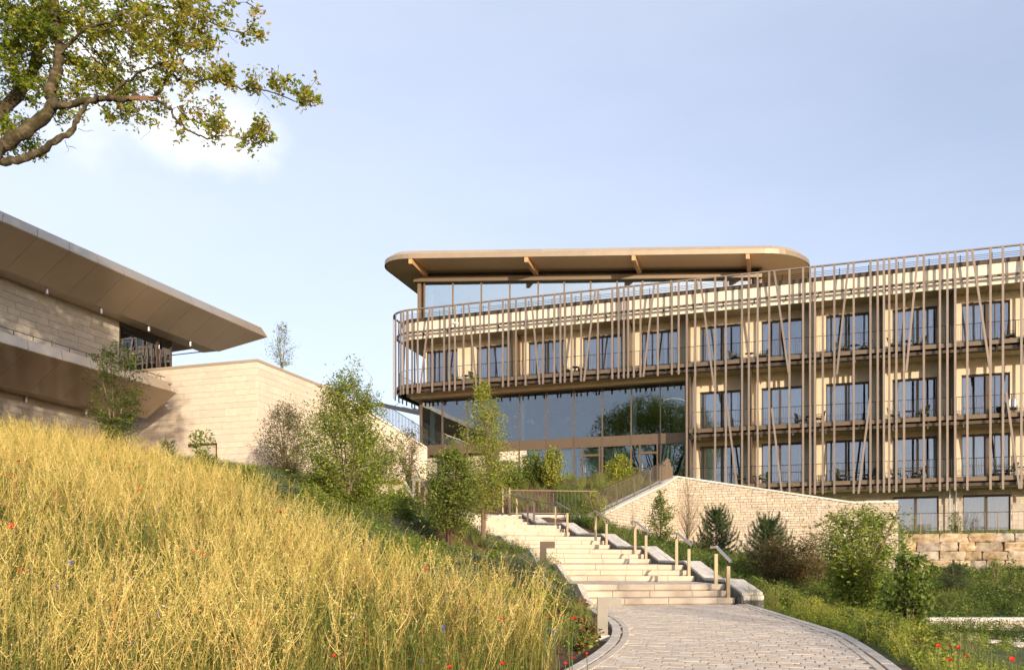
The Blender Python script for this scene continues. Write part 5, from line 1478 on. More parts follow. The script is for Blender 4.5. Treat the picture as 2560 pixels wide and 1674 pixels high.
def conifer(name, label, cat, base, height, radius, seed, leafm=LP, whorls=11, needles=70, nl=.09):
    r = np.random.default_rng(seed); base = np.asarray(base, float); t = thing(name, base, label, cat, 'young pines by the retaining wall')
    mb = MB(); rows_tube(mb, curve(base - [0, 0, .1], base + [0, 0, height * .95], r, .01, 6), .05, .012, 6); lb = LB()
    def shoot(p, d, L_, n):
        d = d / np.linalg.norm(d); u = r.uniform(0, 1, n) ** .8; pos = p + d * (u * L_)[:, None]
        dd = d[None] * .9 + r.normal(size=(n, 3)) * .55; lb.put(pos, nl, r, dirs=dd, narrow=.10, tint=(.0, 1.), tofs=r.normal() * .1)
    shoot(base + [0, 0, height * .8], np.array([0, 0, 1.]), height * .2, needles * 2)
    for w in range(whorls):
        h = .10 + .82 * w / whorls; n = r.integers(5, 8); 
        for k in range(n):
            a = 2 * math.pi * k / n + r.uniform(-.4, .4) + w; L_ = radius * (1.05 - h) * r.uniform(.75, 1.15) + .12
            p = base + [0, 0, h * height]; tip = p + np.array([math.cos(a) * L_, math.sin(a) * L_, L_ * (.45 + .5 * h)])
            c = curve(p, tip, r, .05, 5, sag=.08); rows_tube(mb, c, .014, .005, 3)
            for j in range(3):
                q = c[2 + j] if j < 2 else c[4]; shoot(c[1 + j], c[2 + j] - c[1 + j] + [0, 0, .05], L_ * .38, needles)
                for s_ in (-1, 1):
                    sd = np.array([-math.sin(a), math.cos(a), 0]) * s_ * .8 + (tip - p) / L_ * .7 + [0, 0, .35]; Lq = L_ * .32 * r.uniform(.6, 1.1)
                    shoot(c[1 + j], sd, Lq, needles // 2)
            shoot(tip, np.array([math.cos(a) * .3, math.sin(a) * .3, 1.]), .16 + .1 * radius, needles)
    mb.build('trunk', M_bark, t); lb.build('crown', leafm, t); return t

# ---------------- the big oak whose branches hang in at the upper left ----------------
oak = thing('oak_tree', (-12.5, 13.5, gz(-12.5, 13.5)), 'tall oak at the upper left whose lichen covered branches hang into view', 'tree')
ro = np.random.default_rng(21)
def c1p(x, y, d): return PZ(x / 2.767, y / 2.767, d)
trunk_top = np.array([-11.6, 13.8, 5.2])
br = MB()
BR_ = []
def limb(pts, w0, w1, k=8, n=4):
    P = smooth(np.array(pts), n); P[1:-1] += ro.normal(size=(len(P) - 2, 3)) * .012 * (1 + 0 * P[1:-1, :1]); 
    r_ = np.linspace(w0, w1, len(P)) * (1 + .10 * np.sin(np.arange(len(P)) * 1.9) + ro.uniform(-.05, .05, len(P)))
    br.tube(P, r_, k, cap=False); BR_.append((P, w0)); return P
base_o = np.array([-12.5, 13.5, gz(-12.5, 13.5) - .3])
limb([base_o, base_o + [.1, 0, 1.4], np.array([-12.2, 13.6, 3.6]), trunk_top], .48, .34, 12)
tA = c1p(-220, 960, 13.6)
limb([trunk_top - [.3, 0, .5], tA, c1p(0, 790, 13.8), c1p(150, 610, 14), c1p(230, 470, 14.1), c1p(285, 290, 14.2), c1p(335, 90, 14.4), c1p(360, -150, 14.6), c1p(420, -700, 15)], 0.1160, 0.0558, 10)
limb([trunk_top - [.1, 0, .8], c1p(-200, 1130, 12.8), c1p(0, 1015, 12.9), c1p(120, 940, 12.9), c1p(250, 850, 13), c1p(355, 735, 13), c1p(345, 620, 13.1), c1p(400, 480, 13.2), c1p(408, 330, 13.3), c1p(385, 120, 13.5), c1p(370, -120, 13.8), c1p(300, -800, 14)], 0.1189, 0.0558, 10)
limb([trunk_top - [.0, 0, 1.1], c1p(-200, 1120, 12.2), c1p(0, 1115, 12.2), c1p(110, 1110, 12.2), c1p(260, 1050, 12.3), c1p(380, 985, 12.3), c1p(480, 915, 12.4), c1p(545, 810, 12.5), c1p(600, 730, 12.6), c1p(680, 660, 12.7)], 0.0725, 0.0248, 8)
limb([c1p(355, 735, 13), c1p(430, 735, 12.9), c1p(520, 715, 12.9), c1p(620, 690, 12.8), c1p(720, 678, 12.8), c1p(820, 685, 12.7), c1p(940, 675, 12.7), c1p(1075, 682, 12.7)], 0.0580, 0.0341, 8)
limb([c1p(1070, 682, 12.7), c1p(1110, 620, 12.7), c1p(1160, 550, 12.7), c1p(1200, 520, 12.7), c1p(1260, 565, 12.7), c1p(1340, 575, 12.6), c1p(1410, 555, 12.6), c1p(1470, 535, 12.6), c1p(1540, 580, 12.5), c1p(1640, 605, 12.5), c1p(1740, 608, 12.5), c1p(1840, 630, 12.4), c1p(1960, 660, 12.4), c1p(2060, 700, 12.4), c1p(2180, 700, 12.3)], 0.0302, 0.0050, 6)
limb([c1p(1072, 678, 12.7), c1p(1130, 720, 12.6), c1p(1180, 770, 12.6), c1p(1215, 830, 12.5), c1p(1280, 880, 12.5), c1p(1350, 925, 12.5), c1p(1425, 962, 12.4), c1p(1490, 935, 12.4), c1p(1560, 945, 12.4), c1p(1660, 955, 12.4), c1p(1760, 1000, 12.3)], 0.0232, 0.0043, 6)
limb([c1p(385, 395, 13.2), c1p(460, 330, 13.2), c1p(510, 275, 13.2), c1p(590, 205, 13.1), c1p(680, 170, 13.1), c1p(780, 140, 13), c1p(850, 80, 13)], 0.0319, 0.0136, 6)
limb([c1p(640, 205, 13), c1p(730, 205, 13), c1p(800, 190, 13), c1p(880, 230, 12.9), c1p(990, 245, 12.9), c1p(1100, 230, 12.8)], 0.0128, 0.0050, 5)
limb([c1p(745, 665, 12.8), c1p(820, 600, 12.8), c1p(880, 565, 12.8), c1p(960, 510, 12.7), c1p(1050, 465, 12.7), c1p(1160, 415, 12.7), c1p(1230, 340, 12.6)], 0.0261, 0.0087, 6)
limb([c1p(850, -100, 13), c1p(1000, 20, 12.9), c1p(1180, 60, 12.8), c1p(1400, 130, 12.7), c1p(1560, 195, 12.6), c1p(1680, 235, 12.6), c1p(1800, 255, 12.5)], 0.0174, 0.0037, 5)
limb([c1p(1450, 110, 12.7), c1p(1520, 60, 12.7), c1p(1640, 20, 12.6), c1p(1750, -10, 12.6)], 0.0081, 0.0037, 4)
limb([c1p(1570, 200, 12.6), c1p(1590, 255, 12.6), c1p(1645, 300, 12.6)], 0.0035, 0.0019, 4)
limb([c1p(915, 520, 12.7), c1p(905, 400, 12.7), c1p(905, 230, 12.8), c1p(870, 60, 12.9)], 0.0104, 0.0050, 5)
limb([c1p(1423, 540, 12.6), c1p(1424, 420, 12.6), c1p(1430, 330, 12.6)], 0.0046, 0.0025, 4)
limb([c1p(665, 660, 12.8), c1p(662, 520, 12.8), c1p(640, 330, 12.9)], 0.0081, 0.0037, 4)
limb([c1p(960, 760, 12.7), c1p(985, 830, 12.7), c1p(1035, 870, 12.7), c1p(1030, 920, 12.7), c1p(970, 970, 12.7)], 0.0035, 0.0019, 4)
limb([c1p(200, 350, 14), c1p(100, 200, 14.2), c1p(20, 60, 14.3), c1p(-100, -100, 14.5)], 0.0174, 0.0093, 5)
for q in ([(1880, 470), (1910, 520)], [(1925, 450), (1912, 515)], [(1330, 650), (1335, 700)], [(1200, 750), (1270, 720), (1330, 740)], [(540, 890), (600, 905), (650, 912)], [(450, 970), (465, 1010), (460, 1055)], [(465, 1010), (530, 1035)],
          [(1740, 610), (1790, 660), (1765, 730)], [(1800, 625), (1870, 700)], [(1720, 640), (1715, 670)]): limb([c1p(x, y, 12.5) for x, y in q], .005, .002, 3, 3)
# leafy sprays: (x, y, radius, count) in the enlarged view
SPR = [(2120, 640, 75, 150), (2060, 650, 60, 100), (2190, 680, 45, 80), (2100, 720, 50, 60), (1890, 590, 75, 150), (1960, 570, 50, 60), (1750, 560, 60, 110), (1720, 600, 50, 60), (1560, 540, 90, 150), (1520, 450, 70, 100), (1600, 480, 60, 60), (1480, 560, 60, 90), (1620, 590, 40, 50),
       (1380, 560, 70, 80), (1280, 620, 60, 60), (1820, 870, 60, 120), (1760, 940, 80, 140), (1850, 950, 50, 80), (1700, 990, 60, 60), (1560, 860, 90, 120), (1460, 830, 100, 140), (1380, 740, 90, 80), (1280, 830, 90, 110), (1450, 900, 80, 80), (1500, 960, 50, 40), (1270, 930, 50, 40), (1170, 700, 70, 60),
       (840, 800, 120, 200), (760, 800, 60, 70), (960, 780, 100, 110), (1080, 780, 80, 80), (1040, 830, 60, 50), (900, 740, 80, 80), (1740, 170, 70, 70), (1770, 60, 60, 50), (1800, 250, 60, 60), (1700, 260, 60, 50), (1600, 150, 70, 60), (1450, 60, 110, 130), (1560, 30, 80, 60),
       (1380, 220, 120, 260), (1440, 290, 80, 120), (1330, 330, 90, 120), (1220, 250, 110, 220), (1180, 170, 100, 180), (1080, 330, 120, 200), (1000, 300, 110, 180), (1110, 440, 110, 160), (980, 400, 110, 180), (1200, 430, 110, 160), (1280, 470, 90, 110), (820, 450, 110, 240), (780, 390, 70, 90),
       (560, 480, 110, 220), (500, 430, 90, 130), (620, 540, 110, 200), (700, 590, 110, 240), (820, 620, 110, 260), (760, 540, 90, 170), (900, 640, 80, 120), (1000, 600, 90, 120), (1080, 560, 80, 100), (480, 610, 90, 130), (540, 620, 90, 130), (420, 560, 60, 80), (440, 700, 60, 60),
       (560, 180, 150, 280), (480, 80, 150, 320), (640, 60, 150, 320), (760, 250, 110, 200), (850, 170, 120, 240), (700, 130, 120, 240), (900, 60, 150, 320), (1020, 110, 140, 300), (1080, 30, 140, 260), (1250, 60, 140, 240), (680, 280, 90, 110), (620, 250, 80, 90), (850, 300, 90, 120), (980, 200, 100, 150),
       (1160, 350, 90, 130), (1320, 120, 110, 160), (1400, 30, 90, 90), (150, 150, 200, 700), (60, 60, 180, 700), (60, 280, 170, 560), (170, 330, 150, 420), (60, 440, 150, 380), (110, 520, 120, 220), (40, 580, 110, 160), (260, 60, 170, 520), (300, 200, 130, 320), (250, 260, 100, 190), (440, 300, 90, 140), (440, 210, 100, 180),
       (330, 440, 90, 120), (300, 560, 90, 120), (250, 640, 90, 110), (200, 690, 80, 90), (380, 640, 70, 80), (440, 780, 80, 80), (400, 800, 70, 60), (560, 700, 60, 50), (60, 850, 130, 260), (150, 830, 110, 170), (60, 930, 100, 160), (200, 960, 90, 130), (120, 980, 80, 100), (270, 1060, 70, 90), (230, 1080, 60, 60), (560, 830, 50, 40), (90, 1040, 60, 60),
       (360, 60, 120, 260), (30, 700, 80, 60), (60, 650, 60, 40)]
lb = LB(); tw = MB()
allp = np.concatenate([P for P, w in BR_ if w < .14])
for x, y, rad, cnt in SPR:
    c = c1p(x, y, ro.uniform(12.3, 12.9) if x > 1000 else ro.uniform(12.9, 14.6)); R_ = rad / 2.767 / F * 12.8
    k = np.argmin(np.linalg.norm((allp - c) * np.array([1, .4, 1]), axis=1)); root = allp[k]
    hub = curve(root, c, ro, .08, 5); rows_tube(tw, hub, .010, .004, 3)
    for j in range(max(3, int(cnt * (1.05 if x > 450 else .95)) // 14)):
        tip = c + ro.normal(size=3) * np.array([.62, .8, .62]) * R_
        q = curve(hub[ro.integers(2, 5)], tip, ro, .1, 4); rows_tube(tw, q, .0045, .0018, 3)
        m_ = 13; u = ro.uniform(.25, 1.05, m_)[:, None] * 3; kk = np.clip(u.astype(int), 0, 2).ravel(); fr = u - kk[:, None]
        pts = q[kk] * (1 - fr) + q[kk + 1] * fr + ro.normal(size=(m_, 3)) * .034
        yl = .24 if x > 900 else (.12 if x > 420 else -.06)
        lb.put(pts, .074, ro, narrow=.52, lobed=True, tofs=yl + ro.normal() * .13, tint=(0, .9))
# rest of the crown, above and outside the frame
cen = np.array([-12.0, 14.5, 14.0]); n_out = 0
limbs_out = []
for i in range(26):
    a = ro.uniform(0, 2 * math.pi); e = ro.uniform(-.1, 1.2); Lr = ro.uniform(4, 7.5)
    tip = cen + np.array([math.cos(a) * math.cos(e), math.sin(a) * math.cos(e), math.sin(e) * .95]) * Lr
    if tip[1] > 3 and inframe(tip, 150): continue
    q = curve(trunk_top + [0, 0, ro.uniform(0, 5)], tip, ro, .1, 7)
    if any(inframe(p_, 60) for p_ in q[2:]): continue
    br.tube(q, np.linspace(.13, .03, 7), 6, cap=False)
    limbs_out.append(q)
tt = np.array([trunk_top, trunk_top + [.2, .3, 3], trunk_top + [-.3, .6, 7], trunk_top + [-.2, .5, 11]]); br.tube(smooth(tt, 4), np.linspace(.33, .06, 13), 9, cap=False)
while n_out < 1700:
    a = ro.normal(size=3); a /= np.linalg.norm(a); q = cen + a * np.array([8.2, 8.2, 6.6]) * ro.uniform(.35, 1) ** .5
    if q[2] < 7.2 or inframe(q, 210): continue
    if math.sin(q[0] * 1.3 + q[2] * .9) + math.sin(q[1] * 1.1 + q[2] * 1.4) < -.55: continue
    n_out += 1; m_ = 34; lb.put(q + ro.normal(size=(m_, 3)) * .36, .19, ro, narrow=.8, tofs=-.1 + ro.normal() * .1)
br.build('trunk', M_barkoak, oak, smooth=True); tw.build('twigs', M_barkoak, oak, kind='stuff'); lb.build('crown', LOAK, oak)
# the torn end of the broken limb
mb = MB()
for k in range(7):
    o = c1p(880 + 18 * k, 672 + (k % 3) * 9, 12.62 - .02 * (k % 2)); mb.tube([o, o + (c1p(1060, 678, 12.62) - c1p(900, 680, 12.62)) * .8], [.02, .006], 4)
mb.build('torn_wood', mat('torn pinkish wood', (.20, .12, .075), (.32, .20, .13), scale=20, rough=.95), oak)

# a light tree behind the camera at the right: its shade dapples the path and lower steps
t2 = plant('slender_tree', 'loose leaved tree beside the path behind the viewpoint that dapples the paving', 'tree', (17.4, -10.0, -1.9), 9.2, 2.7, LM, M_bark, 5, nleaf=3600, lsize=.14, stems=3, trunk=.12, clear=.42, ntwig=110, stem_spread=.8)

# ---------------- trees and shrubs in view ----------------
def G(px, py, lo, hi):  return atpx(px, py, lo, hi)
def at(px, d, dz=0): x = (px - 1280) / F * d; return np.array([x, d, gz(x, d) + dz])
def hgt(b, px_top): return (HZ - px_top) / F * b[1] - b[2]
b = at(292, 25); plant('young_tree', 'two stemmed young tree with serrated leaves in front of the lower bronze canopy', 'tree', b, hgt(b, 862), 1.05, LM, M_barkpale, 31, nleaf=3600, lsize=.095, stems=4, trunk=.05, prof='vase', clear=.08, ntwig=150, stem_spread=.55, narrow=.38)
b = PZ(705, 925, 56); plant('roof_tree', 'small thin tree standing on the roof behind the stone annex', 'tree', b, (925 - 806) / F * 56, .95, LG, M_bark, 32, nleaf=1300, lsize=.085, stems=3, trunk=.05, prof='egg', clear=.1, ntwig=90, stem_spread=.5)
b = at(498, 33); plant('sapling', 'sparse sapling with paired upright shoots in front of the annex door', 'plant', b, hgt(b, 1068), .55, LG, M_barkpale, 33, nleaf=420, lsize=.13, stems=3, trunk=.03, prof='vase', clear=.15, ntwig=30)
b = at(715, 40.5); plant('shrub', 'dark olive twiggy shrub against the right face of the stone annex', 'shrub', b, hgt(b, 1008), 1.55, LO, M_barkpale, 34, nleaf=9500, lsize=.075, stems=9, trunk=.05, prof='round', clear=.04, ntwig=330, stem_spread=.75)
b = at(868, 30); plant('large_shrub', 'tall bright green shrub on the slope, biggest one between the two buildings', 'shrub', b, hgt(b, 932), 1.85, LG, M_barkpale, 35, nleaf=19000, lsize=.088, stems=9, trunk=.055, prof='egg', clear=.06, ntwig=430, stem_spread=.62, tint=(.1, 1.))
b = at(1022, 47); plant('shrub', 'airy multi stemmed shrub against the pale slope wall left of the hotel corner', 'shrub', b, hgt(b, 1068), 1.35, LO, M_barkpale, 36, nleaf=4200, lsize=.08, stems=8, trunk=.04, prof='vase', clear=.12, ntwig=200, tint=(.2, .9))
b = at(1125, 24); plant('small_tree', 'dense green small tree with dark reddish multiple stems left of the staked tree', 'tree', b, hgt(b, 1120), .98, LM, M_barkred, 37, nleaf=7500, lsize=.070, stems=5, trunk=.05, prof='round', clear=.36, ntwig=300, stem_spread=.35, tint=(.1, 1), narrow=.6)
b = at(1209, 27); slt = plant('staked_tree', 'slender upright tree tied to a brown stake, standing before the glazed hall', 'tree', b, hgt(b, 952), 1.0, LY, M_barkpale, 38, nleaf=9500, lsize=.072, stems=1, trunk=.045, prof='egg', clear=.26, ntwig=260, stem_spread=.3, twigup=.7, tint=(0, .8), narrow=.42)
mb = MB(); mb.tube([b + [-.02, -.10, -.2], b + [-.02, -.10, 2.15]], .062, 10); mb.build('stake', M_stake, slt)
for i, (px, d, top, rad, m_, nl) in enumerate([(1265, 45, 1150, 1.2, LM, 2300), (1335, 46.5, 1128, 1.25, LM, 2800), (1385, 45, 1120, .8, LY, 2200), (1550, 46.5, 1138, .85, LY, 2300), (1325, 47.5, 1165, 1.0, LG, 1600)]):
    b = at(px, d)
    plant('shrub', ['dark green shrub right behind the staked tree', 'broad mid green shrub under the curtained hall windows', 'bright yellow green shrub left of the hall doors', 'yellow green shrub in front of the second hall door beside the fence', 'low green shrub between the broad shrub and the hall wall'][i], 'shrub', b, hgt(b, top), rad, m_, M_barkpale, 40 + i, nleaf=int(nl * 1.7), lsize=.10, stems=6, trunk=.04, prof='round', clear=.05, ntwig=130, stem_spread=.7)
b = at(1490, 35.3); plant('shrub', 'spreading open shrub below the low garden wall beside the stairs', 'shrub', b, max(1.2, hgt(b, 1228)), .95, LY, M_barkpale, 47, nleaf=1500, lsize=.065, stems=5, trunk=.035, prof='vase', clear=.12, ntwig=120)
b = at(1652, 33); plant('small_tree', 'small green tree standing before the sloping brick wall', 'tree', b, hgt(b, 1236), .66, LM, M_bark, 48, nleaf=2400, lsize=.075, stems=1, trunk=.04, prof='egg', clear=.28, ntwig=130)
b = at(1718, 36); bt = plant('bare_tree', 'almost bare twiggy tree with a whitewashed trunk against the brick wall', 'tree', b, hgt(b, 1190), .72, LO, M_barkpale, 49, nleaf=420, lsize=.04, stems=1, trunk=.04, prof='egg', clear=.36, ntwig=190, twigup=1.2, tint=(.5, 1))
mb = MB(); mb.tube([b + [0, 0, -.1], b + [0, 0, 1.25]], .05, 8); mb.build('painted_trunk', M_barkwhite, bt)
b = at(1790, 32); conifer('pine', 'young pine standing alone against the brick retaining wall, left of the other', 'tree', b, hgt(b, 1268), .80, 50)
b = at(1922, 29.5); conifer('pine', 'young pine rising behind the reddish shrubs, right of the other pine', 'tree', b, hgt(b, 1296), .90, 51)
b = at(1960, 24.5); plant('shrub', 'tangled reddish olive shrub in front of the right hand pine', 'shrub', b, hgt(b, 1345), 1.35, LR, M_barkpale, 52, nleaf=8200, lsize=.070, stems=9, trunk=.035, prof='vase', clear=.03, ntwig=260, stem_spread=.8)
b = at(2045, 27); plant('shrub', 'thin brownish shrub between the right hand pine and the arching shrub', 'shrub', b, hgt(b, 1325), 1.1, LR, M_barkpale, 53, nleaf=2600, lsize=.06, stems=8, trunk=.03, prof='vase', clear=.05, ntwig=190, tint=(.2, 1))
b = at(2150, 21); plant('large_shrub', 'big arching shrub with long leafy stems before the brick wall end', 'shrub', b, hgt(b, 1256), 1.35, LG, M_barkpale, 54, nleaf=8600, lsize=.10, stems=9, trunk=.06, prof='vase', clear=.10, ntwig=250, stem_spread=.85, narrow=.36, tint=(.1, .9))
b = at(2275, 19.2); plant('shrub', 'broad leaved shrub at the right of the arching shrub, before the boulder wall', 'shrub', b, hgt(b, 1372), .60, LM, M_bark, 55, nleaf=1500, lsize=.10, stems=6, trunk=.03, prof='egg', clear=.10, ntwig=110, narrow=.7)
b = at(2388, 27); plant('pruned_pine', 'dome shaped pruned pine on bare stems in front of the boulder wall', 'shrub', b, hgt(b, 1408), .50, LP, M_barkpale, 56, nleaf=5200, lsize=.075, stems=6, trunk=.035, prof='round', clear=.42, ntwig=170, narrow=.12, stem_spread=.6)
b = PZ(2388, 1330, 44.2); plant('shrub', 'narrow dark shrub on the terrace between the ground floor doors', 'shrub', b, 1.15, .42, LM, M_bark, 57, nleaf=900, lsize=.07, stems=4, trunk=.02, prof='egg', clear=.05, ntwig=60)
for i, (px, d, top, rad, nl, m_) in enumerate([(2490, 30, 1395, .4, 420, LG), (2540, 27, 1425, .7, 1200, LM), (1850, 26, 1400, .7, 1500, LG), (1100, 33, 1220, .9, 1800, LM), (985, 38, 1195, .9, 1800, LY)]):
    b = at(px, d); plant('shrub', ['slim young shrub in front of the boulder wall near the right edge', 'leafy shrub in front of the boulder wall at the right edge of view', 'low green shrub between the handrails and the reddish shrub', 'green shrub behind the dense small tree with red stems', 'yellowish shrub right beside the upper stair flight'][i], 'shrub', b, max(.6, hgt(b, top)), rad, m_, M_barkpale, 60 + i, nleaf=nl, lsize=.08, stems=5, trunk=.025, prof='round', clear=.03, ntwig=90)
b = at(925, 44); plant('shrub', 'mid green shrub hiding the foot of the slope wall right of the tall shrub', 'shrub', b, max(1.5, hgt(b, 1075)), 1.25, LM, M_barkpale, 71, nleaf=4200, lsize=.09, stems=7, trunk=.035, prof='round', clear=.04, ntwig=170, stem_spread=.7)
b = at(965, 49); plant('shrub', 'olive shrub in front of the slope wall under its bar fence', 'shrub', b, max(1.5, hgt(b, 1100)), 1.2, LO, M_barkpale, 72, nleaf=3200, lsize=.09, stems=7, trunk=.035, prof='egg', clear=.04, ntwig=150, stem_spread=.7)
# juniper bush beside the lower stairs
b = at(1290, 17.2); jn = thing('juniper', b, 'wide feathery grey green juniper spreading beside the lower stairs', 'shrub')
r = np.random.default_rng(70); lb = LB(); mb = MB()
for i in range(150):
    a = r.uniform(0, 2 * math.pi); L_ = r.uniform(.35, 1.0); e = r.uniform(.15, 1.25)
    tip = b + np.array([math.cos(a) * math.cos(e) * 1.15, math.sin(a) * math.cos(e) * .8, math.sin(e) * .95 + .1]) * L_
    c = curve(b + r.normal(size=3) * [.3, .2, .02], tip, r, .12, 7, sag=-.12); c[-1] -= [0, 0, .06]; rows_tube(mb, c, .010, .003, 3)
    m_ = 75; u = r.uniform(.1, 1, m_) * 5.99; k = u.astype(int); p = c[k] + (c[np.minimum(k + 1, 6)] - c[k]) * (u - k)[:, None]
    lb.put(p + r.normal(size=(m_, 3)) * .04, .075, r, narrow=.14, dirs=(c[np.minimum(k + 1, 6)] - c[k]) / .12 + r.normal(size=(m_, 3)) * .55, tofs=r.normal() * .12)
mb.build('trunk', M_bark, jn); lb.build('foliage', LJ, jn)
# ---------------- meadow and bed planting as merged stuff ----------------
def ribbon(pts, w, r, taper=.3):
    """flat ribbon along pts, random facing; returns v, quads"""
    pts = np.asarray(pts, float); n = len(pts); d = np.gradient(pts, axis=0); d /= np.maximum(np.linalg.norm(d, axis=1)[:, None], 1e-9)
    ref = r.normal(size=3); s = np.cross(d, ref); s /= np.maximum(np.linalg.norm(s, axis=1)[:, None], 1e-9)
    ww = (w * np.linspace(1, taper, n))[:, None] / 2
    v = np.concatenate([pts - s * ww, pts + s * ww]); f = []
    for i in range(n - 1): f += [(i, i + 1, n + i + 1), (i, n + i + 1, n + i)]
    return v, np.array(f)
class TB:
    def __init__(s): s.v = []; s.f = []; s.t = []; s.n = 0
    def add(s, v, f, t): s.v.append(v); s.f.append(np.asarray(f) + s.n); s.t.append(np.full(len(f), t)); s.n += len(v)
    def get(s): return np.concatenate(s.v), np.concatenate(s.f), np.concatenate(s.t)
def tmpl_stalk(r):      # dried branching seed stalk
    t = TB(); h = r.uniform(.70, 1.15); lean = r.normal(size=2) * .16
    z = np.linspace(0, 1, 6); p = np.stack([lean[0] * z ** 1.6 + r.normal() * .02 * np.sin(z * 5), lean[1] * z ** 1.6 + r.normal() * .02 * np.sin(z * 4), z * h], 1)
    base = r.uniform(.1, .75)
    t.add(*ribbon(p, .0058, r, .5), base); t.add(*ribbon(p, .0058, r, .5), base * .8)
    for k in range(r.integers(5, 10)):
        u = r.uniform(.38, .97); q = np.array([np.interp(u, z, p[:, i]) for i in range(3)]); a = r.uniform(0, 6.28); L_ = r.uniform(.10, .30) * (1.25 - u * .5)
        e = q + np.array([math.cos(a) * L_ * .55, math.sin(a) * L_ * .55, L_ * .95]); m = (q + e) / 2 + np.array([math.cos(a), math.sin(a), -.3]) * L_ * .10
        tt = np.clip(base + r.uniform(-.2, .3), 0, 1); t.add(*ribbon([q, m, e], .0045, r, .6), tt)
        n = 5; us = r.uniform(.2, 1.05, n)[:, None]; pts = q + (e - q) * us
        v, f, _ = leaves(pts, .024, r, narrow=.34); t.add(v, f, np.clip(tt + .1, 0, 1))
    n = 9; us = r.uniform(.65, 1.02, n); pts = np.stack([np.interp(us, z, p[:, i]) for i in range(3)], 1); v, f, _ = leaves(pts, .028, r, narrow=.32); t.add(v, f, np.clip(base + .2, 0, 1))
    return t.get()
def tmpl_blades(r, n=14, h=.35, w=.007, spread=.16, arch=.35, base=.03, tl=(0, 1)):
    t = TB()
    for k in range(n):
        a = r.uniform(0, 6.28); b = np.array([math.cos(a), math.sin(a), 0]); L_ = h * r.uniform(.6, 1.15); o = b * r.uniform(0, base)
        s = spread * r.uniform(.2, 1.2); pts = [o, o + b * s * .35 + [0, 0, L_ * .5], o + b * s * .8 + [0, 0, L_ * .85], o + b * s * 1.35 + [0, 0, L_ * (1 - arch * r.uniform(.0, .8))]]
        t.add(*ribbon(pts, w, r, .15), r.uniform(*tl))
    return t.get()
def tmpl_leafy(r, h=.3, rad=.2, n=60, ls=.05, narrow=.5, stems=6, tl=(0, 1), flowers=0, fl_t=1.0):
    t = TB()
    for k in range(stems):
        a = r.uniform(0, 6.28); e = np.array([math.cos(a) * rad * r.uniform(.2, 1), math.sin(a) * rad * r.uniform(.2, 1), h * r.uniform(.6, 1.1)])
        pts = curve((0, 0, 0), e, r, .1, 4); t.add(*ribbon(pts, .006, r, .5), r.uniform(*tl))
        m = n // stems; u = r.uniform(.2, 1.05, m)[:, None]; p = e * u + r.normal(size=(m, 3)) * .03; v, f, ix = leaves(p, ls, r, narrow=narrow); tv = r.uniform(tl[0], tl[1], m); t.v.append(v); t.f.append(f + t.n); t.t.append(tv[ix]); t.n += len(v)
    return t.get()
def tmpl_spikes(r, n=12, h=.45):
    t = TB()
    for k in range(n):
        a = r.uniform(0, 6.28); e = np.array([math.cos(a) * .12, math.sin(a) * .12, h * r.uniform(.8, 1.1)]); p = r.uniform(.5, 1, 14)[:, None] * e + r.normal(size=(14, 3)) * .008
        v, f, _ = leaves(p, .022, r, narrow=.6); t.add(v, f, r.uniform(0, 1))
    return t.get()
def scatter(name, m, tmpls, pts, r, smin=.8, smax=1.2, parent=None, tvar=.12, label=None, cat=None, kind='stuff', lean=None, group=None, merge_xy=None):
    V, Fc, T = [], [], []; n0 = 0; pts = np.asarray(pts, float)
    if not len(pts): return None
    which = r.integers(len(tmpls), size=len(pts))
    for k, (v, f, t) in enumerate(tmpls):
        P = pts[which == k]; n = len(P)
        if not n: continue
        a = r.uniform(0, 6.28, n); s = r.uniform(smin, smax, n); c, sn = np.cos(a) * s, np.sin(a) * s
        X = v[None, :, 0] * c[:, None] - v[None, :, 1] * sn[:, None]; Y = v[None, :, 0] * sn[:, None] + v[None, :, 1] * c[:, None]; Z = v[None, :, 2] * s[:, None]
        if lean is not None: X = X + lean(P)[0][:, None] * Z; Y = Y + lean(P)[1][:, None] * Z
        W = np.stack([X + P[:, 0:1], Y + P[:, 1:2], Z + P[:, 2:3]], -1).reshape(-1, 3)
        ff = (f[None] + (np.arange(n) * len(v))[:, None, None]).reshape(-1, 3) + n0
        tt = np.clip(t[None] + r.normal(size=n)[:, None] * tvar, 0, 1).ravel()
        V.append(W); Fc.append(ff); T.append(tt); n0 += len(W)
    me = np_mesh(name, np.concatenate(V), np.concatenate(Fc), np.concatenate(T))
    o = link_mesh(name, me, m); return tag(o, label, cat, group, kind)
def field(n, x0, x1, y0, y1, r, keep, maxpx=120):
    X = r.uniform(x0, x1, n); Y = r.uniform(y0, y1, n); k = keep(X, Y); X, Y = X[k], Y[k]; Z = hz_(X, Y)
    px = 1280 + F * X / Y; py = HZ - F * (Z + .6) / Y; v = (px > -maxpx) & (px < 2560 + maxpx) & (py < 1674 + 900) 
    return np.stack([X, Y, Z], 1)[v]
LRU = leafmat('rusty stalks', [(.28, .15, .05), (.42, .23, .08), (.52, .36, .15)], transl=.2, rough=.8)
r = np.random.default_rng(100)
stalks = [tmpl_stalk(r) for _ in range(22)]
def patch(X, Y, s, ph): return np.sin(X * s + ph) + np.sin(Y * s * .8 + X * .5 * s + ph * 2)
edge = lambda X, Y, m=0: X < meadow_edge_x(Y) + m
def infr(Yf): return lambda X, Y: edge(X, Y, -.05)
near = field(6600, -9, 1.5, 5.4, 12, r, lambda X, Y: edge(X, Y, .12 * np.sin(Y * 5)))
mid_ = field(9000, -13, 1.5, 12, 19, r, lambda X, Y: edge(X, Y, .3 * np.sin(Y * 4)))
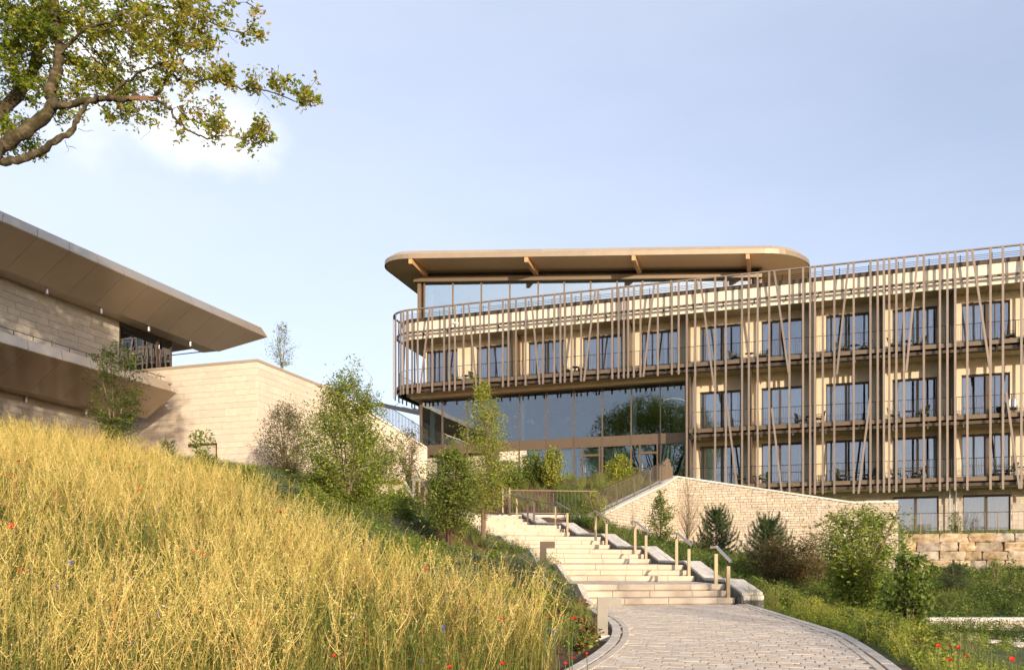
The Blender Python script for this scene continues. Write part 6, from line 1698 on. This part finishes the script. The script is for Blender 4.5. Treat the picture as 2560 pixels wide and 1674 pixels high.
far = field(6000, -17, -2, 19, 27, r, lambda X, Y: edge(X, Y, .5 * np.sin(Y * 3)) & (Y < 27 + X * .1))
# thin them in drifts so that green gaps stay
def thin(P, r, lo=.30): w = np.clip(.72 + .34 * patch(P[:, 0], P[:, 1], 1.9, .4), lo, 1); return P[r.random(len(P)) < w]
pts = np.concatenate([thin(near, r), thin(mid_, r), thin(far, r)])
lean = lambda P: (.10 + .09 * np.sin(P[:, 0] * 1.3 + P[:, 1]), -.05 + .08 * np.sin(P[:, 1] * 1.1))
hs = 1.0
scatter('dry_meadow', LD, stalks, pts, r, .55, 1.08, tvar=.17, label='dry golden meadow of branching seed stalks covering the near slope', lean=lean)
bl = [tmpl_blades(r, 12, .72, .0065, .20, .3, .07) for _ in range(8)] + [tmpl_leafy(r, .5, .14, 26, .055, .3, 4) for _ in range(4)]
u1 = np.concatenate([field(5200, -9, 1.5, 5.2, 12, r, lambda X, Y: edge(X, Y, .1)), field(7500, -17, 1.5, 12, 28, r, lambda X, Y: edge(X, Y, .2))])
scatter('meadow_undergrowth', LU, bl, u1, r, .7, 1.1, label='green and straw coloured blades under the meadow stalks')

gm = field(7500, -16, 1.2, 6, 27, r, lambda X, Y: edge(X, Y, .1) & (patch(X, Y, .9, 1.7) + .5 * patch(X, Y, 2.3, .2) > .38))
scatter('meadow_green', LM, [tmpl_leafy(r, .68, .14, 34, .05, .34, 4) for _ in range(6)], gm, r, .7, 1.2, label='green leafy plants mixed in drifts through the dry meadow')
rs_ = field(2600, -16, 1.2, 6, 27, r, lambda X, Y: edge(X, Y, .0) & (patch(X, Y, 1.3, 3.1) > .2))
scatter('rusty_stalks', LRU, [tmpl_stalk(r) for _ in range(6)], rs_, r, .6, .9, label='rust brown dead stalks scattered among the golden ones', lean=lean)
# bark mulch chips over the beds, largest near the camera
def quadchips(P, size, r): return leaves(P, size, r, narrow=.45, up=1.2, fold=.05)
onbed = lambda X, Y: (~edge(X, Y, 0)) & (X < np.interp(Y, [6, 9.2, 13.4, 18.5, 23, 27, 32, 36], [-1.2, .45, 1.45, 1.3, 1.1, .3, -1.7, -3.3])) & (Y < 42)
P = field(60000, -14, 2, 8, 36, r, onbed); lb = LB(); P = P[r.random(len(P)) < np.clip(14 / P[:, 1], .1, 1)]
P[:, 2] += .012; d_ = r.normal(size=P.shape); d_[:, 2] *= .25; lb.put(P, .055, r, dirs=d_, narrow=.4, up=2, tint=(0, 1)); lb.build('mulch_chips', LCH, kind='stuff', label='brown bark chips strewn over the beds')

# perennials: loose masses
gr = [tmpl_blades(r, 34, .42, .005, .22, .45, .04) for _ in range(5)]
leafy = [tmpl_leafy(r, .22, .2, 70, .045, .55, 7) for _ in range(6)]
leafy2 = [tmpl_leafy(r, .34, .22, 80, .055, .35, 8) for _ in range(6)]
straps = [tmpl_blades(r, 18, .34, .016, .24, .6, .04) for _ in range(4)]
bed = field(2600, -16, 2, 10, 46, r, lambda X, Y: onbed(X, Y) & (X < np.interp(Y, [8, 12, 46], [.9, 1.3, 0]) + 5))
bedm = lambda P, s, ph, th: P[patch(P[:, 0], P[:, 1], s, ph) > th]
def sel(P, k, n): return P[(np.arange(len(P)) % n) == k]
def bedall(n):
    P = field(n, -16, 1.6, 9.5, 46, r, onbed); near_k = (P[:, 1] < 18.5) & (P[:, 0] > -.6)
    return P[~near_k | (r.random(len(P)) < .28)]
scatter('bed_perennials', LM, leafy + leafy2, bedm(bedall(9000), 1.5, .3, .2), r, .8, 1.5, label='mixed green perennials filling the mulched bed')
scatter('bed_perennials', LGB, leafy2, bedm(bedall(6500), 1.9, 2.3, .35), r, .8, 1.4, label='blue green low perennials in drifts across the bed')
scatter('bed_grasses', LGR, straps + gr, bedm(bedall(5000), 2.3, 4.1, .2), r, .8, 1.35, label='light green strappy grasses between the perennials in the bed')
scatter('violet_salvia', LLV, [tmpl_spikes(r) for _ in range(4)], bedm(bedall(1800), 1.7, 1.1, 1.0), r, .7, 1.1, label='violet flower spikes scattered through the mulched bed')
# bed in front of the hall and by the upper stairs
hb = field(2600, -7, 8.6, 37.2, 55, r, lambda X, Y: ((X > -1.5 - (Y - 37) * .28 + 0) & (X < 3.9 + (Y - 36.8) * .60) & (Y > 37.4)) | ((X < -7.5 - (Y - 42) * .25) & (Y > 40)))
scatter('slope_planting', LM, leafy2 + gr, hb[r.random(len(hb)) < .5], r, .5, 1.0, label='green planting on the mulched slope behind the bar fence')
hb2 = field(900, -1, 8.6, 39, 54, r, lambda X, Y: (X < 3.9 + (Y - 36.8) * .58) & (patch(X, Y, 1.1, 2) > .2))
scatter('slope_grasses', LGR, gr, hb2, r, .8, 1.5, label='feathery tall grasses before the hall windows')
P = field(9000, -9, 8, 37, 55, r, lambda X, Y: (X < 3.9 + (Y - 36.8) * .6) & (Y > 37.2)); 

# right hand garden
rg = lambda X, Y: (X > np.interp(Y, [3, 5, 7.2, 9.25, 12.5, 15, 19, 20, 23, 27, 30, 33, 36], [2.5, 3.0, 3.7, 4.4, 5.15, 5.35, 5.6, 6.0, 5.7, 5.2, 4.4, 3.4, 2.2])) & (~behind(X, Y))
def offlow(X, Y):
    yc = np.interp(X, [9.8, 11, 12.5, 14, 17, 26], [23.0, 22.3, 21.3, 20.1, 18.6, 17.5]); return ~((np.abs(Y - yc) < 1.35) & (X > 10)) & (np.abs(Y - 24.1) > .3)
RG = lambda X, Y: rg(X, Y) & (offlow(X, Y) | (X < 10))
low1 = [tmpl_leafy(r, .16, .17, 70, .034, .6, 8) for _ in range(6)]
tall1 = [tmpl_leafy(r, .42, .2, 90, .055, .32, 8) for _ in range(6)]
g = lambda n, y0=7, y1=44: field(n, 2, 26, y0, y1, r, RG)
lowr2 = lambda P: P[~((1280 + F * P[:, 0] / P[:, 1] > 2320) & (((P[:, 1] > 10.5) & (P[:, 1] < 20)) | ((P[:, 1] > 22) & (P[:, 1] < 24)))) | (r.random(len(P)) < .2)]
scatter('ground_cover', LG, low1 + leafy, lowr2(g(6500, 7, 24)), r, .6, 1.2, label='fresh green ground cover along the right side of the path')
scatter('ground_cover', LGD, low1 + leafy2, g(7500, 22, 44), r, .8, 1.6, label='dark green ground cover between the low wall and the boulder wall')
scatter('bed_leaves', LGD, tall1, bedm(g(5200, 24.5, 43), 1.1, .8, -.3), r, .8, 1.6, label='tall leafy perennials in front of the boulder wall')
lowr = lambda P: P[~((1280 + F * P[:, 0] / P[:, 1] > 2290) & (P[:, 1] > 9) & (P[:, 1] < 20))]
scatter('bed_leaves', LY, tall1 + leafy2, lowr(bedm(g(6500, 8, 20), 1.6, 1.4, .0)), r, .6, 1.2, label='bright yellow green perennials at the lower right')
scatter('bed_leaves', LM, tall1, lowr2(bedm(g(4600, 17, 32), 1.3, 3.0, .0)), r, .7, 1.3, label='green leafy clumps under the shrubs right of the stairs')
scatter('bed_grasses', LGR, gr, lowr2(bedm(g(1100, 8, 30), 1.9, .1, .9)), r, .8, 1.2, label='pale grass tufts among the right hand perennials')
scatter('bed_grasses', LGR, gr, bedm(g(1800, 25, 43), 1.5, 2.1, .3), r, 1., 1.9, label='pale grass tufts before the boulder wall')
scatter('white_flowers', LWF, [tmpl_leafy(r, .26, .16, 22, .022, .9, 5) for _ in range(3)], bedm(g(900, 13, 24), 2.1, 3.4, .9), r, .8, 1.1, label='tiny white flowers in the ground cover beside the path')
scatter('terrace_grass', LG, [tmpl_blades(r, 22, .22, .008, .14, .4, .08) for _ in range(4)], np.array([[x, bl_, 1.93] for x, bl_ in [(xx, 49.45 - .3325 * xx + yy) for xx in np.arange(19.2, 36, .07) for yy in (.5 + .6 * r.random(), .8 + r.random())]]), r, .7, 1.2, label='grass fringe along the top of the boulder wall')
# foreground bottom-right tall stems
scatter('tall_grass', LGR, bl[:8], bedm(field(320, 4, 9, 6, 13, r, RG), 1.4, 1.2, .3), r, .5, .85, label='loose green grass at the lower right corner')

scatter('bright_perennials', LG, leafy2 + leafy, bedm(bedall(5000), 2.6, .9, .3), r, .8, 1.3, label='bright green leafy perennials between the shrubs of the mulched bed')
scatter('bed_perennials', LM, leafy + leafy2, bedall(1500), r, .6, 1.2, label='loose green perennials spread thinly over the bark mulch')
scatter('bright_perennials', LY, leafy + straps, bedall(900), r, .6, 1.1, label='yellow green leaf clumps spread thinly over the bark mulch')
# countable tufts in the bed
tk = [0]
def tuft(name, label, px, d, tm, m, s, cat='plant', group=None, xy=None):
    p = at(px, d) if xy is None else np.array(xy, float); v, f, t = tm; k = tk[0]; tk[0] += 1
    rr_ = np.random.default_rng(k); a = rr_.uniform(0, 6.28); c, sn = math.cos(a), math.sin(a)
    vv = np.stack([v[:, 0] * c - v[:, 1] * sn, v[:, 0] * sn + v[:, 1] * c, v[:, 2]], 1) * s
    me = np_mesh(name, vv, f, np.clip(t + rr_.normal() * .08, 0, 1)); o = link_mesh(name, me, m, None, p); return tag(o, label, cat, group)
feather = [tmpl_blades(r, 120, .75, .0045, .30, .45, .06, (.2, 1)) for _ in range(4)]
TG = 'feather grass tufts in the beds'
TL = 'pale feather grass tuft in the planted beds'
for px, d, s, l in [(1586, 14.0, 0, ''), ]: pass
TUF = [(1445, 15.2, .62, 'upright feather grass tuft directly behind the nearest bollard light'), (1405, 11.6, .75, 'feather grass tuft at the meadow edge left of the nearest bollard light'), (845, 26, .8, 'pale feather grass tuft on the slope below the tallest shrub'),
       (700, 27.5, .9, 'feather grass tuft on the slope below the olive shrub'), (1085, 27, .8, None), (960, 23, .7, None), (760, 24, .8, None), (1225, 21, .6, None), (1880, 19.3, .95, 'feather grass tuft by the path right of the cheek wall end'), (1935, 18.6, 1.0, 'feather grass tuft in the row right of the cheek wall, second from the stairs'), (2000, 18, 1.0, 'feather grass tuft in the row below the reddish shrub'),
       (2060, 17.6, .9, 'last feather grass tuft of the row, before the arching shrub'), (1800, 22.5, .9, 'feather grass tuft beside the second handrail'), (1750, 27, 1.0, 'feather grass tuft beside the third handrail'), (1500, 44, 1.6, 'tall feather grass before the first hall door'), (1600, 44.5, 1.5, 'tall feather grass before the second hall door'), (1450, 44, 1.4, 'tall feather grass left of the first hall door'),
       (2370, 32, 1.1, None), (2470, 33, 1.1, None), (2420, 28.5, 1.0, None), (2250, 15.5, .9, 'feather grass clump by the lower right path'), (2420, 14.5, .8, 'feather grass clump at the lower right, behind the poppies')]
for i, (px, d, s, l) in enumerate(TUF): tuft('feather_grass', l or TL, px, d, feather[i % 4], LGR, s, group=TG)
strap1 = [tmpl_blades(r, 34, .42, .020, .28, .5, .05, (.3, 1)) for _ in range(3)]
for px, d, s, l in [(735, 27, 1.1, 'bright strap leaved clump on the slope below the tall shrub'), (1175, 19.5, 1.0, 'light green strap leaved clump left of the juniper'), (1060, 20.5, .9, 'strap leaved clump under the meadow edge left of the small tree'), (1250, 22, .9, 'strap leaved clump beside the stake of the slender tree'), (1010, 25, .8, 'strap leaved clump left of the red stemmed small tree')]:
    tuft('strap_leaved_plant', l, px, d, strap1[tk[0] % 3], LG, s, group='strap leaved clumps')
red = [tmpl_leafy(r, .16, .2, 90, .075, .8, 9) for _ in range(3)]
for px, d, s, l in [(1478, 12.4, 1.0, 'dark red leaved plant at the foot of the nearest bollard light'), (1455, 14.2, .9, 'dark red leaved plant behind the nearest bollard light, beside the kerb'), (1440, 16.6, 1.1, 'dark red leaved plant near the bottom stair edge'), (1400, 16.2, 1.1, 'dark red leaved plant between juniper and bottom stair'), (1268, 25.6, 1.0, 'dark red leaved plant beside the third stair flight'), (1360, 15.3, .9, 'dark red leaved plant at the meadow edge'), (1450, 11.4, .9, 'dark red leaved plant nearest the meadow by the kerb'), (1425, 13.4, 1.1, 'dark red leaved plant between meadow and bollard light'), (1470, 13.2, .9, 'dark red leaved plant just behind the bollard light'), (1445, 17.8, 1.2, 'dark red leaved plant at the left end of the bottom step'), (1380, 14.2, 1.0, 'dark red leaved plant beside the meadow tip')]:
    tuft('red_leaved_plant', l, px, d, red[tk[0] % 3], LRD, s, group='dark red leaved plants')
blue = [tmpl_leafy(r, .45, .36, 420, .05, .22, 22) for _ in range(3)]
for px, d, s, l in [(560, 24, 1.1, 'grey green mounded plant at the upper border of the meadow'), (640, 23, 1.0, 'grey green mounded plant right of the first one at the upper border of the meadow'), (1010, 21.5, .8, 'grey green plant in front of the red stemmed small tree'), (1350, 19.6, .7, 'small grey green plant by the stair edge'), (1180, 16.5, .8, 'grey green mound left of the juniper')]:
    tuft('grey_green_plant', l, px, d, blue[tk[0] % 3], LGB, s, group='grey green mounds')
for px, d, s, l, m_ in [(770, 27.5, 1.0, 'plant with flat yellow flowers below the tall shrub', LYF), (1045, 43, 1.2, 'plant with flat yellow flowers behind the upper handrail', LYF)]:
    tuft('yarrow', l, px, d, tmpl_leafy(r, .5, .3, 60, .07, 1.0, 14), m_, s)
for px, d, s, l in [(420, 28, 1.2, 'small young pine seedling before the annex wall'), ]:
    b_ = at(px, d + 5); conifer('pine', l, 'tree', b_, 1.0, .3, 90, LJ, 6, 30, .07)
MND = [(2075, 16.5, .5, .42, LY), (2160, 15.2, .55, .45, LG), (2235, 13.6, .5, .42, LY), (2330, 13.0, .55, .45, LM), (2200, 12.2, .42, .36, LG), (2300, 11.0, .42, .36, LY), (1960, 20.5, .6, .5, LG), (1890, 21.5, .6, .45, LM), (2020, 19.4, .5, .5, LY), (2120, 18.2, .5, .45, LM),
       (2400, 30, 1.1, .9, LM), (2480, 33, 1.2, 1.0, LM), (2545, 30.5, 1.2, .9, LM), (2330, 33, 1.1, .9, LM)]
MNL = ['low bright mound at the kerb before the arching shrub', 'low green mound under the arching shrub beside the path', 'yellow green mound at the kerb halfway down the right side', 'mid green mound left of the lower path', 'small green mound at the kerb near the lower right', 'yellow green mound by the poppies at the lower right', 'green mound under the reddish shrub', 'mid green mound beside the bottom cheek wall', 'yellow green mound below the reddish shrub nearer the path', 'mid green mound between the reddish and the arching shrub',
       'dark leafy mound below the pruned pine', 'dark leafy mound below the boulder wall, right of the pruned pine', 'dark leafy mound below the boulder wall at the right edge', 'dark leafy mound below the boulder wall, left of the pruned pine']
for i, ((px, d, h_, rad, m_), l_) in enumerate(zip(MND, MNL)):
    plant('low_bush', l_, 'plant', at(px, d), h_, rad, m_, M_barkpale, 200 + i, nleaf=int(1500 * (1 if d < 25 else 1.5)), lsize=.048 * max(1, d / 18), stems=7, trunk=.012, prof='round', clear=.02, ntwig=70, group='low leafy mounds in the right garden')
LMN = [(1000, 27.5, .7, .6, LM), (1050, 25.5, .55, .5, LGB), (1085, 22.5, .5, .5, LG), (1165, 22.2, .5, .45, LM), (1240, 19.5, .5, .45, LG), (1195, 17.2, .45, .4, LGB), (930, 26.5, .6, .55, LG), (850, 24.6, .55, .5, LM), (780, 25.8, .6, .5, LG), (690, 25.4, .65, .55, LGB), (610, 26.2, .6, .55, LG), (520, 27, .6, .5, LM), (1390, 17.5, .35, .3, LGB), (1120, 20.5, .45, .4, LM), (900, 31.5, .8, .7, LM), (1000, 33, .8, .7, LG), (800, 31, .8, .7, LM)]
LML = ['green mound left behind the red stemmed small tree', 'grey green mound left of the red stemmed small tree', 'bright green mound before the red stemmed small tree', 'mid green mound right of the red stems', 'bright green mound below the tree stake', 'grey green mound between meadow and juniper', 'bright mound on the slope left of the small tree', 'mid green mound at the meadow border below the tall shrub', 'bright mound below the tall shrub at its left', 'grey green mound below the olive shrub', 'bright mound at the meadow border under the annex corner', 'mid green mound at the meadow border under the annex door', 'small grey green mound beside the bottom stair edge', 'mid green mound at the meadow tip before the small tree', 'green mound at the foot of the tall shrub', 'bright mound right of the tall shrub foot', 'green mound left of the tall shrub foot']
for i, ((px, d, h_, rad, m_), l_) in enumerate(zip(LMN, LML)):
    plant('low_bush', l_, 'plant', at(px, d), h_ * 1.25, rad * 1.3, m_, M_barkpale, 260 + i, nleaf=2600, lsize=.05 * max(1, d / 20), stems=7, trunk=.012, prof='round', clear=.02, ntwig=80, group='low leafy mounds in the slope bed')
tuft('yucca', 'spiky green plant peeking over the top of the brick wall', 0, 0, strap1[0], LGD, 1.3, xy=(16.6, 43.2, 3.35))
tuft('yucca', 'spiky green plant behind the brick wall before the ground floor', 0, 0, strap1[1], LGD, 1.0, xy=(12.0, 44.5, 4.2))

# poppies and cornflowers ------------------------------------------------
def flower(kind, px, py, sz, label):
    # distance so that the flower sits about stalk height above the ground
    H0 = {'poppy': .72, 'cornflower': .68, 'daisy': .62}[kind]
    if px > 2200: H0 = .42
    ds = np.linspace(6.5, 30, 900); X = (px - 1280) / F * ds; z = hz_(X, ds) + H0; ray = (HZ - py) / F * ds
    i = int(np.argmax(z >= ray)); d = ds[i] - .25; x = (px - 1280) / F * d; z = (HZ - py) / F * d; g_ = gz(x, d)
    r_ = np.random.default_rng(int(px * 7 + py)); t = thing(kind, (x, d, g_), label, 'flower', {'poppy': 'red poppies in the meadow', 'cornflower': 'blue cornflowers in the meadow', 'daisy': 'white daisies in the meadow'}[kind])
    mb = MB(); mb.tube(curve((x, d, g_), (x, d, z - .01), r_, .04, 5), .0035, 4); mb.build('stem', M_stem, t)
    R_ = sz / F * d / 2 * 1.15; vs_, fs, ts = [], [], []; n = {'poppy': 5, 'cornflower': 10, 'daisy': 12}[kind]; c = np.array([x, d, z]); k0 = 0
    tilt = r_.normal(size=3) * .35 + [0, -.45, 1]; tilt /= np.linalg.norm(tilt); e1 = np.cross(tilt, [1, 0, 0]); e1 /= np.linalg.norm(e1); e2 = np.cross(tilt, e1)
    for k in range(n):
        a = 2 * math.pi * k / n; up_k = {'poppy': .55, 'cornflower': .5, 'daisy': .1}[kind]; wd = {'poppy': .95, 'cornflower': .3, 'daisy': .22}[kind]
        for j, (u, w, hh) in enumerate([(0, .12, 0), (.55, wd, up_k * .45), (1, wd * .9, up_k), ]):
            dirv = e1 * math.cos(a) + e2 * math.sin(a); sd = -e1 * math.sin(a) + e2 * math.cos(a); q = c + dirv * R_ * u * r_.uniform(.9, 1.1) + tilt * R_ * hh * r_.uniform(.8, 1.2)
            vs_ += [q - sd * R_ * w * .6, q + sd * R_ * w * .6]
        for j in range(2): fs.append((k0 + 2 * j, k0 + 2 * j + 1, k0 + 2 * j + 3, k0 + 2 * j + 2)); ts.append(r_.uniform(0, .8))
        k0 += 6
    org = ORG[t.name]; me = np_mesh('petals', np.array(vs_) - org, np.array(fs), ts, True); link_mesh('petals', me, {'poppy': LPO, 'cornflower': LCO, 'daisy': LWF}[kind], t)
    mb = MB(); mb.tube([c - tilt * R_ * .1, c + tilt * R_ * .25], [R_ * .22, R_ * .16], 7); mb.build('flower_centre', M_dark if kind == 'poppy' else (M_cent if kind == 'daisy' else M_centb), t)
M_stem = mat('green stem', (.10, .14, .04), rough=.7); M_cent = mat('yellow flower centre', (.6, .42, .05), rough=.8); M_centb = mat('violet flower centre', (.10, .04, .30), rough=.8)
cz = lambda x, y: (x / 2.493, 1050 + y / 2.493)
PP = [(115, 258, 10, 'red poppy high on the left of the meadow'), (56, 342, 7, 'small red poppy close to the left edge, high up'), (76, 662, 16, 'largest red poppy of the meadow, near the left edge'), (640, 235, 10, 'red poppy at the top of the meadow below the young tree'), (665, 262, 7, 'small red poppy touching the one below the young tree'),
      (805, 300, 8, 'orange red poppy at the upper border below the annex'), (877, 438, 9, 'left poppy of the pair in the upper meadow'), (946, 425, 9, 'right poppy of the pair in the upper meadow'), (1745, 575, 12, 'orange poppy in front of the bark mulch under the tall shrub'), (1214, 822, 7, 'left of two tiny poppies in the middle of the meadow'), (1272, 834, 7, 'right of two tiny poppies in the middle of the meadow'),
      (1950, 975, 8, 'red poppy under the grey green mounds at the right of the meadow'), (1462, 1425, 11, 'red poppy near the bottom middle of the meadow'), (1198, 1178, 7, 'small orange poppy in the lower middle of the meadow'), (125, 942, 10, 'faded orange poppy beside two cornflowers at the left'), (220, 1195, 6, 'tiny dark poppy at the lower left'), (2080, 1465, 7, 'tiny red poppy at the bottom right part of the meadow')]
for x, y, s_, l in PP: a, b2 = cz(x, y); flower('poppy', a, b2, s_, l)
c5 = lambda x, y: (900 + x / 2.494, 1050 + y / 2.494)
for x, y, s_, l in [(415, 928, 10, 'red poppy left of the red stemmed small tree foot'), (1336, 1238, 11, 'red poppy in the bed just left of the nearest bollard light'), (880, 1240, 8, 'dark red poppy below the juniper at the left'), (1170, 1238, 6, 'tiny red poppy below the juniper at the right'), (606, 1412, 8, 'red poppy low in the meadow left of centre'), (885, 1520, 12, 'bright poppy at the bottom of the meadow, nearest the path'), (560, 1542, 12, 'red poppy cut by the lower edge of the view'),
                  (1296, 1338, 7, 'small poppy in the tall stalks left of the kerb'), (1324, 1482, 8, 'upper of two poppies low beside the kerb'), (1280, 1515, 7, 'lower of two poppies low beside the kerb'), (1414, 1455, 6, 'tiny poppy in the mulch beside the kerb')]:
    a, b2 = c5(x, y); flower('poppy', a, b2, s_, l)
c6 = lambda x, y: (1600 + x / 2.479, 1050 + y / 2.479)
for x, y, s_, l in [(1847, 1398, 10, 'first of three poppies in a row at the lower right'), (1921, 1404, 9, 'middle one of three poppies in a row at the lower right'), (1976, 1408, 10, 'third of three poppies in a row at the lower right'), (1918, 1488, 11, 'lower left one of the two poppies beneath the row of three'), (2023, 1470, 10, 'lower right one of the two poppies beneath the row of three'), (2302, 1482, 12, 'lone poppy at the far lower right beside the lower path')]:
    a, b2 = c6(x, y); flower('poppy', a, b2, s_, l)
for x, y, s_, l in [(194, 932, 11, 'cornflower beside the faded poppy at the left'), (436, 886, 11, 'cornflower uppermost of the left group'), (357, 1040, 12, 'cornflower lowest of the left group'), (708, 998, 8, 'left cornflower of the pair in the middle meadow'), (816, 985, 8, 'right cornflower of the pair in the middle meadow'), (825, 1392, 12, 'largest cornflower near the bottom middle'), (178, 472, 6, 'tiny cornflower high at the left'),
                  (264, 232, 6, 'tiny cornflower below the lower canopy'), (990, 552, 7, 'cornflower in the upper middle of the meadow'), (903, 668, 6, 'tiny cornflower in the middle of the meadow'), (985, 1208, 8, 'cornflower in the lower middle of the meadow'), (448, 96, 6, 'tiny cornflower against the annex under the young tree'), (1705, 1080, 7, 'cornflower at the right part of the meadow'), (2208, 1232, 7, 'cornflower below the grey green mound near the small tree')]:
    a, b2 = cz(x, y); flower('cornflower', a, b2, s_, l)
for x, y, s_, l in [(553, 1048, 8, 'cornflower near the foot of the small tree'), (737, 1180, 8, 'cornflower below the juniper at its left'), (522, 1292, 8, 'cornflower low in the meadow right of centre'), (1204, 1315, 7, 'cornflower in the stalks left of the poppy by the bollard'), (380, 1503, 8, 'cornflower near the bottom right of centre'), (1243, 1488, 6, 'tiny cornflower beside the low kerb poppies'), (536, 1112, 6, 'tiny cornflower under the mulch edge')]:
    a, b2 = c5(x, y); flower('cornflower', a, b2, s_, l)
for x, y, s_, l in [(1258, 508, 8, 'white daisy at the upper right of the meadow'), (560, 636, 8, 'white daisy at the left middle of the meadow'), (1198, 795, 7, 'white daisy above the two tiny poppies'), (1022, 1155, 9, 'white daisy in the lower middle of the meadow'), (1785, 1380, 8, 'white daisy near the lower right of the meadow'), (190, 1548, 12, 'white daisy at the bottom left corner'), (1050, 995, 7, 'white daisy in the centre of the meadow')]:
    a, b2 = cz(x, y); flower('daisy', a, b2, s_, l)

# ---------------- balcony furniture ----------------
def chair(s, d, z, face, label):
    t = thing('balcony_chair', P3(s, d, z), label, 'chair', 'olive cord balcony chairs')
    f = np.array([math.cos(face), math.sin(face)]); e = np.array([-f[1], f[0]])
    def pt(a, b, h): q = P2(s, d) + f * a + e * b; return np.array([q[0], q[1], z + h])
    mb = MB(); mb.frame(pt(-.24, -.25, .36), (*(f * .50), 0), (*(e * .5), 0), (0, 0, .09)); mb.build('seat', M_cord, t)
    mb = MB()
    for k in range(7): mb.bar(pt(-.24, -.24 + k * .08, .44), pt(-.34, -.24 + k * .08, .82), .035, .03)
    mb.bar(pt(-.34, -.26, .83), pt(-.34, .26, .83), .03, .03); mb.build('backrest', M_cord, t)
    for b in (-.27, .27):
        mb = MB(); mb.tube([pt(-.28, b, .62), pt(.0, b * 1.08, .63), pt(.24, b, .60)], .018, 5); mb.tube([pt(.24, b, .60), pt(.25, b, .40)], .012, 5); mb.build('armrest', M_cord, t)
        for a in (-.24, .24): mb = MB(); mb.tube([pt(a, b * .9, .38), pt(a * 1.1, b, 0)], .012, 5); mb.build('leg', M_dark, t)
    return t
def table(s, d, z, label):
    t = thing('balcony_table', P3(s, d, z), label, 'table', 'small round balcony tables')
    mb = MB(); mb.tube([P3(s, d, z + .52), P3(s, d, z + .545)], .27, 14); mb.build('tabletop', M_dark, t)
    for k in range(3): a = k * 2.09; mb = MB(); mb.tube([P3(s, d, z + .52), P3(s + .2 * math.cos(a), d + .2 * math.sin(a), z)], .011, 5); mb.build('leg', M_dark, t)
lvn = {'top': 'top', 'mid': 'middle', 'low': 'lowest'}
CH = [('top', 1836, .4, 'left'), ('top', 1906, 2.7, 'right'), ('top', 2105, .5, 'left'), ('top', 2163, 2.8, 'right'), ('top', 2235, .4, 'left'), ('top', 2300, 2.7, 'right'), ('top', 2525, 2.7, 'only'), ('top', 1137, 2.0, 'only left wing'), ('top', 1185, 2.4, 'l2'), ('top', 1415, .7, 'l3'), ('top', 1455, 2.5, 'l4'),
      ('mid', 2003, .4, 'left'), ('mid', 2046, 2.7, 'right'), ('mid', 2236, .4, 'left'), ('mid', 2306, 2.7, 'right'), ('mid', 2532, 2.7, 'draped'),
      ('low', 1850, .4, 'left'), ('low', 1906, 2.7, 'right'), ('low', 2108, .4, 'left'), ('low', 2176, 2.7, 'right'), ('low', 2238, .4, 'left'), ('low', 2302, 2.7, 'right'), ('low', 2502, .4, 'left'), ('low', 2528, 2.7, 'right')]
wname = lambda px: {0: 'far left', 1: 'first', 2: 'second', 3: 'third', 4: 'fourth', 5: 'fifth'}[int(np.clip(np.searchsorted([1720, 1870, 2030, 2200, 2390], px), 0, 5))]
for i, (lv, px, a, side) in enumerate(CH):
    if side.startswith('l') and side != 'left' or side == 'only left wing': lab = 'olive chair on the top balcony, left wing, ' + {'only left wing': 'nearest the rounded corner', 'l2': 'second from the rounded corner', 'l3': 'left of the pair beyond the third window', 'l4': 'right of the pair beyond the third window'}[side]
    elif side == 'draped': lab = 'olive cord chair with white linen on the middle balcony at the right edge'
    elif side == 'only': lab = 'olive cord chair on the top balcony before the taupe curtain at the right edge'
    else: lab = f'{side} olive chair of the pair on the {lvn[lv]} balcony, {wname(px)} room past the hall'
    s = SX(px, 1.2); chair(s, 1.25 + .2 * (i % 2), FL[lv], RZ + math.pi + (math.pi - a if a > 1.5 else -a) * .0 + (0.35 if side in ('right', 'l4') else math.pi - .35) * 1, lab)
for lv, px, l in [('top', 1873, 'first'), ('top', 2137, 'second'), ('top', 2268, 'fourth'), ('top', 1163, 'far left'), ('top', 1437, 'left wing'), ('mid', 2025, 'second'), ('mid', 2272, 'fourth'), ('low', 1880, 'first'), ('low', 2142, 'third'), ('low', 2272, 'fourth'), ('low', 2556, 'fifth')]:
    table(SX(px, 1.1), 1.15, FL[lv], f'small round table on the {lvn[lv]} balcony, ' + ('rounded corner end' if l == 'far left' else 'left wing' if l == 'left wing' else l + ' room past the hall'))
s = SX(2534, .9); mb = MB()
mb.prism([P3(s - .28, .98, FL['mid'] + .5), P3(s + .1, .98, FL['mid'] + .42), P3(s + .32, .98, FL['mid'] + .75), P3(s + .2, .98, FL['mid'] + .92), P3(s - .2, .98, FL['mid'] + .88)], (*(NIN * .12), 0)); tag(mb.build('linen_cloth', M_linen), 'white linen cloth draped over the chair on the middle balcony at the right edge', 'cloth')
t = thing('terrace_lounger', P3(SX(2300, 1), 1.0, 2.1), 'dark slatted outdoor seat on the ground floor terrace before the left door', 'bench')
mb = MB()
for k in range(6): mb.bar(P3(SX(2300, 1) - .6, .8, 2.4 + k * .07), P3(SX(2300, 1) + .6, .8, 2.4 + k * .07), .03, .035)
mb.build('backrest', M_cord, t)
mb = MB(); fbox(mb, SX(2300, 1) - .6, SX(2300, 1) + .6, .82, 1.3, 2.36, 2.42); mb.build('seat', M_cord, t)
for a_ in (-.55, .55):
    mb = MB(); fbox(mb, SX(2300, 1) + a_ - .02, SX(2300, 1) + a_ + .02, .85, 1.25, 2.0, 2.36); mb.build('leg', M_dark, t)
